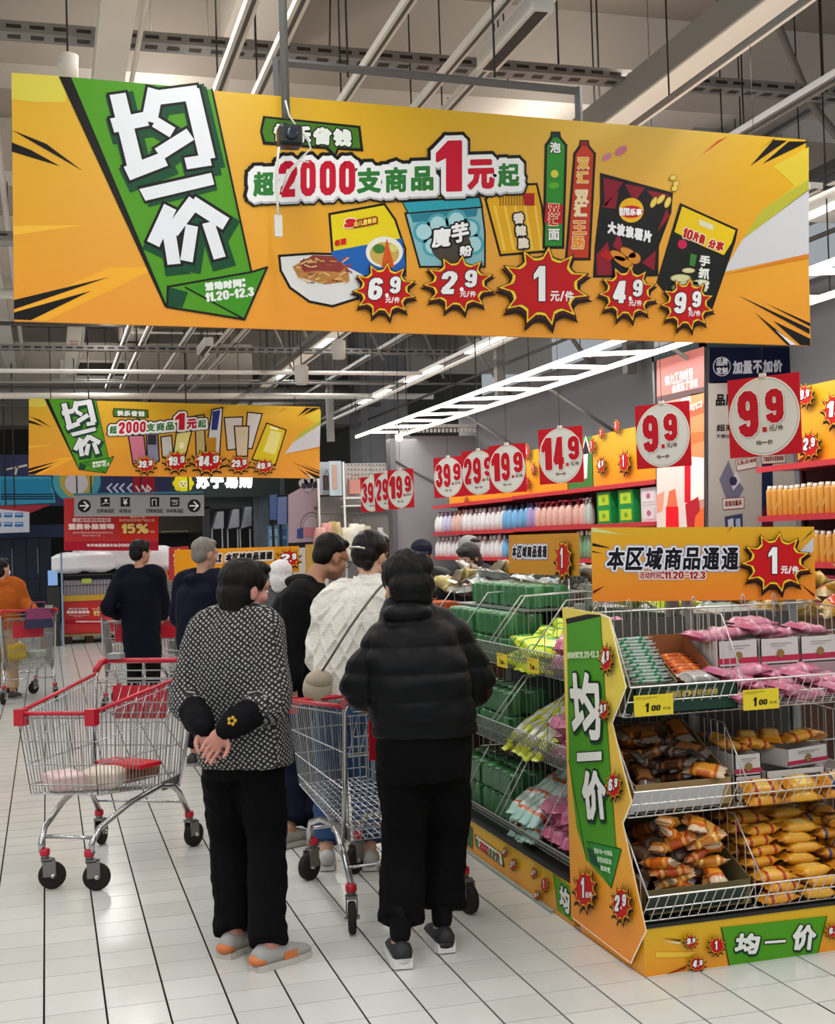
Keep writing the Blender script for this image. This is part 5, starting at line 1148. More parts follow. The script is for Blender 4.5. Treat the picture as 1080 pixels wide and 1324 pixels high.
def bin_front(par, ox, oy, x0, x1, yf, yb, zt, zb, dividers, m=M_WIRE, slope=.05, ztb=None):
    """wire bin facing -Y. lip top (yf, zt), lip foot (yf+slope, zb), back yb"""
    b = MB(); r = .0021
    def q(x, y, z): return (x-ox, y-oy, z)
    n = int((x1-x0)/.036)
    for i in range(n+1):
        x = x0+i*(x1-x0)/n; xx = x+.008
        b.wire(q(xx, yf, zt), q(x-.008, yf+slope, zb), r, m)
    for k, t in enumerate((0, .5, 1)): b.wire(q(x0, yf+slope*t, zt+(zb-zt)*t), q(x1, yf+slope*t, zt+(zb-zt)*t), .0032 if t == 0 else .0026, m)
    for k in range(8): y = yf+slope+(yb-yf-slope)*k/7; b.wire(q(x0, y, zb), q(x1, y, zb), r, m)
    for i in range(0, n+1, 2): x = x0+i*(x1-x0)/n; b.wire(q(x, yf+slope, zb), q(x, yb, zb), r, m)
    zz = ztb or zt+.20
    for i in range(n//1+1): x = x0+i*(x1-x0)/n; b.wire(q(x, yb, zb), q(x, yb, zz), r, m)
    b.wire(q(x0, yb, zz), q(x1, yb, zz), .0035, m)
    o = b.build('wire_bin', par)
    for x in dividers:
        d = MB(); d.tube([q(x, yf+.005, zt), q(x, yf+(yb-yf)*.35, zz-.01), q(x, yb, zz)], .0032, m, 5); d.wire(q(x, yf+slope, zb), q(x, yb, zb), .0026, m)
        for k in range(1, 9):
            y = yf+.005+(yb-yf-.005)*k/9; t = min(1, (y-yf)/((yb-yf)*.35)); d.wire(q(x, y, zb), q(x, y, zt+(zz-.01-zt)*t), .0018, m)
        d.build('divider', par)
    return o
bin_front(end, GX0, 4.05, GX0, GX1, 4.090, 4.52, .995, .885, (GX0+.005, 2.41, GX1-.005), ztb=1.235)
bin_front(end, GX0, 4.05, GX0, GX1, 4.090, 4.55, .628, .530, (GX0+.005, 2.41, GX1-.005), ztb=.83)
bin_front(end, GX0, 4.05, GX0, GX1, 4.005, 4.55, .285, .188, (GX0+.005, 2.41, GX1-.005), ztb=.50)
for x in (GX0+.03, 2.45, GX1-.03): b = MB(); b.box(*off((x-.018, 4.56, .17, x+.018, 4.59, 1.27)), M_WIRED); b.build('back_post', end)
b = MB(); b.box(*off((GX0, 4.57, .17, GX1, 4.575, 1.2)), mat('#5b5a55', .7)); b.build('back_mesh', end)
for x in (2.02, 2.16, 2.44, 2.66, 2.80):
    b = MB(); p = Vector((x-GX0, .47, 1.235)); b.tube([p, p+Vector((0, 0, .035)), p+Vector((.008, 0, .045)), p+Vector((.016, 0, .035)), p+Vector((.016, 0, 0))], .0028, M_WIRE, 5); b.build('wire_loop', end)
# clear lip liners
for (x0, x1, z0, z1_, c) in ((1.97, 2.33, .535, .62, '#c9cdd2'), (1.97, 2.36, .20, .275, '#26362c'), (1.99, 2.32, .89, .975, '#3b4a3a')):
    yy = 4.115 if z0 > .4 else 4.03
    b = MB(); b.add([(x0-GX0, yy-4.05, z1_), (x1-GX0, yy-4.05, z1_), (x1-GX0, yy+.05-4.05, z0), (x0-GX0, yy+.05-4.05, z0)], [(0, 3, 2, 1)], mat(c, .35)); b.build('lip_liner', end)
# yellow price tickets
def ticket(par, O, ux, n_uv, lab, W_=.155, H_=.078):
    t = MB(); ux = Vector(ux); uy = Vector((0, 0, 1)); n = ux.cross(uy); O = Vector(O)
    pl = Vector(par.location); a = [p-pl for p in (O, O+ux*W_, O+ux*W_+uy*H_, O+uy*H_)]; k = [p-n*.003 for p in a]
    t.add(a+k, [(0, 1, 2, 3), (7, 6, 5, 4), (0, 4, 5, 1), (1, 5, 6, 2), (2, 6, 7, 3), (3, 7, 4, 0)], mat('#dcc424', .4)); o = t.build('price_ticket', par); o['label'] = lab
    P = Print(O, ux, uy, o, px=False); P.poff = Vector(par.location) if par else Vector((0, 0, 0))
    P.begin('ticket_print'); w_, h = W_, H_
    P.line([(.04*w_, .88*h), (.6*w_, .88*h)], .0016, '#5a5220', 1, raw=True); P.line([(.04*w_, .8*h), (.4*w_, .8*h)], .001, '#5a5220', 1, raw=True)
    P.word('1', [(.26*w_, .18*h), (.36*w_, .18*h), (.38*w_, .62*h), (.28*w_, .62*h)], [(.0008, '#15130c')], 1); P.word('00', [(.42*w_, .22*h), (.66*w_, .22*h), (.68*w_, .5*h), (.44*w_, .5*h)], [(.0012, '#15130c')], 1)
    P.word('元/支', [(.72*w_, .25*h), (.94*w_, .25*h), (.94*w_, .38*h), (.72*w_, .38*h)], [(.0002, '#5a5220')], 1)
    P.end()
p = onY(821, 927, 4.07); ticket(end, p, (1, 0, 0), None, 'left yellow one yuan ticket on the upper bin', .150, .073)
p = onY(962, 919, 4.07); ticket(end, p, (1, 0, 0), None, 'right yellow one yuan ticket on the upper bin', .145, .073)
# header board
hb = empty('header_board', (1.955, 4.52, 1.262), 0, 'nearest orange header board with a large red one yuan star, over the end display', 'sign')
q = [onY(*p_, 4.52) for p_ in ((765, 682), (1053, 681), (1055, 775), (767, 778))]
b = MB(); f = [p_-Vector(hb.location) for p_ in (q[3], q[2], q[1], q[0])]; n_ = Vector((0, .006, 0)); b.add(f+[p_+n_ for p_ in f], [(0, 1, 2, 3), (7, 6, 5, 4), (0, 4, 5, 1), (1, 5, 6, 2), (2, 6, 7, 3), (3, 7, 4, 0)], M_HB); b.build('board', hb)
for x in (.12, .86): b = MB(); b.tube([(x, .01, -.08), (x, .01, .02)], .004, M_WIRE); b.build('support_wire', hb)
P = Print((1.955, 4.52, 1.262), (1, 0, 0), (0, 0, 1), hb)
P.begin('printed_rays'); P.poly([(766, 682), (800, 690), (820, 692), (766, 688)], '#cfd08a', 1)
P.poly([(766, 702), (785, 707), (790, 709), (766, 706)], BLK, 2); P.poly([(766, 712), (780, 716), (766, 714)], BLK, 2); P.poly([(767, 764), (783, 757), (767, 768)], '#5a1a08', 2)
P.poly([(1052, 695), (1035, 712), (1040, 722), (1052, 712)], '#c4c4c8', 2); P.poly([(1052, 684), (1034, 702), (1048, 690)], BLK, 3); P.poly([(1035, 755), (1053, 768), (1053, 772)], '#5a1a08', 3); P.poly([(948, 681), (940, 690), (945, 681)], '#c86a14', 2)
P.end()
header(hb, P, 766, 1053, 682, 777, k=.62)
pstars(P, [((1001, 727), 47, 41, '1', None, True)], k=.8)

# ---- side gondola with bins facing the aisle
sg = empty('aisle_gondola', (GX0, 4.66, 0), 0, 'long wire display beside the aisle with yellow, pink and green packs in three tiers', 'display')
YB = 6.62
b = MB(); b.box(0, 0, 0, GX1-GX0, YB-4.66, .165, M_BASE); b.build('base_panel', sg)
b = MB(); b.box(-.005, 0, .165, GX1-GX0, YB-4.66, .178, mat('#141412', .5)); b.build('black_trim', sg)
b = MB(); b.box(-.02, .2, 0, -.002, YB-4.66, .012, mat('#8e9a90', .5)); b.build('floor_strip', sg)
P = Print((GX0-.0005, YB, 0), (0, -1, 0), (0, 0, 1), sg)
P.begin('base_print'); P.poly([(716, 1130), (742, 1150), (742, 1193), (722, 1177)], GRN, 3); P.line([(716, 1130), (722, 1177)], .004, BLK, 4); P.poly([(600, 1062), (612, 1070), (612, 1098), (601, 1090)], '#3c5a28', 3)
P.end(); P.begin('slogan_print')
P.poly([(614, 1078), (650, 1104), (653, 1122), (616, 1094)], BLK, 4); P.poly([(616, 1080), (649, 1104), (651, 1119), (617, 1093)], '#e8e2da', 5)
for c, a, cl in (('超', 618, '#2f7a33'), ('2', 622.5, '#c8102e'), ('0', 625.5, '#c8102e'), ('0', 628.5, '#c8102e'), ('0', 631.5, '#c8102e'), ('支', 635.5, '#2f7a33'), ('商', 639.5, '#2f7a33'), ('1', 643, '#c8102e'), ('元', 645.5, '#2f7a33')):
    yy = 1080+(a-614)*.70; P.text(c, [(a-1.7, yy+11), (a+1.7, yy+13.4), (a+1.7, yy+2.9), (a-1.7, yy+.5)], [(.005, cl)], 6)
P.end()
P.begin('lettering'); P.text('均', [(725, 1172), (738, 1184), (738, 1152), (725, 1143)], [(.012, BLK), (.005, '#e6e8e0')], 6); P.end()
pstars(P, [((668, 1117), 5, 10, '2', '9', False), ((657, 1101), 4, 8, '4', '9', False), ((695, 1128), 5, 9, '4', '9', False), ((709, 1143), 6, 12, '1', None, False), ((699, 1157), 5, 8, '9', '9', False)], k=.5)
SGM = M_WIRED
def bin_side(y0, y1, xf, xb, zt, zb, dividers, slope=.06, ztb=None):
    b = MB(); r = .0021; q = lambda x, y, z: (x-GX0, y-4.66, z); n = int((y1-y0)/.038); m = SGM
    for i in range(n+1): y = y0+i*(y1-y0)/n; b.wire(q(xf, y, zt), q(xf+slope, y, zb), r, m)
    for t in (0, .5, 1): b.wire(q(xf+slope*t, y0, zt+(zb-zt)*t), q(xf+slope*t, y1, zt+(zb-zt)*t), .0032, m)
    for k in range(7): x = xf+slope+(xb-xf-slope)*k/6; b.wire(q(x, y0, zb), q(x, y1, zb), r, m)
    for i in range(0, n+1, 2): y = y0+i*(y1-y0)/n; b.wire(q(xf+slope, y, zb), q(xb, y, zb), r, m)
    for i in range(n+1): y = y0+i*(y1-y0)/n; b.wire(q(xb, y, zb), q(xb, y, ztb), r, m)
    b.wire(q(xb, y0, ztb), q(xb, y1, ztb), .004, m); b.build('wire_bin', sg)
    b = MB(); b.add([q(xf+.006, y0, zt-.01), q(xf+.006, y1, zt-.01), q(xf+slope, y1, zb+.005), q(xf+slope, y0, zb+.005)], [(0, 1, 2, 3)], mat('#7d7f74', .3, alpha=.45)); b.build('clear_liner', sg)
    for y in dividers:
        d = MB(); d.tube([q(xf, y, zt), q(xf+(xb-xf)*.35, y, ztb-.01), q(xb, y, ztb)], .0035, M_WIRE, 5)
        for k in range(1, 8): x = xf+(xb-xf)*k/8; t = min(1, (x-xf)/((xb-xf)*.35)); d.wire(q(x, y, zb), q(x, y, zt+(ztb-.01-zt)*t), .0018, m)
        d.wire(q(xf+slope, y, zb), q(xb, y, zb), .0026, m); d.build('divider', sg)
TIERS = ((1.055, .945, 1.27), (.695, .575, .90), (.262, .19, .54))
for (zt, zb, zz) in TIERS: bin_side(4.67, YB, 1.955, 2.42, zt, zb, (4.69, 5.02, 5.50, 5.56, 6.02, 6.6), ztb=zz)
for y in (4.70, 5.53, 6.58): b = MB(); b.box(2.43-GX0, y-4.66-.02, .17, 2.47-GX0, y-4.66+.02, 1.3, M_WIRED); b.build('back_post', sg)
b = MB(); b.box(2.445-GX0, .02, .17, 2.455-GX0, YB-4.68, 1.2, mat('#3d4a40', .8)); b.build('back_mesh', sg)
p = onX(642, 861, 1.95)
for (px_, py_) in ((643, 861), (682, 868)):
    p = onX(px_, py_, 1.945); ticket(sg, (1.945, p.y, p.z), (0, -1, 0), None, 'small yellow ticket on the aisle side bin', .13, .06)
# second header board along the aisle side
hb2 = empty('header_board', (2.45, 5.63, 1.30), 0, 'orange header board seen at a slant behind the green roll packs', 'sign')
q = [onX(*p_, 2.45) for p_ in ((658, 692), (748, 689), (748, 745), (658, 741))]
b = MB(); f = [p_-Vector(hb2.location) for p_ in (q[3], q[2], q[1], q[0])]; n_ = Vector((.006, 0, 0)); b.add(f+[p_+n_ for p_ in f], [(0, 1, 2, 3), (7, 6, 5, 4), (0, 4, 5, 1), (1, 5, 6, 2), (2, 6, 7, 3), (3, 7, 4, 0)], mat('#c88a28', .45)); b.build('board', hb2)
for y in (.15, .8): b = MB(); b.tube([(.005, y, -.15), (.005, y, .02)], .004, M_WIRE); b.build('support_wire', hb2)
P = Print((2.45, 6.6, 1.3), (0, -1, 0), (0, 0, 1), hb2)
header(hb2, P, 658, 734, 692, 742, chars='本区域商品通通', k=.75, date=False)
pstars(P, [((732, 723), 12.5, 31, '1', None, False)], k=1.0)
Print.EPS = .0009

# ---------------------------------------------------------------- goods
def flowpack(nm, L, Wd, T_, body, label, endc=None, lab2=None, rough=.28, nx=12, ny=6, lump=.15, seed=0):
    """pillow wrap: crimped flat ends, swollen middle"""
    endc = endc or body; b = MB(); ms = mat(body, rough), mat(label, rough), mat(endc, rough), mat(lab2 or label, rough)
    def P3(i, j, s):
        u = i/nx; v = j/ny; x = (u-.5)*L; y = (v-.5)*Wd
        cr = min(1, (u-.07)/.17, (.93-u)/.17) if .07 < u < .93 else 0
        t = T_/2*(cr**.6)*(1-(2*v-1)**6)**.5 if cr > 0 else 0.0012*(1 if 0 < j < ny else 0)
        y *= (1-.04*cr)
        w_ = 1+lump*noise.noise(Vector((x*40, y*40, seed*3.1+s)))
        if i in (0, nx): x += (.004 if j % 2 else -.004)
        return (x, y, s*t*w_+.002*noise.noise(Vector((x*50, y*50, seed))))
    for s in (1, -1):
        vs = [P3(i, j, s) for i in range(nx+1) for j in range(ny+1)]
        for i in range(nx):
            for j in range(ny):
                a, c, d, e = i*(ny+1)+j, (i+1)*(ny+1)+j, (i+1)*(ny+1)+j+1, i*(ny+1)+j+1
                f = (a, c, d, e) if s > 0 else (e, d, c, a)
                k = 2 if i < 2 or i >= nx-2 else (1 if (4 <= i <= 7 and 1 <= j <= ny-2) else (3 if (i in (3, 8)) else 0))
                b.add([vs[q_] for q_ in f], [(0, 1, 2, 3)], ms[k], True)
    me = b.mesh(nm); bm = bmesh.new(); bm.from_mesh(me); bmesh.ops.remove_doubles(bm, verts=bm.verts, dist=.00005); bm.to_mesh(me); bm.free()
    return me
def heap(nm, meshes, spots, label, cat, group, side=False):
    """side: the bin faces the aisle (-X) instead of the camera"""
    n = len(spots)
    fr = sorted(p[0] if side else p[1] for p in spots)[n//2]; lr = sorted(p[1] if side else p[0] for p in spots)[n//2]; zs = sorted(p[2] for p in spots); t1, t2 = zs[n//3], zs[2*n//3]
    words = len(label.split())
    for i, (x, y, z, rx, ry, rz) in enumerate(spots):
        o = bpy.data.objects.new(nm, meshes[i % len(meshes)]); COL.objects.link(o); o.location = (x, y, z); o.rotation_euler = (rx, ry, rz)
        lb = label
        if n >= 6:
            A = 'front' if (x if side else y) < fr else 'back'; B = ('far' if y >= lr else 'near') if side else ('right' if x >= lr else 'left'); Cc = 'bottom' if z < t1 else ('middle' if z < t2 else 'top')
            add = [A+' '+B] if words > 12 else [A+' '+B, Cc+' layer']
            lb = label+', '+', '.join(add)
        tag(o, lb, cat, group)
def grid_heap(x0, x1, y0, y1, z0, nx, ny, nl, dz, tilt=(0, 0), rzb=0, rj=.4, seed=1, drop=.0, rise=(0, 0)):
    """stacked layers; rise=(per x, per y) lifts the heap towards the back"""
    r = random.Random(seed); L = []
    for l in range(nl):
        for i in range(nx):
            for j in range(ny):
                if r.random() < drop: continue
                fx = (i+.5+(.25 if l % 2 else -.0))/nx; fy = (j+.5+(.2 if l % 2 else 0))/ny
                if fx > 1 or fy > 1: continue
                L.append((x0+(x1-x0)*fx, y0+(y1-y0)*fy, z0+dz*(l+.5)+rise[0]*fx+rise[1]*fy+r.uniform(-.004, .004), tilt[0]+r.uniform(-.2, .2), tilt[1]+r.uniform(-.2, .2), rzb+r.uniform(-rj, rj)))
    return L
yel = [flowpack('green_tea_pack', .20, .11, .05, '#c8d81e', '#e4ec5a', '#b4c81a', '#3f9a3a', seed=k) for k in range(3)]
pnk = [flowpack('pink_tissue_pack', .13, .10, .065, '#c8688c', '#dc9ab4', '#b85a80', seed=k) for k in range(3)]
slim = [flowpack('slim_pack', .19, .05, .035, '#ccd23a', '#d4d4cc', '#b8c428', '#d4d4cc', seed=k) for k in range(3)]
teal = [flowpack('teal_snack_pack', .23, .065, .045, '#a9cfc4', '#cfe0d8', '#a9cfc4', '#cf6a40', seed=k) for k in range(3)]
# aisle bins (x to the spine, y along the aisle)
heap('green_tea_pack', yel, grid_heap(2.02, 2.30, 5.06, 5.46, .955, 3, 4, 2, .045, (.1, -.35), .9, .6, 1, rise=(.10, 0)), 'lime yellow pack with green print in the upper aisle bin', 'pack', 'lime yellow packs in the upper aisle bin', True)
heap('pink_tissue_pack', pnk, grid_heap(2.02, 2.32, 4.72, 5.0, .96, 3, 3, 2, .06, (0, -.3), .4, .6, 2, rise=(.10, 0)), 'pink pack in the upper aisle bin, nearest the green corner panel', 'pack', 'pink packs in the upper aisle bin', True)
heap('slim_pack', slim, grid_heap(2.02, 2.26, 5.06, 5.48, .585, 4, 5, 2, .033, (.1, -.45), .2, .6, 3, rise=(.14, 0)), 'slim yellow and white pack in the middle aisle bin', 'pack', 'slim yellow and white packs in the middle aisle bin', True)
heap('pink_tissue_pack', pnk, grid_heap(2.02, 2.36, 4.74, 5.02, .59, 3, 3, 3, .06, (0, -.2), .3, .5, 4, rise=(.08, 0)), 'pink pack in the middle aisle bin', 'pack', 'pink packs in the middle aisle bin', True)
heap('teal_snack_pack', teal, grid_heap(2.03, 2.32, 5.20, 5.52, .20, 3, 5, 3, .042, (0, -.55), .1, .5, 5, rise=(.16, 0)), 'pale teal pack with orange end in the lowest aisle bin', 'pack', 'pale teal packs in the lowest aisle bin', True)
heap('pink_tissue_pack', pnk, grid_heap(2.03, 2.36, 4.78, 5.18, .205, 3, 4, 3, .058, (0, -.2), .3, .6, 6, rise=(.12, 0)), 'pink pack in the lowest aisle bin', 'pack', 'pink packs in the lowest aisle bin', True)
heap('teal_snack_pack', teal[:1], [(2.06, 4.72, .30, 0, -.8, .4), (2.12, 4.70, .32, 0, -.5, .9)], 'pale teal pack lying near the corner panel in the lowest aisle bin', 'pack', 'two pale teal packs by the corner panel')
# green roll packs
def rollpack(nm, nx_, ny_, col1, col2):
    b = MB(); r_ = .052
    for i in range(nx_):
        for j in range(ny_): b.lathe([(r_*.9, 0), (r_, .008), (r_, .102), (r_*.9, .11), (.02, .112)], mat(col1 if (i+j) % 3 else col2, .3, coat=.4), 10, Matrix.Translation(((i-(nx_-1)/2)*2*r_, (j-(ny_-1)/2)*2*r_, 0)))
    b.box(-nx_*r_*.96, -ny_*r_*.96, .01, nx_*r_*.96, ny_*r_*.96, .1, mat(col1, .3)); return b.mesh(nm)
rp = rollpack('roll_pack', 2, 4, '#2f6a3c', '#3f8048')
def roll(x, y, z, rz, lab, g=None):
    o = bpy.data.objects.new('roll_pack', rp); COL.objects.link(o); o.location = (x, y, z); o.rotation_euler = (0, 0, rz); return tag(o, lab, 'roll pack', g)
for k, z in ((0, .955), (1, 1.069)):
    for y in (5.80, 6.24): roll(2.14, y, z, 0, '%s %s green roll pack in the upper aisle bin' % (('far', 'near')[y < 6], ('bottom', 'top')[k]))
for k, z in ((0, .585), (1, .70)):
    for y in (5.80, 6.24): roll(2.15, y, z, 0, '%s %s green roll pack in the middle aisle bin' % (('far', 'near')[y < 6], ('bottom', 'top')[k]))
for k, z in ((0, .20), (1, .315)):
    for y in (5.80, 6.24): roll(2.15, y, z, 0, '%s %s green roll pack in the lowest aisle bin' % (('far', 'near')[y < 6], ('bottom', 'top')[k]))
b = MB(); b.box(2.14-GX0, .92, 1.182, 2.42-GX0, YB-4.68, 1.19, M_WIRED); b.build('top_shelf', sg)
for y, l in ((5.86, 'near'), (6.30, 'far')): roll(2.30, y, 1.191, 0, l+' green roll pack on top shelf before the slanted header board')
for i, (x, y) in enumerate(((2.26, 4.84), (2.32, 5.12), (2.24, 5.3))):
    o = bpy.data.objects.new('green_tea_pack', yel[i]); COL.objects.link(o); o.location = (x+.28, y, 1.235); o.rotation_euler = (.2, -.1, i); tag(o, 'lime yellow pack at the back, above the corner panel', 'pack', 'lime yellow packs at the back of the bins')
b = MB(); b.box(2.47-GX0, .03, 1.19, 2.9-GX0, .9, 1.2, M_WIRED); b.build('top_shelf', sg)

# ---- end display goods
def carton(nm, x0, y0, z0, x1, y1, z1_, label, m=M_CARD, tilt=0, wall=.005, zf=None, liner=None, open_=True):
    t = empty(nm, ((x0+x1)/2, (y0+y1)/2, z0), tilt, label, 'carton'); w_, d, h = (x1-x0)/2, (y1-y0)/2, z1_-z0; zf = zf or h
    b = MB(); b.box(-w_, -d, 0, w_, d, .004, m); b.box(-w_, d-wall, 0, w_, d, h, m)
    for s_ in (-1, 1):
        xa = s_*w_; xb = s_*(w_-wall)
        b.add([(xa, -d, 0), (xb, -d, 0), (xb, d, 0), (xa, d, 0), (xa, -d, zf), (xb, -d, zf), (xb, d, h), (xa, d, h)], [(0, 3, 2, 1), (4, 5, 6, 7), (0, 1, 5, 4), (1, 2, 6, 5), (2, 3, 7, 6), (3, 0, 4, 7)], m)
    b.box(-w_, -d, 0, w_, -d+wall, zf, liner or m); b.build('carton_body', t, fixn=True); return t
# upper bin, left: green sachets in a standing carton, dark green front tray
t = carton('carton', 1.985, 4.20, .892, 2.20, 4.49, 1.13, 'tall grey brown carton side between the green sachets and the brown carton', mat('#7d7560', .85), zf=.10)
t = carton('carton', 2.215, 4.22, .892, 2.385, 4.49, 1.14, 'brown carton with orange sticks in the upper bin', mat('#8a5434', .85), zf=.10)
t = carton('display_tray', 1.985, 4.118, .892, 2.395, 4.19, .985, 'dark green display tray with gold lettering at the front of the upper bin', mat('#1f3a2e', .45))
P = Print((1.985, 4.118, .892), (1, 0, 0), (0, 0, 1), t, px=False); P.begin('gold_lettering'); P.word('呈意百泉,好好吃的饼', [(.12, .055), (.33, .055), (.33, .078), (.12, .078)], [(.0008, '#c0a860')], 2, wts=[1]*10); P.end()
sach = [flowpack('green_sachet', .17, .11, .016, '#b4c2b8', '#237a4a', '#d4dcd6', '#2f8a58', seed=k, rough=.2) for k in range(3)]
heap('green_sachet', sach, [(2.09+.006*(i % 2), 4.24+.012*i, .985+.011*i, -.35, 0, (.12 if i % 2 else -.1)) for i in range(14)], 'green and silver sachet filed in a row in the upper bin', 'sachet', 'green sachets in the upper bin')
stk = [flowpack('orange_stick', .14, .03, .02, '#c85a24', '#e08a3a', '#a8401c', seed=k) for k in range(2)]
heap('orange_stick', stk, [(2.30, 4.27+.028*i, 1.0+.01*i, 0, 0, .1*(-1)**i) for i in range(7)], 'orange wrapped stick lying in the brown carton', 'snack', 'orange sticks in the brown carton')
fz = [flowpack('clear_wrap', .15, .09, .03, '#8d8a84', '#b4b0aa', '#9a968e', seed=9, rough=.12)]
heap('clear_wrap', fz, [(2.29, 4.225, 1.0, .3, 0, .1)], 'crumpled clear wrap before the orange sticks', 'wrapper', None)
# pink packs in white boxes with a red stripe
pk2 = [flowpack('pink_snack_bag', .18, .135, .036, '#c0728a', '#cf8a9c', '#b5607c', '#d4a0ac', seed=k, lump=.6) for k in range(4)]
def whitebox(x0, y0, z0, x1, y1, z1_, label, txt=None, rz=0, stripe=True):
    t = empty('white_carton', ((x0+x1)/2, (y0+y1)/2, z0), rz, label, 'carton'); w_, d, h = (x1-x0)/2, (y1-y0)/2, z1_-z0
    b = MB(); b.box(-w_, -d, 0, w_, d, .004, mat('#c9c4be', .6))
    for s_ in (-1, 1): b.box(min(s_*w_, s_*(w_-.004)), -d, 0, max(s_*w_, s_*(w_-.004)), d, h, mat('#c9c4be', .6)); b.box(-w_, min(s_*d, s_*(d-.004)), 0, w_, max(s_*d, s_*(d-.004)), h, mat('#c9c4be', .6))
    b.build('carton_body', t)
    if stripe: b = MB(); b.box(-w_-.0008, -d-.0012, h*.12, w_+.0008, -d, h*.34, mat('#b01c44', .5)); b.build('red_stripe', t)
    P = Print((-w_, -d-.0016, 0), (1, 0, 0), (0, 0, 1), t, px=False); P.poff = Vector((0, 0, 0))
    P.begin('box_lettering')
    if txt: P.word(txt, [(w_*1.25, h*.66), (w_*1.85, h*.66), (w_*1.85, h*.82), (w_*1.25, h*.82)], [(.0008, '#26221e')], 2, wts=[1]*len(txt)); P.ellipse((w_*.55, h*.6), .012, .018, '#5a564e', 2, 12); P.word('伍琪月', [(w_*.32, h*.28), (w_*.85, h*.28), (w_*.85, h*.46), (w_*.32, h*.46)], [(.0015, '#5a564e')], 3)
    else: P.ellipse((w_, h*.42), .016, .016, '#8a7040', 3, 14); P.line([(w_*.5, h*.8), (w_*1.6, h*.8)], .002, '#6d6a64', 2, raw=True); P.line([(w_*.5, h*.7), (w_*1.3, h*.7)], .0015, '#6d6a64', 2, raw=True)
    P.end(); return t
for i, x in enumerate((2.42, 2.60, 2.775)):
    whitebox(x, 4.29, 1.02, x+.168, 4.49, 1.118, '%s white carton with red stripe in the upper bin' % ('left', 'middle', 'right')[i])
b = MB(); b.box(2.42-GX0, .24, .893, 2.945-GX0, .44, 1.019, mat('#a88f90', .8)); b.build('packed_layer', end)
heap('pink_snack_bag', pk2, [(2.42+.11*i, 4.39+.03*(i % 2), 1.132+.010*(i % 3), .1, .1*(-1)**i, .3*(-1)**i) for i in range(5)]+[(2.66, 4.45, 1.172, .1, 0, .2)], 'pink bag lying on top of the white cartons in the upper bin', 'snack', 'pink bags on top of the white cartons')
heap('pink_snack_bag', pk2, [(2.43+.10*(i % 5), 4.17+.05*(i//5)+.02*(i % 2), .925+.032*(i//5)+.010*(i % 3), .15, .12*(-1)**i, .35*(-1)**i+.1) for i in range(14)], 'pink bag piled at the front of the upper bin', 'snack', 'pink bags at the front of the upper bin')
# middle bin
t = carton('carton', 1.99, 4.16, .538, 2.385, 4.52, .80, 'wide brown carton of dark wrapped snacks in the middle bin', mat('#9a8058', .85), zf=.10)
rng = random.Random(11)
dk = [flowpack('dark_snack_bag', .17, .075, .03, c, l, e, seed=k, lump=.6, rough=.15) for k, (c, l, e) in enumerate((('#4a2c1c', '#8a5a30', '#6d6258'), ('#6a3a1c', '#b8742c', '#8d7f70'), ('#3a2a24', '#7a6a5c', '#5c544c'), ('#8a4a1e', '#c8862e', '#9a8a78')))]
def pile(nm, meshes, x0, x1, y0, y1, z0, zr, n, label, cat, group, seed, steep=.7):
    r = random.Random(seed); S = []
    cols = max(1, int(sqrt(n/2.4))); rowsn = max(1, int(cols*.9)); lay = max(1, -(-n//(cols*rowsn))); 
    for l in range(lay):
        for i in range(cols):
            for j in range(rowsn):
                if len(S) >= n: break
                fx = (i+.5+r.uniform(-.3, .3))/cols; fy = (j+.5+r.uniform(-.25, .25))/rowsn
                S.append((x0+(x1-x0)*fx, y0+(y1-y0)*fy, z0+zr*fy*steep+(l+.5)*.032+r.uniform(-.005, .008), r.uniform(-.5, .5), r.uniform(-.5, .5), r.uniform(0, 3.1)))
    heap(nm, meshes, S, label, cat, group)
pile('dark_snack_bag', dk, 2.05, 2.33, 4.20, 4.46, .56, .13, 30, 'dark brown wrapped snack in the carton of the middle bin', 'snack', 'dark wrapped snacks in the middle bin', 12)
org = [flowpack('orange_snack_bag', .15, .07, .035, c, l, e, seed=k, lump=.5, rough=.18) for k, (c, l, e) in enumerate((('#c8601c', '#e89a34', '#d8c0a0'), ('#b84a18', '#d8a04a', '#c88a50'), ('#c87a24', '#f0c060', '#dcb080')))]
heap('orange_snack_bag', org[:1], [(2.29, 4.19, .665, .5, .1, -.7)], 'single bright orange bag at the carton edge in the middle bin', 'snack', None)
whitebox(2.42, 4.20, .538, 2.53, 4.42, .625, 'lower small white carton with printed number in the middle bin', '12408473', stripe=False)
whitebox(2.42, 4.20, .627, 2.53, 4.42, .705, 'upper small white carton with red stripe in the middle bin')
whitebox(2.55, 4.20, .538, 2.80, 4.46, .635, 'large white carton printed 12408473 in the middle bin', '12408473', stripe=False)
whitebox(2.62, 4.24, .637, 2.83, 4.50, .705, 'white carton with red stripe set at an angle in the middle bin', rz=.25)
whitebox(2.815, 4.18, .538, 2.94, 4.40, .625, 'rightmost white carton in the middle bin at the picture edge', '12408473', stripe=False)
cake = [flowpack('yellow_cake_pack', .155, .082, .036, c, l, e, l2, seed=k, lump=.2) for k, (c, l, e, l2) in enumerate((('#dc9a28', '#f0c458', '#d08a20', '#a8341c'), ('#e0a430', '#f4d070', '#c88018', '#e0a430'), ('#d89020', '#ecb848', '#c07818', '#3c4a7a')))]
heap('yellow_cake_pack', cake, [(2.47+.10*(i % 5), 4.32+.04*(i % 3), .725+.012*(i % 2), .1, .2*(-1)**i, 1.1*(i % 3)) for i in range(8)], 'orange yellow pack lying on the white cartons in the middle bin', 'snack', 'orange yellow packs on the white cartons')
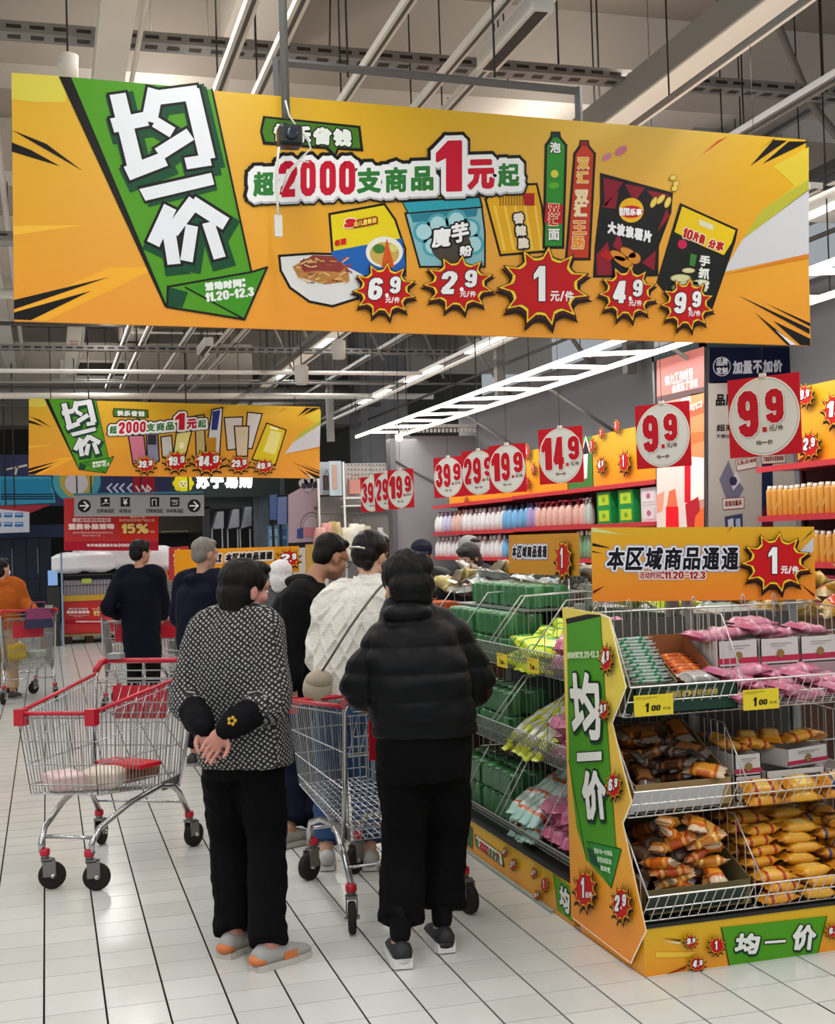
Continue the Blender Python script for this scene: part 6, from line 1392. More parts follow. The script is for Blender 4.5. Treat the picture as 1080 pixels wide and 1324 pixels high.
heap('yellow_cake_pack', cake, [(2.50+.162*(i % 3), 4.158, .553+.038*(i//3), .5, 0, .1*(-1)**i) for i in range(6)], 'orange yellow pack behind the front lip of the middle bin', 'snack', 'orange yellow packs behind the middle lip')
# lowest bin
t = carton('carton', 1.985, 4.075, .196, 2.40, 4.50, .46, 'wide dark carton of orange wrapped snacks in the lowest bin', mat('#6d6242', .85), zf=.09)
wrp = [flowpack('clear_wrapped_roll', .17, .06, .045, c, l, '#a89c94', seed=k, lump=.5, rough=.12) for k, (c, l) in enumerate((('#8a6a54', '#a88a74'), ('#9a5a34', '#c07a4a'), ('#7a6258', '#b0a090')))]
pile('clear_wrapped_roll', wrp, 2.06, 2.34, 4.22, 4.42, .24, .13, 22, 'clear wrapped brown roll in the carton of the lowest bin', 'snack', 'clear wrapped rolls in the lowest bin', 14)
pile('orange_snack_bag', org, 2.05, 2.34, 4.12, 4.24, .235, .04, 16, 'glossy orange bag at the front of the lowest bin', 'snack', 'glossy orange bags in the lowest bin', 15)
r = random.Random(4); S = []
for l in range(6):
    for j in range(4):
        for i in range(3): S.append((2.495+.162*i+(.03 if l % 2 else 0), 4.075+.095*j+l*.010, .212+.036*l+.028*j, .12+r.uniform(-.08, .08), r.uniform(-.06, .06), r.uniform(-.12, .12)+(1.3 if (i == 2 and l in (3, 5)) else 0)+(pi if (i+j) % 2 else 0)))
S = [s_ for s_ in S if s_[0] < 2.90 and not (s_[2] > .31 and s_[1] < 4.15)]
heap('yellow_cake_pack', cake, S, 'orange yellow pack stacked in the right half of the lowest bin', 'snack', 'orange yellow packs in the lowest bin')
# ---- bins behind: snack bags
def snackbin(x0, x1, y0, y1, h, label, m=mat('#6a3a24', .6)):
    t = empty('snack_bin', ((x0+x1)/2, (y0+y1)/2, 0), 0, label, 'bin'); w_, d = (x1-x0)/2, (y1-y0)/2
    b = MB(); b.box(-w_+.02, -d+.02, 0, w_-.02, d-.02, h-.03, mat('#4a3428', .8)); b.build('inner_box', t)
    b = MB()
    for i in range(int(2*w_/.06)+1): x = -w_+.06*i; b.wire((x, -d, .02), (x, -d, h), .003, M_WIRED)
    for i in range(int(2*d/.06)+1): y = -d+.06*i; b.wire((-w_, y, .02), (-w_, y, h), .003, M_WIRED)
    for z in (.1, .35, .6, h-.1, h): b.wire((-w_, -d, z), (w_, -d, z), .004, M_WIRED); b.wire((-w_, -d, z), (-w_, d, z), .004, M_WIRED)
    b.build('wire_cage', t); return t
snackbin(2.35, 3.6, 6.9, 8.4, 1.12, 'brown wire bin heaped with silver and brown bags behind the green roll packs')
sil = [flowpack('snack_bag', .26, .19, .07, c, l, e, seed=k, lump=.7, rough=.2) for k, (c, l, e) in enumerate((('#6d6258', '#a89c88', '#9aa09c'), ('#4a3020', '#8a6a3c', '#b0aca0'), ('#7a8a8c', '#b4bcb8', '#a4a89c'), ('#8a7a3c', '#c0b070', '#d0ccb8')))]
pile('snack_bag', sil, 2.45, 3.5, 7.0, 8.3, 1.13, .10, 30, 'silver or brown snack bag heaped on the brown wire bin', 'snack', 'silver and brown bags heaped on the bin', 20)
pg_ = [(2.52, 7.12, 1.24), (2.75, 7.1, 1.25), (2.6, 7.3, 1.28)]
heap('snack_bag', sil[2:3], [(x, y, z, .2, .3, i*.8) for i, (x, y, z) in enumerate(pg_)], 'pale silver bag on top of the heap', 'snack', 'pale silver bags topping the heap')
for i, y in enumerate((7.0, 7.5)):
    t = one('carton', None, lambda b: b.box(2.02, y, 1.0, 2.30, y+.3, 1.17, mat('#a84c22', .7)), label='%s orange brown carton beside the snack bin' % ('near', 'far')[i], cat='carton')
snackbin(2.02, 2.33, 6.75, 7.9, .995, 'narrow wire bin carrying the orange brown cartons')
snackbin(3.15, 4.3, 4.9, 6.2, 1.08, 'wire bin heaped with golden snack bags at the right picture edge')
gold = [flowpack('golden_snack_bag', .24, .17, .07, c, l, e, seed=k, lump=.7, rough=.2) for k, (c, l, e) in enumerate((('#c89a3c', '#e8cc84', '#dcc8a0'), ('#b8822c', '#d8b060', '#e4dcc4'), ('#d8a848', '#c8401c', '#e0c890')))]
pile('golden_snack_bag', gold, 3.2, 4.2, 4.95, 6.1, 1.10, .12, 26, 'golden snack bag heaped on the bin at the right picture edge', 'snack', 'golden bags heaped on the right bin', 21)
pile('green_snack_bag', [flowpack('green_snack_bag', .22, .15, .06, '#3a5a3c', '#8aa08c', '#9ab0a4', seed=3, lump=.6)], 2.5, 2.9, 4.72, 5.5, .95, .05, 14, 'green snack bag seen through the back wires of the end display', 'snack', 'green bags behind the end display', 22)
# ---------------------------------------------------------------- shopping carts
M_CHR = mat('#b9babb', .22, .9); M_CW = mat('#a4a5a6', .3, .8); M_RP = mat('#b5122a', .35); M_FORK = mat('#7d7b78', .4, .6); M_RUB = mat('#2a2624', .7)
def make_cart():
    t = empty('shopping_cart')
    r = .0024
    TR = lambda s_: Vector((s_*.262, -.42, .875)); TF = lambda s_: Vector((s_*.185, .50, .80)); BR = lambda s_: Vector((s_*.225, -.33, .335)); BF = lambda s_: Vector((s_*.165, .43, .435))
    def gate(nm, a0, a1, b0, b1, n, hs, ext=None):
        b = MB()
        for i in range(n+1): u = i/n; b.wire(a0.lerp(a1, u), b0.lerp(b1, u), r, M_CW)
        for h in hs: b.wire(a0.lerp(b0, h), a1.lerp(b1, h), .0032, M_CW)
        return b.build(nm, t)
    for s_ in (-1, 1):
        gate('basket_side', TR(s_), TF(s_), BR(s_), BF(s_), 25, (0.03, .33, .62, .88, 1))
        b = MB(); b.tube([TR(s_)+Vector((0, 0, .012)), TF(s_)+Vector((0, 0, .012))], .010, M_RP, 8); b.build('side_rail', t)
        b = MB(); p = TF(s_); b.box(p.x-.035 if s_ > 0 else p.x-.012, p.y-.04, p.z-.045, p.x+.012 if s_ > 0 else p.x+.035, p.y+.012, p.z+.028, M_RP); b.build('corner_bumper', t)
        # frame tube: front caster, rise, run back, crest, rear caster
        fr_ = [(s_*.125, .42, .17), (s_*.125, .425, .21), (s_*.135, .37, .27), (s_*.175, .12, .335), (s_*.215, -.13, .365), (s_*.235, -.24, .345), (s_*.243, -.30, .30), (s_*.247, -.40, .175)]
        b = MB(); b.tube(fr_, .0145, M_CHR, 10); b.build('frame_tube', t)
        b = MB(); b.box(s_*.225-.006, -.33, .34, s_*.225+.006, -.14, .385, M_FORK); b.build('frame_bracket', t)
        b = MB(); b.tube([(s_*.238, -.30, .33), (s_*.262, -.40, .60), (s_*.268, -.44, .87), (s_*.268, -.50, .93)], .010, M_CHR, 8); b.build('rear_upright', t)
    gate('basket_front', TF(-1), TF(1), BF(-1), BF(1), 11, (.03, .33, .62, .88, 1))
    gate('rear_gate', TR(-1)+Vector((.01, .02, -.03)), TR(1)+Vector((-.01, .02, -.03)), BR(-1), BR(1), 17, (0, .3, .62, .9))
    b = MB()
    for i in range(13): u = i/12; b.wire(BR(-1).lerp(BR(1), u), BF(-1).lerp(BF(1), u), r, M_CW)
    for i in range(15): u = i/14; b.wire(BR(-1).lerp(BF(-1), u), BR(1).lerp(BF(1), u), r, M_CW)
    b.build('basket_floor', t)
    b = MB(); b.tube([TF(-1)+Vector((0, 0, .01)), TF(1)+Vector((0, 0, .01))], .010, M_RP, 8); b.build('front_rail', t)
    b = MB(); b.tube([(-.125, .40, .235), (.125, .40, .235)], .009, M_CHR, 8); b.build('cross_tube', t)
    b = MB(); b.tube([(-.245, -.36, .24), (.245, -.36, .24)], .006, M_CHR, 8); b.build('cross_tube', t)
    h = MB(); h.tube([(-.25, -.53, .945), (.25, -.53, .945)], .0135, M_RP, 12); h = h.build('handle', t)
    for s_ in (-1, 1): b = MB(); b.tube([(s_*.25, -.535, .948), (s_*.275, -.51, .935), (s_*.275, -.45, .90)], .018, M_RP, 8); b.build('handle_end', h)
    b = MB(); b.box(.16, -.565, .955, .235, -.505, .985, mat('#8a8a88', .4)); b.build('coin_lock', h)
    # child seat
    f = MB(); f.box(-.15, -.392, .66, .15, -.386, .83, M_RP); f.build('seat_flap', t)
    b = MB()
    for i in range(9): x = -.2+.05*i; b.wire((x, -.40, .84), (x*.95, -.26, .66), r, M_CW)
    for (a, c) in (((-.22, -.40, .86), (.22, -.40, .86)), ((-.19, -.26, .66), (.19, -.26, .66)), ((-.2, -.33, .75), (.2, -.33, .75)), ((-.22, -.46, .90), (.22, -.46, .90)), ((-.22, -.46, .86), (.22, -.46, .86))): b.wire(a, c, .0035, M_CW)
    b.build('child_seat', t)
    for (x, y, a) in ((-.11, .42, -1.12), (.11, .42, -1.0), (-.25, -.40, -.35), (.25, -.40, .10)):
        c = MB(); ca = Matrix.Translation((x, y, 0))@Matrix.Rotation(a, 4, 'Z')
        c.box(-.024, -.045, .06, -.018, .012, .135, M_FORK, ca); c.box(.018, -.045, .06, .024, .012, .135, M_FORK, ca); c.box(-.024, -.03, .13, .024, .018, .142, M_FORK, ca)
        c.lathe([(.018, .142), (.018, .16)], M_FORK, 10, ca); c = c.build('caster', t)
        b = MB(); b.lathe([(.021, .155), (.023, .16), (.023, .182), (.018, .186)], M_RP, 12, ca); b.build('red_collar', c)
        b = MB(); b.lathe([(.050, -.016), (.0605, -.013), (.0625, -.005), (.0625, .005), (.0605, .013), (.050, .016)], M_RUB, 22, ca@Matrix.Translation((0, -.03, .0625))@Matrix.Rotation(pi/2, 4, 'Y'))
        b.lathe([(.030, -.0155), (.046, -.0145), (.046, .0145), (.030, .0155)], mat('#5c5650', .6), 18, ca@Matrix.Translation((0, -.03, .0625))@Matrix.Rotation(pi/2, 4, 'Y'))
        b.lathe([(.010, -.03), (.010, .03)], M_CHR, 10, ca@Matrix.Translation((0, -.03, .0625))@Matrix.Rotation(pi/2, 4, 'Y')); b.build('wheel', c)
    return t
cart = make_cart()
tag(cart, 'empty looking wire shopping cart with red rails, front left, facing the camera', 'shopping cart')
cart.location = (.26, 6.39, 0); cart.rotation_euler = (0, 0, radians(151.3))
c2 = copy_tree(cart, None, (1.315, 5.375, 0), (0, 0, radians(8.4)), 'wire shopping cart pushed by the woman in the black puffer coat')
c3 = copy_tree(cart, None, (-.22, 14.0, 0), (0, 0, radians(4)), 'distant shopping cart with yellow bag, pushed by the woman in orange')
c4 = copy_tree(cart, None, (.77, 12.72, 0), (0, 0, radians(-2)), 'shopping cart in front of the man in the long navy coat')
c5 = copy_tree(cart, None, (1.20, 12.9, 0), (0, 0, radians(-12)), 'shopping cart held by the right hand of the navy coat man')
# things in the carts
def in_cart(c, p): return Matrix.Translation(c.location)@Matrix.Rotation(c.rotation_euler.z, 4, 'Z')@Vector(p)
def soft(nm, p, s3, col, label, cat, seed=0, rz=0, rough=.4, m=None):
    o = pillow(nm, p, s3[0], s3[1], s3[2], rz, label, seed, m or mat(col, rough, noise_amt=.12, nscale=30)); o['category'] = cat; return o
soft('wrapped_bag', in_cart(cart, (.07, .30, .475)), (.16, .2, .09), '#d9b9b6', 'pale pink wrapped bag at the front of the left cart', 'bag', 1, .3)
soft('wrapped_bag', in_cart(cart, (-.04, .12, .455)), (.2, .2, .10), '#cfc0b0', 'beige and pink bag in the middle of the left cart', 'bag', 2, 1.2)
soft('snack_bag', in_cart(cart, (-.09, -.06, .44)), (.22, .17, .08), '#8d5a3a', 'brown patterned bag in the left cart', 'snack', 3, .7)
soft('red_packet', in_cart(cart, (-.10, -.02, .497)), (.30, .15, .035), '#c01426', 'flat bright red packet on top in the left cart', 'packet', 4, 2.3)
soft('yellow_bag', in_cart(c3, (-.12, .05, .50)), (.18, .3, .22), '#c9a818', 'yellow bag in the distant cart', 'bag', 5, .2)
soft('clear_bag', in_cart(c3, (.10, .1, .45)), (.18, .2, .10), '#a8b4ac', 'pale clear bag in the distant cart', 'bag', 6, .9)
b = MB(); m = mat('#7a2a58', .6); q = in_cart(c3, (.10, -.50, .76))
t = empty('handbag', q, .1, 'purple and navy handbag hanging over the distant cart handle', 'bag')
b.prism([(-.14, 0), (.14, 0), (.11, .20), (-.11, .20)], -.05, .05, m, 'y'); b.build('bag_body', t); b = MB(); b.prism([(-.141, -.002), (.141, -.002), (.127, .09), (-.127, .09)], -.052, .052, mat('#1c1c40', .6), 'y'); b.build('navy_base', t)
b = MB(); b.tube([(-.08, 0, .19), (-.06, 0, .26), (.06, 0, .26), (.08, 0, .19)], .008, m); b.build('bag_handle', t)
o = one('soap_bottle', None, lambda b: b.lathe([(.03, 0), (.034, .02), (.034, .13), (.014, .16), (.014, .18)], mat('#dfe0dc', .3), 12), loc=in_cart(c2, (.13, .02, .395)), label='small white bottle standing in the middle cart', cat='bottle')
o = one('tan_carton', None, lambda b: b.box(-.03, -.03, 0, .03, .03, .2, mat('#b08850', .6)), loc=in_cart(c2, (.165, -.08, .38)), label='slim tan carton standing in the middle cart', cat='carton')
snackbin(1.25, 2.75, 13.05, 14.0, 1.18, 'dark bin under the orange 2.9 header board behind the shoppers')
# ---------------------------------------------------------------- people
def fuse(b, nm, parent, m, voxel, smooth=4, disp=None, mats=None, pick=None, uvf=None, label=None):
    """voxel-joins overlapping closed shapes into one continuous surface"""
    me = b.mesh(nm); me.materials.clear()
    o = bpy.data.objects.new(nm, me); COL.objects.link(o)
    md = o.modifiers.new('r', 'REMESH'); md.mode = 'VOXEL'; md.voxel_size = voxel; md.use_smooth_shade = True
    if smooth: sm = o.modifiers.new('s', 'SMOOTH'); sm.factor = .5; sm.iterations = smooth
    dg = bpy.context.evaluated_depsgraph_get(); dg.update()
    m2 = bpy.data.meshes.new_from_object(o.evaluated_get(dg)); bpy.data.objects.remove(o); bpy.data.meshes.remove(me)
    m2.name = nm; m2.materials.clear()
    for k in (mats or [m]): m2.materials.append(k)
    if disp:
        nn = [v.normal.copy() for v in m2.vertices]; cs = [v.co.copy() for v in m2.vertices]
        for v, n, c in zip(m2.vertices, nn, cs): v.co = c+n*disp(c, n)
    if pick:
        for p in m2.polygons: p.material_index = pick(p.center)
    if uvf:
        uv = m2.uv_layers.new(name='cloth'); L = m2.loops
        for p in m2.polygons:
            for li in p.loop_indices: uv.data[li].uv = uvf(m2.vertices[L[li].vertex_index].co, p.normal)
    for p in m2.polygons: p.use_smooth = True
    o = bpy.data.objects.new(nm, m2); COL.objects.link(o); o.parent = parent
    return tag(o, label)
def spline(pts, rs, k=4):
    P_ = [Vector(p) for p in pts]; out = []; ro = []; n = len(P_)
    for i in range(n-1):
        p0, p1, p2, p3 = P_[max(i-1, 0)], P_[i], P_[i+1], P_[min(i+2, n-1)]
        for j in range(k):
            t = j/k
            out.append(.5*((2*p1)+(p2-p0)*t+(2*p0-5*p1+4*p2-p3)*t*t+(-p0+3*p1-3*p2+p3)*t**3)); ro.append(rs[i]*(1-t)+rs[i+1]*t)
    out.append(P_[-1]); ro.append(rs[-1]); return out, ro
def limb(b, pts, rs, m=None, n=12, k=4, endcap=True):
    q, r = spline(pts, rs, k); b.tube(q, r, m or M_SKIN, n)
    for p, rr_ in ((q[0], r[0]), (q[-1], r[-1]))[:2 if endcap else 1]: b.ell(p, rr_, rr_, rr_, m or M_SKIN, 10, 7)
def ringloft(b, rings, R, F, m=None, n=28, pw=2.3):
    """rings: (centre, half width, half depth) from bottom to top"""
    vs = []; fs = []
    for (c, w_, d) in rings:
        c = Vector(c)
        for k in range(n):
            a = 2*pi*k/n; ca, sa = cos(a), sin(a)
            vs.append(c+R*(w_*abs(ca)**(2/pw)*(1 if ca >= 0 else -1))+F*(d*abs(sa)**(2/pw)*(1 if sa >= 0 else -1)))
    N = len(rings)
    for i in range(N-1):
        for k in range(n): fs.append((i*n+k, i*n+(k+1) % n, (i+1)*n+(k+1) % n, (i+1)*n+k))
    fs += [tuple(range(n))[::-1], tuple((N-1)*n+k for k in range(n))]
    b.add(vs, fs, m or M_SKIN, True)
M_SKIN = mat('#b98a70', .5); M_SKIN2 = mat('#a87860', .5)
def hand(b, wr, d, pn, side, s=1.0, curl=.5):
    """five fingered hand from wrist wr pointing along d, palm facing pn, thumb on 'side' (+1/-1 of d x pn)"""
    d = Vector(d).normalized(); pn = Vector(pn); pn = (pn-d*pn.dot(d)).normalized(); sd = d.cross(pn)*side; wr = Vector(wr)
    K = wr+d*.075*s
    M_ = Matrix((( *sd, 0), (*d, 0), (*pn, 0), (0, 0, 0, 1))).transposed(); M_.translation = wr+d*.042*s
    b.ell((0, 0, 0), .038*s, .048*s, .015*s, M_SKIN, 14, 9, M_)
    for i, (o_, L) in enumerate(((.031, .070), (.0105, .080), (-.0105, .074), (-.031, .058))):
        p = K+sd*o_*s-d*.004; pts = [wr+d*.03*s+sd*o_*.7*s, p]; a = curl*(.7+.12*i)
        for j, seg in enumerate((.42, .33, .25)): a2 = a*(j+1)*.75; p = p+(d*cos(a2)+pn*sin(a2))*L*seg*s; pts.append(p)
        limb(b, pts, [.0085*s, .0078*s, .0072*s, .0068*s, .0058*s], n=8, k=2)
    p = wr+d*.018*s+sd*.022*s; q = p+(sd*.8+d*.6+pn*.25).normalized()*.034*s; r = q+(d*.9+sd*.25+pn*.45*curl*2).normalized()*.03*s; e = r+(d*.95+pn*.5*curl*2).normalized()*.022*s
    limb(b, [p, q, r, e], [.012*s, .0105*s, .009*s, .0072*s], n=8, k=2)
def frame(az): a = radians(az); return Vector((cos(a), -sin(a), 0)), Vector((sin(a), cos(a), 0))
def head_shapes(b, c, az, tilt=0, s=1.0):
    """c = centre at eye level.  returns matrix of the head frame (x right, y forward, z up)"""
    M_ = Matrix.Translation(c)@Matrix.Rotation(-radians(az), 4, 'Z')@Matrix.Rotation(-radians(tilt), 4, 'X')@Matrix.Scale(s, 4)
    E = lambda cc, r: b.ell(cc, *r, M_SKIN, 18, 12, M_)
    E((0, -.012, .030), (.074, .092, .086)); E((0, .028, -.030), (.058, .058, .078)); E((0, .050, -.082), (.030, .026, .024)); E((0, .060, .030), (.056, .030, .032))
    E((0, .088, -.018), (.0125, .017, .020)); E((0, .085, .004), (.009, .010, .022)); E((0, .082, -.056), (.023, .009, .0065)); E((0, .080, -.066), (.019, .009, .007))
    for s_ in (-1, 1): E((s_*.074, -.008, -.008), (.009, .019, .030)); E((s_*.040, .050, -.022), (.026, .026, .024)); E((s_*.050, .0, -.065), (.016, .030, .022))
    return M_
def eyes(root, M_, loc):
    for s_ in (-1, 1):
        b = MB(); MM = Matrix.Translation(-Vector(loc))@M_
        b.ell((s_*.030, .070, .003), .0125, .0125, .010, mat('#d9d4cc', .3), 10, 7, MM); b.ell((s_*.030, .0795, .003), .0055, .004, .0055, mat('#1a1210', .2), 8, 5, MM); b.build('eye', root)
        b = MB(); b.ell((s_*.030, .083, .024), .017, .004, .003, mat('#1c1614', .7), 8, 5, MM); b.build('eyebrow', root)
def wr_noise(amp, sc=9.0, sx=(1, 1, 1), seed=0):
    return lambda c, n: amp*noise.noise(Vector((c.x*sc*sx[0]+seed, c.y*sc*sx[1], c.z*sc*sx[2])))+amp*.5*noise.noise(Vector((c.x*sc*2.3+seed, c.y*sc*2.3, c.z*sc*2.3)))
def P(px_, py_, Y): return onY(px_, py_, Y)
def person(label, base, az, head, head_az, tilt, neck, chest, waist, pelvis, sh, el, wr, hp, kn, an, toe, skin=None, vox=.008, hs=1.0, sole_t=.024, hand_dir=None, palm=None, hcurl=.5, shoe='#2a2a2c', sole='#8d8d8a', shoe_len=.25):
    """sh, el, wr, hp, kn, an are (left, right) world points; returns root plus frame"""
    global M_SKIN
    M_SKIN = skin or mat('#b98a70', .5)
    R, F = frame(az); base = Vector(base); t = empty('person', base, 0, label, 'person')
    b = MB(); L = lambda v: Vector(v)-base
    hm = head_shapes(b, L(head), head_az, tilt, hs)
    limb(b, [L(neck)-Vector((0, 0, .03)), L(neck).lerp(L(head), .5), L(head)+Vector((0, 0, -.02))-F*.02], [.056, .050, .050])
    ringloft(b, [(L(pelvis)-Vector((0, 0, .06)), .12, .085), (L(pelvis), .145, .10), (L(waist), .12, .085), (L(chest), .145, .10), (L(chest).lerp(L(neck), .6), .13, .08), (L(neck), .055, .052)], R, F)
    for i in (0, 1):
        limb(b, [L(neck)-Vector((0, 0, .05)), L(sh[i]), L(el[i]), L(wr[i])], [.04, .046, .036, .025])
        limb(b, [L(hp[i])+Vector((0, 0, .03)), L(hp[i]), L(kn[i]), L(an[i])], [.07, .078, .050, .034])
        f = toe[i]; f = Vector((sin(radians(f)), cos(radians(f)), 0)); a = L(an[i]); limb(b, [a, a+f*.06-Vector((0, 0, a.z-.035)), a+f*.15-Vector((0, 0, a.z-.025))], [.034, .032, .022])
        d = (hand_dir[i] if hand_dir else (L(wr[i])-L(el[i]))); pn = (palm[i] if palm else (F*.2+R*(.8 if i == 0 else -.8)))
        hand(b, L(wr[i]), d, pn, (1 if i == 0 else -1), .95*hs, hcurl)
    M_ = hm.copy(); M_.translation = Vector(hm.translation)
    fuse(b, 'body', t, M_SKIN, vox, 2)
    eyes(t, Matrix.Translation(base)@hm, base)
    for i in (0, 1): shoes(t, L(an[i]), toe[i], shoe, sole, shoe_len, st=sole_t)
    return t, R, F, hm, L
def shoes(t, a, az, col, sole, ln, k=1.0, accent=None, st=.024):
    f = Vector((sin(radians(az)), cos(radians(az)), 0)); r = Vector((f.y, -f.x, 0))
    z0 = max(0, a.z-.085); o = Vector((a.x, a.y, 0))-f*.06
    M_ = Matrix(((r.x, f.x, 0, o.x), (r.y, f.y, 0, o.y), (0, 0, 1, z0), (0, 0, 0, 1)))
    up = MB(); ms = mat(col, .6)
    prof = [(-.005, .030, .032, .075), (.02, .038, .035, .092), (.06, .040, .034, .095), (.10, .042, .030, .088), (.15, .045, .026, .072), (.20, .043, .020, .058), (ln-.015, .032, .012, .046), (ln, .014, .006, .034)]
    vs = []; fs = []; n = 12
    for (y, w_, h, top) in prof:
        for j in range(n):
            an_ = 2*pi*j/n; zz = .016+(top-.016)*(.5+.5*sin(an_)); vs.append((w_*(cos(an_)*(1-.25*max(0, sin(an_))) if sin(an_) > -.01 else (abs(cos(an_))**.4)*(1 if cos(an_) > 0 else -1)), y, zz))
    for i in range(len(prof)-1):
        for j in range(n): fs.append((i*n+j, i*n+(j+1) % n, (i+1)*n+(j+1) % n, (i+1)*n+j))
    fs += [tuple(range(n))[::-1], tuple((len(prof)-1)*n+j for j in range(n))]
    up.add(vs, fs, ms, True, M_)
    if accent:
        up.box(-.0445, .10, .025, -.037, .16, .052, mat(accent, .6), M_); up.box(.037, .10, .025, .0445, .16, .052, mat(accent, .6), M_); up.ell((0, .012, .038), .040, .036, .022, mat(accent, .6), 12, 7, M_)
    s_ = up.build('shoe', t, fixn=True)
    b = MB(); pts = [(w_+.003, y) for y, w_, h, top in prof]+[(-w_-.003, y) for y, w_, h, top in prof[::-1]]
    b.prism(pts, 0, st, mat(sole, .6), 'z', M_); b.build('sole', s_, fixn=True)
    b = MB(); 
    for y, z in ((.09, .085), (.11, .077), (.13, .068)): b.tube([(-.018, y, z-.004), (0, y, z), (.018, y, z-.004)], .0025, mat('#8f8d88', .7), 5, M=M_)
    b.build('laces', s_)
def hair(t, hm, shapes, col, rough=.45, vox=.007, strands=.004, nm='hair', seed=0, stretch=(1, 1, .25), disp=None):
    b = MB()
    for (c, r) in shapes: b.ell(c, *r, M_SKIN, 20, 14, hm)
    m = hair_mat(col, rough)
    return fuse(b, nm, t, m, vox, 3, disp or (lambda c, n: strands*noise.noise(Vector((c.x*70, c.y*70, c.z*14+seed)))+strands*.8*noise.noise(Vector((c.x*18, c.y*18, c.z*8+seed)))))
HM = {}
def hair_mat(col, rough):
    if (col, rough) in HM: return HM[(col, rough)]
    m = bpy.data.materials.new('hair_'+col.lstrip('#')); m.use_nodes = True; nt = m.node_tree; b = nt.nodes['Principled BSDF']; c = hexc(col)
    tc = nt.nodes.new('ShaderNodeTexCoord'); mp = nt.nodes.new('ShaderNodeMapping'); mp.inputs['Scale'].default_value = (160, 160, 22); n = nt.nodes.new('ShaderNodeTexNoise'); n.inputs['Scale'].default_value = 1
    nt.links.new(tc.outputs['Object'], mp.inputs[0]); nt.links.new(mp.outputs[0], n.inputs['Vector'])
    mx = nt.nodes.new('ShaderNodeMix'); mx.data_type = 'RGBA'; mx.inputs[6].default_value = (*[k*.45 for k in c], 1); mx.inputs[7].default_value = (*[min(1, k*1.6) for k in c], 1); nt.links.new(n.outputs['Fac'], mx.inputs[0]); nt.links.new(mx.outputs[2], b.inputs['Base Color'])
    bp = nt.nodes.new('ShaderNodeBump'); bp.inputs['Strength'].default_value = .5; bp.inputs['Distance'].default_value = .004; nt.links.new(n.outputs['Fac'], bp.inputs['Height']); nt.links.new(bp.outputs[0], b.inputs['Normal'])
    b.inputs['Roughness'].default_value = rough; b.inputs['Specular IOR Level'].default_value = .18; HM[(col, rough)] = m; return m
def cloth_top(t, nm, R, F, L, rings, sh, el, wr, rad, m, vox=.011, disp=None, extra=None, uvf=None, label=None, sm=4, cut=.96):
    """jacket or sweater: torso rings plus two sleeves"""
    b = MB(); ringloft(b, [(L(c), w_, d) for (c, w_, d) in rings], R, F)
    top = L(rings[-1][0])
    for i in (0, 1):
        w_ = L(el[i]).lerp(L(wr[i]), cut); s0 = L(sh[i]).lerp(top, .45)
        limb(b, [s0, L(sh[i]), L(sh[i]).lerp(L(el[i]), .5), L(el[i]), L(el[i]).lerp(w_, .5), w_], rad)
    if extra: extra(b)
    return fuse(b, nm, t, m, vox, sm, disp, uvf=uvf, label=label)
def trousers(t, R, F, L, pelvis, hp, kn, an, rad, m, vox=.011, hem=.12, disp=None, hipw=(.165, .125), nm='trousers'):
    b = MB(); p = L(pelvis)
    ringloft(b, [(p-Vector((0, 0, .13)), hipw[0]*.93, hipw[1]*.95), (p-Vector((0, 0, .04)), hipw[0], hipw[1]), (p+Vector((0, 0, .10)), hipw[0]*.9, hipw[1]*.9)], R, F)
    for i in (0, 1):
        a = L(kn[i]).lerp(L(an[i]), 1-hem/max(.1, (L(kn[i])-L(an[i])).length)) if hem else L(an[i])
        limb(b, [L(hp[i])+Vector((0, 0, .02)), L(hp[i]).lerp(L(kn[i]), .5), L(kn[i]), L(kn[i]).lerp(a, .5), a], rad, endcap=False)
    return fuse(b, nm, t, m, vox, 3, disp or (lambda c, n: .010*noise.noise(Vector((c.x*8, c.y*8, c.z*9)))+.006*noise.noise(Vector((c.x*16, c.y*16, c.z*30+c.x*30)))))
SHORT = [((0, -.020, .045), (.083, .098, .088)), ((0, -.045, -.005), (.078, .068, .075)), ((0, .040, .095), (.062, .045, .030))]
BOB = SHORT+[((0, -.050, -.050), (.080, .060, .060)), ((-.050, -.02, -.03), (.034, .045, .06)), ((.050, -.035, -.03), (.034, .038, .06))]

# ---- patterned cloth materials
def check_mat():
    m = bpy.data.materials.new('houndstooth_cloth'); m.use_nodes = True; nt = m.node_tree; b = nt.nodes['Principled BSDF']; b.inputs['Roughness'].default_value = .85
    uv = nt.nodes.new('ShaderNodeUVMap'); uv.uv_map = 'cloth'
    mp = nt.nodes.new('ShaderNodeMapping'); mp.inputs['Rotation'].default_value = (0, 0, radians(38)); mp.inputs['Scale'].default_value = (66, 66, 1); nt.links.new(uv.outputs[0], mp.inputs[0])
    v = nt.nodes.new('ShaderNodeTexVoronoi'); v.inputs['Scale'].default_value = 1; v.inputs['Randomness'].default_value = .18; v.distance = 'CHEBYCHEV'; nt.links.new(mp.outputs[0], v.inputs['Vector'])
    cr = nt.nodes.new('ShaderNodeValToRGB'); cr.color_ramp.elements[0].position = .22; cr.color_ramp.elements[0].color = (*hexc('#9c9a96'), 1); cr.color_ramp.elements[1].position = .30; cr.color_ramp.elements[1].color = (*hexc('#0d0b0d'), 1)
    nt.links.new(v.outputs['Distance'], cr.inputs[0]); nt.links.new(cr.outputs[0], b.inputs['Base Color'])
    return m
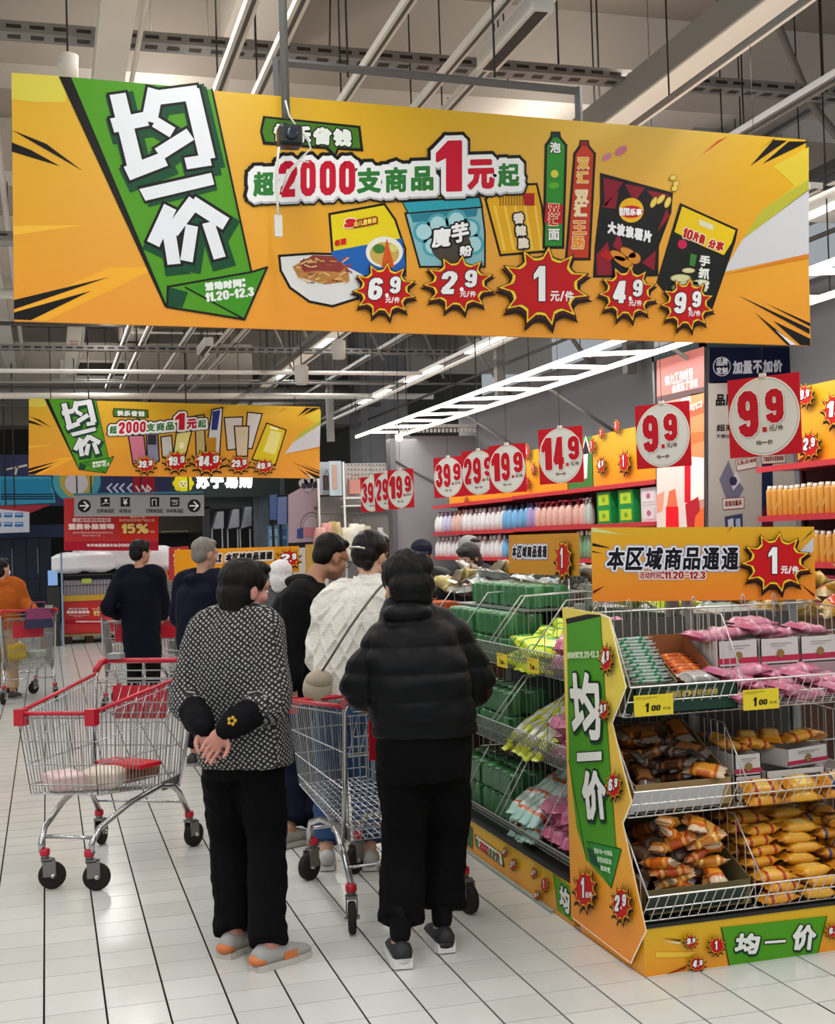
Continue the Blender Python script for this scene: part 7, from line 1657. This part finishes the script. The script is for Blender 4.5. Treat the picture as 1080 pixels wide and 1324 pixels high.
def knit_mat():
    m = bpy.data.materials.new('cream_knit'); m.use_nodes = True; nt = m.node_tree; b = nt.nodes['Principled BSDF']; b.inputs['Roughness'].default_value = .9; b.inputs['Base Color'].default_value = (*hexc('#dcd9d0'), 1)
    uv = nt.nodes.new('ShaderNodeUVMap'); uv.uv_map = 'cloth'; mp = nt.nodes.new('ShaderNodeMapping'); mp.inputs['Scale'].default_value = (130, 110, 1); nt.links.new(uv.outputs[0], mp.inputs[0])
    v = nt.nodes.new('ShaderNodeTexVoronoi'); v.inputs['Scale'].default_value = 1; v.inputs['Randomness'].default_value = .3; nt.links.new(mp.outputs[0], v.inputs['Vector'])
    bp = nt.nodes.new('ShaderNodeBump'); bp.invert = True; bp.inputs['Strength'].default_value = .7; bp.inputs['Distance'].default_value = .006; nt.links.new(v.outputs['Distance'], bp.inputs['Height']); nt.links.new(bp.outputs[0], b.inputs['Normal'])
    return m
def cyl_uv(c0, F_):
    R_ = Vector((F_.y, -F_.x, 0))
    def f(c, n):
        d = Vector(c)-Vector(c0); return (d.dot(R_) if abs(n.dot(F_)) > .62 else d.dot(F_)+.07, d.z)
    return f
V = Vector
# ================= woman in the black and white checked jacket
az = 32; R, F = frame(az)
hd = P(318, 764, 4.96); pel = P(313, 985, 4.95); pel.z = .78
wst = P(310, 925, 4.95); che = P(306, 850, 4.95); nk = P(308, 795, 4.94)
shL = P(268, 812, 5.0); shR = P(345, 812, 4.86); elL = P(242, 903, 4.99); elR = P(352, 905, 4.80); wrL = P(263, 942, 4.76); wrR = P(290, 944, 4.70)
hpL = P(293, 1000, 5.0); hpR = P(338, 1000, 4.92); knL = P(296, 1090, 5.03); knR = P(345, 1090, 4.88); anL = onZ(302, 1206, .08); anR = onZ(347, 1222, .08)
t, R, F, hm, L = person('woman in a black and white checked jacket, hands clasped behind her back', (.70, 4.95, 0), az, hd, 68, 8, nk, che, wst, pel, (shL, shR), (elL, elR), (wrL, wrR), (hpL, hpR), (knL, knR), (anL, anR), (45, 62), mat('#b97f70', .5), .0048, 1.0,
    hand_dir=(V((.30, -.25, -.85)), V((-.62, -.12, -.72))), palm=(V((.1, -1, .2)), V((.1, -1, .1))), hcurl=.38, shoe='#a8a49c', sole='#c8c2b8')
for c in list(t.children):
    if c.name.startswith('shoe'): bpy.data.objects.remove(c)
for a_, z_ in ((anL, 45), (anR, 62)): shoes(t, L(a_), z_, '#9c9a96', '#bdb6ae', .25, accent='#c8703a')
for o_ in [o for o in COL.objects if o.parent is None and o.type == 'MESH' and (o.name.startswith('sole') or o.name.startswith('laces'))]: bpy.data.objects.remove(o_)
hair(t, hm, [((0, -.020, .042), (.086, .100, .088)), ((0, -.040, -.015), (.083, .078, .085)), ((0, -.045, -.060), (.072, .058, .050)), ((0, .045, .092), (.064, .045, .030))], '#0c0907', .5, .006, .004)
cloth_top(t, 'checked_jacket', R, F, L, [(P(318, 988, 4.95), .19, .148), (P(314, 950, 4.95), .19, .150), (wst, .185, .145), (P(306, 880, 4.95), .18, .145), (che, .175, .135), (P(307, 818, 4.95), .155, .115), (P(308, 795, 4.95), .10, .08), (P(312, 781, 4.95), .068, .062)],
    (shL, shR), (elL, elR), (wrL, wrR), [.06, .074, .078, .078, .070, .055], check_mat(), .009, lambda c, n: .010*noise.noise(Vector((c.x*9, c.y*9, c.z*5)))+.005*noise.noise(Vector((c.x*22, c.y*22, c.z*14))), uvf=cyl_uv(L(che), F), cut=.52)
b = MB()
for i, (e_, w_) in enumerate(((elL, wrL), (elR, wrR))): limb(b, [L(e_).lerp(L(w_), .45), L(e_).lerp(L(w_), .75), L(e_).lerp(L(w_), 1.0)], [.062, .058, .040])
fuse(b, 'dark_cuff', t, mat('#0a090d', .8), .008, 2, wr_noise(.006, 20), label='dark sleeve cover with small yellow flowers')
b = MB(); q = L(elR.lerp(wrR, .72))-F*.058+V((0, -.012, .012))
for k in range(5): b.ell((q.x+.012*cos(k*1.256), q.y, q.z+.012*sin(k*1.256)), .007, .003, .007, mat('#c8a01c', .6), 8, 5)
b.build('flower_print', t)
trousers(t, R, F, L, pel, (hpL, hpR), (knL, knR), (anL, anR), [.10, .092, .078, .074, .074], mat('#060507', .9), .010, 0, hipw=(.165, .13))
# ================= woman in the black puffer coat
az = 4; R, F = frame(az)
hd = P(525, 758, 4.72); nk = P(528, 790, 4.68); che = P(536, 845, 4.62); wst = P(543, 905, 4.60); pel = P(547, 960, 4.60)
shL = P(500, 828, 4.66); shR = P(580, 820, 4.66); elL = P(470, 885, 4.70); elR = P(612, 880, 4.70); wrL = P(478, 900, 4.80); wrR = P(586, 905, 4.84)
hpL = P(522, 985, 4.62); hpR = P(576, 985, 4.64); knL = P(522, 1085, 4.66); knR = P(577, 1080, 4.72); anL = onZ(518, 1215, .09); anR = onZ(572, 1196, .09)
t, R, F, hm, L = person('woman in a black quilted puffer coat pushing a cart, seen from behind', (1.34, 4.66, 0), az, hd, -10, 18, nk, che, wst, pel, (shL, shR), (elL, elR), (wrL, wrR), (hpL, hpR), (knL, knR), (anL, anR), (8, 4), None, .008, 1.06, shoe='#17171a', sole='#d4d3d0', sole_t=.036, hand_dir=(V((0, 1, -.1)), V((0, 1, -.1))), palm=(V((0, 0, -1)), V((0, 0, -1))), hcurl=1.0)
hair(t, hm, [((0, -.018, .040), (.088, .104, .092)), ((0, -.045, -.015), (.088, .075, .080)), ((0, -.050, -.062), (.075, .055, .045)), ((0, .045, .092), (.064, .045, .030)), ((.03, -.08, .05), (.05, .04, .05))], '#070505', .5, .006, .005)
def puff(c, n):
    s_ = abs(sin(pi*(c.z+.18*abs(c.x)*0)/.095))**.6
    return (.010*s_-.004)+.006*noise.noise(Vector((c.x*14, c.y*14, c.z*22)))
def hood(b): b.ell(L(P(527, 795, 4.60)), .095, .06, .045, M_SKIN, 16, 10); b.ell(L(P(524, 778, 4.70)), .082, .075, .03, M_SKIN, 16, 10)
coat = mat('#06070a', .50, noise_amt=.15, nscale=20); coat.node_tree.nodes['Principled BSDF'].inputs['Specular IOR Level'].default_value = .15
cloth_top(t, 'puffer_coat', R, F, L, [(P(550, 948, 4.61), .195, .15), (P(547, 925, 4.60), .20, .155), (wst, .195, .155), (P(541, 875, 4.60), .195, .155), (che, .185, .145), (P(534, 815, 4.64), .160, .125), (P(531, 795, 4.67), .12, .09), (P(527, 778, 4.70), .085, .075)],
    (shL, shR), (elL, elR), (wrL, wrR), [.06, .078, .086, .088, .080, .062], coat, .009, puff, hood)
trousers(t, R, F, L, pel, (hpL, hpR), (knL, knR), (anL, anR), [.108, .098, .086, .084, .090], mat('#050506', .9), .010, .06, hipw=(.185, .14))
b = MB()
for a_ in (anL, anR): b = MB(); limb(b, [L(a_)+V((0, 0, .10)), L(a_)+V((0, 0, .02))], [.042, .040]); fuse(b, 'sock', t, mat('#0c0c0e', .8), .008, 1)
pass
# ================= woman in the cream sweater
az = 22; R, F = frame(az)
hd = P(480, 719, 6.10); nk = P(476, 752, 6.05); che = P(462, 800, 6.0); wst = P(452, 850, 6.0); pel = P(447, 900, 6.0)
shL = P(425, 785, 6.08); shR = P(500, 785, 5.93); elL = P(413, 850, 6.1); elR = P(512, 845, 6.0); wrL = P(440, 872, 6.28); wrR = P(520, 870, 6.2)
hpL = P(430, 930, 6.0); hpR = P(465, 930, 5.98); knL = P(425, 1010, 6.05); knR = P(470, 1010, 6.02); anL = onZ(422, 1098, .09); anR = onZ(478, 1098, .09)
t, R, F, hm, L = person('woman in a cream cable knit sweater with dark hair clipped up', (1.38, 6.03, 0), az, hd, 48, 14, nk, che, wst, pel, (shL, shR), (elL, elR), (wrL, wrR), (hpL, hpR), (knL, knR), (anL, anR), (10, 14), mat('#c79a82', .5), .009, 1.0, shoe='#b8b6b2', sole='#d0cec8')
hair(t, hm, [((0, -.020, .040), (.084, .102, .090)), ((0, -.060, .000), (.072, .060, .072)), ((0, .045, .090), (.064, .045, .030)), ((0, -.085, .045), (.050, .035, .060)), ((.03, -.07, -.05), (.03, .03, .04))], '#120c0a', .36, .006, .003)
b = MB(); b.tube([(-.045, -.122, .012), (-.02, -.134, .016), (.02, -.134, .014), (.045, -.122, .010)], .0055, mat('#c9c6c0', .2, .8), 8, M=hm); b.build('hair_clip', t)
def cable(c, n):
    d = c-L(che); u = atan2(d.dot(R), -d.dot(F))*.17; v = d.z; s_ = .095
    a = abs(((u+v*.62)/s_) % 1-.5); e = abs(((u-v*.62)/s_) % 1-.5); return (.010 if min(a, e) < .08 else 0)+.006*noise.noise(Vector((c.x*9, c.y*9, c.z*7)))
cloth_top(t, 'cream_sweater', R, F, L, [(P(447, 905, 6.0), .165, .125), (P(448, 880, 6.0), .175, .135), (wst, .165, .13), (P(457, 825, 6.0), .165, .13), (che, .17, .12), (P(468, 770, 6.02), .145, .10), (P(473, 757, 6.04), .09, .075), (P(476, 744, 6.06), .060, .058)],
    (shL, shR), (elL, elR), (wrL, wrR), [.07, .078, .070, .066, .058, .045], knit_mat(), .0085, cable, uvf=cyl_uv(L(che), F), sm=3)
trousers(t, R, F, L, pel, (hpL, hpR), (knL, knR), (anL, anR), [.095, .088, .072, .066, .068], mat('#2c4468', .8, noise_amt=.2, nscale=12), .011, .03)
bg = MB(); pts = [L(P(x, y, Y)) for x, y, Y in ((508, 762, 5.93), (497, 755, 5.86), (475, 780, 5.80), (450, 815, 5.79), (428, 850, 5.82), (414, 872, 5.90))]; q, r_ = spline(pts, [.006]*6); bg.tube(q, r_, mat('#5a544c', .6), 6); bg.build('bag_strap', t)
p = P(411, 888, 5.90); t = empty('shoulder_bag', p, .5, 'beige shoulder bag at the hip of the cream sweater woman', 'bag')
b = MB(); b.ell((0, 0, -.005), .085, .05, .085, mat('#a79d88', .6), 20, 12); b.build('bag_body', t); b = MB(); b.ell((0, -.008, .03), .078, .05, .052, mat('#9a907c', .6), 18, 10); b.build('bag_flap', t)
# ================= man in black with glasses
az = 62; R, F = frame(az)
hd = P(428, 722, 6.75); nk = P(404, 746, 6.72); che = P(385, 800, 6.68); wst = P(380, 850, 6.66); pel = P(384, 898, 6.65)
shL = P(392, 772, 6.88); shR = P(385, 778, 6.50); elL = P(412, 850, 6.95); elR = P(376, 852, 6.42); wrL = P(425, 890, 7.05); wrR = P(377, 886, 6.36)
hpL = P(388, 925, 6.75); hpR = P(385, 925, 6.58); knL = P(392, 1000, 6.8); knR = P(380, 1000, 6.6); anL = onZ(410, 1068, .09); anR = onZ(373, 1072, .09)
t, R, F, hm, L = person('man in a black hooded jacket with glasses bending forward', (1.20, 6.68, 0), az, hd, 68, 22, nk, che, wst, pel, (shL, shR), (elL, elR), (wrL, wrR), (hpL, hpR), (knL, knR), (anL, anR), (60, 60), mat('#a3745a', .5), .009, 1.03, shoe='#8d8880', sole='#a8a49c', hcurl=.6)
hair(t, hm, [((0, -.024, .050), (.078, .090, .082)), ((0, -.055, .005), (.070, .052, .070)), ((0, .035, .097), (.058, .045, .024))], '#080605', .5, .007, .004)
b = MB(); gm = mat('#3a3634', .3, .6)
for s_ in (-1, 1): b.tube([(s_*.030+.024*cos(a*pi/6), .094, .001+.019*sin(a*pi/6)) for a in range(12)], .0018, gm, 5, closed=True, M=hm); b.tube([(s_*.054, .092, .004), (s_*.076, .05, .006), (s_*.080, -.01, .004)], .002, gm, 5, M=hm)
b.tube([(-.008, .096, .004), (.008, .096, .004)], .002, gm, 5, M=hm); b.build('glasses', t)
def hoodm(b): b.ell(L(P(388, 752, 6.66)), .09, .08, .045, M_SKIN, 14, 9)
cloth_top(t, 'black_jacket', R, F, L, [(P(380, 888, 6.65), .185, .145), (wst, .19, .15), (P(378, 820, 6.66), .19, .15), (che, .195, .145), (P(391, 770, 6.70), .16, .12), (P(400, 752, 6.72), .09, .08)],
    (shL, shR), (elL, elR), (wrL, wrR), [.08, .088, .078, .072, .066, .052], mat('#060608', .8), .011, wr_noise(.010, 8), hoodm)
trousers(t, R, F, L, pel, (hpL, hpR), (knL, knR), (anL, anR), [.10, .092, .078, .074, .074], mat('#0a1024', .8), .012, .03)
# ================= quick figures further away
def stander(label, px_, Y, top_y, az, head_az, tilt, jkt, jmat, hairs, hcol, base_dx=0, jw=.20, hem=.80, tro='#08080a', over=None, skin=None, shoe='#2a2a2c', vox=.012, hoodp=False, sleeve=1.0, arms='down', hs=1.0, lean=0, tilt2=0, jname='jacket'):
    R, F = frame(az); c = P(px_, top_y, Y); H_ = c.z; s_ = H_/1.62; B = V((c.x, c.y, 0))
    Q = lambda r_, f_, z: B+R*r_*s_+F*(f_+lean*max(0, z-.8))*s_+V((0, 0, z*s_))
    J = dict(hd=Q(0, .02, 1.50), nk=Q(0, 0, 1.36), che=Q(0, -.01, 1.18), wst=Q(0, 0, 1.0), pel=Q(0, 0, .88), sh=(Q(-.18, 0, 1.30), Q(.18, 0, 1.30)), hp=(Q(-.09, 0, .82), Q(.09, 0, .82)), kn=(Q(-.10, .02, .46), Q(.10, .02, .46)), an=(Q(-.10, 0, .085), Q(.10, .0, .085)))
    if arms == 'down': J['el'] = (Q(-.25, -.03, 1.03), Q(.25, -.03, 1.03)); J['wr'] = (Q(-.24, .10, .82), Q(.24, .10, .82))
    elif arms == 'fwd': J['el'] = (Q(-.25, .02, 1.05), Q(.25, .02, 1.05)); J['wr'] = (Q(-.16, .28, 1.0), Q(.16, .28, 1.0))
    if over: J.update(over)
    for k in ('an',): J[k] = tuple(V((a.x, a.y, .085)) for a in J[k])
    t, R, F, hm, L = person(label, B, az, J['hd'], head_az, tilt, J['nk'], J['che'], J['wst'], J['pel'], J['sh'], J['el'], J['wr'], J['hp'], J['kn'], J['an'], (az-8, az+8), skin, vox, hs*s_, shoe=shoe)
    hair(t, hm, hairs, hcol, .45, .009, .004)
    W_ = jw/.20
    rg = [(Q(0, 0, hem), .17*W_*s_, .13*W_*s_), (Q(0, 0, max(hem+.05, .95)), .18*W_*s_, .14*W_*s_), (Q(0, -.01, 1.12), .185*W_*s_, .14*W_*s_), (Q(0, -.01, 1.24), .18*W_*s_, .125*W_*s_), (Q(0, 0, 1.32), .12*s_, .09*s_), (Q(0, 0, 1.375), .072*s_, .068*s_)]
    ex = (lambda b: b.ell(L(Q(0, -.07, 1.33)), .10*s_, .06*s_, .05*s_, M_SKIN, 14, 9)) if hoodp else None
    cloth_top(t, jname, R, F, L, rg, J['sh'], J['el'], J['wr'], [k*s_*sleeve for k in (.07, .080, .070, .066, .06, .05)], jmat, vox+.001, jkt or wr_noise(.009, 8), ex)
    trousers(t, R, F, L, J['pel'], J['hp'], J['kn'], J['an'], [k*s_ for k in (.095, .088, .072, .068, .068)], mat(tro, .8), vox+.002, .03)
    return t, hm, L, Q
# grey haired man in navy hoodie
Y = 9.0
t, hm, L, Q = stander('man with short grey hair in a dark navy hooded jacket', 258, Y, 696, 50, 62, 6, None, mat('#0b0e20', .8, noise_amt=.2, nscale=10), [((0, -.018, .046), (.079, .094, .082)), ((0, -.045, .0), (.073, .060, .068)), ((0, .040, .092), (.058, .040, .026))], '#77736e', hoodp=True, jw=.225, hem=.82, skin=mat('#b58a72', .5), arms='fwd', sleeve=1.15, lean=.05)
# man in long navy coat
Y = 12.0
t, hm, L, Q = stander('man in a long dark navy coat, hand on a shopping cart', 180, Y, 699, 35, 62, 8, None, mat('#060a18', .8), SHORT, '#0a0707', jw=.21, hem=.52, skin=mat('#ac7c64', .5), sleeve=1.05, jname='long_coat',
    over=dict(el=(P(139, 785, 11.95), P(210, 775, 12.0)), wr=(P(152, 795, 12.2), P(212, 797, 12.25))))
# woman in orange at the left edge
Y = 14.0
t, hm, L, Q = stander('woman in an orange brown jacket and white face mask at left edge', 1, Y, 722, 12, 50, 0, None, mat('#a3541c', .8, noise_amt=.15, nscale=14), BOB, '#17120f', jw=.23, hem=.80, tro='#b39a7c', hoodp=True, sleeve=1.2, arms='fwd', over=dict(el=(P(-22, 785, 14), P(32, 780, 13.95)), wr=(P(-10, 792, 14.2), P(44, 790, 13.72))))
b = MB(); b.ell((0, .070, -.045), .050, .040, .045, mat('#d4dade', .7), 14, 9, hm); b.build('face_mask', t)
# white haired woman
t, hm, L, Q = stander('white haired woman behind the man in black', 362, 8.6, 726, 20, 10, 5, None, mat('#4a4c50', .8, noise_amt=.4, nscale=30), [((0, -.020, .042), (.094, .108, .094)), ((0, -.050, -.03), (.092, .080, .085)), ((0, -.050, -.080), (.080, .060, .050)), ((0, .045, .092), (.064, .045, .030))], '#d4d5d6', jw=.20, hem=.75)
# person with dark cap and mask, facing the camera
t, hm, L, Q = stander('person in a dark cap and pale mask facing the camera', 545, 9.3, 700, 196, 200, 14, lambda c, n: .012*abs(sin(pi*c.z/.09))**.6, mat('#0c0d10', .5), SHORT, '#191513', jw=.23, arms='fwd')
b = MB(); cm_ = mat('#1c2036', .7); b.ell((0, -.008, .065), .089, .104, .075, cm_, 20, 12, hm); b.ell((0, .095, .055), .070, .062, .012, cm_, 16, 8, hm); b.build('cap', t)
b = MB(); b.ell((0, .068, -.045), .052, .042, .048, mat('#a8adb4', .7), 14, 9, hm); b.build('face_mask', t)
# person with greying dark hair, and one with a pale grey beanie
t, hm, L, Q = stander('person with greying dark hair bending over the bins', 598, 8.95, 704, 170, 240, 25, None, mat('#0e0e10', .7), BOB, '#3a3836', jw=.20, arms='fwd', lean=.12)
t, hm, L, Q = stander('person in a pale grey beanie behind the greying dark hair', 606, 9.7, 695, 175, 150, 8, None, mat('#3c3c42', .8), SHORT, '#2a2624', jw=.21, arms='fwd')
b = MB(); b.ell((0, -.012, .060), .090, .104, .080, mat('#a9a9a6', .9, noise_amt=.15, nscale=60), 20, 12, hm); b.build('beanie', t)
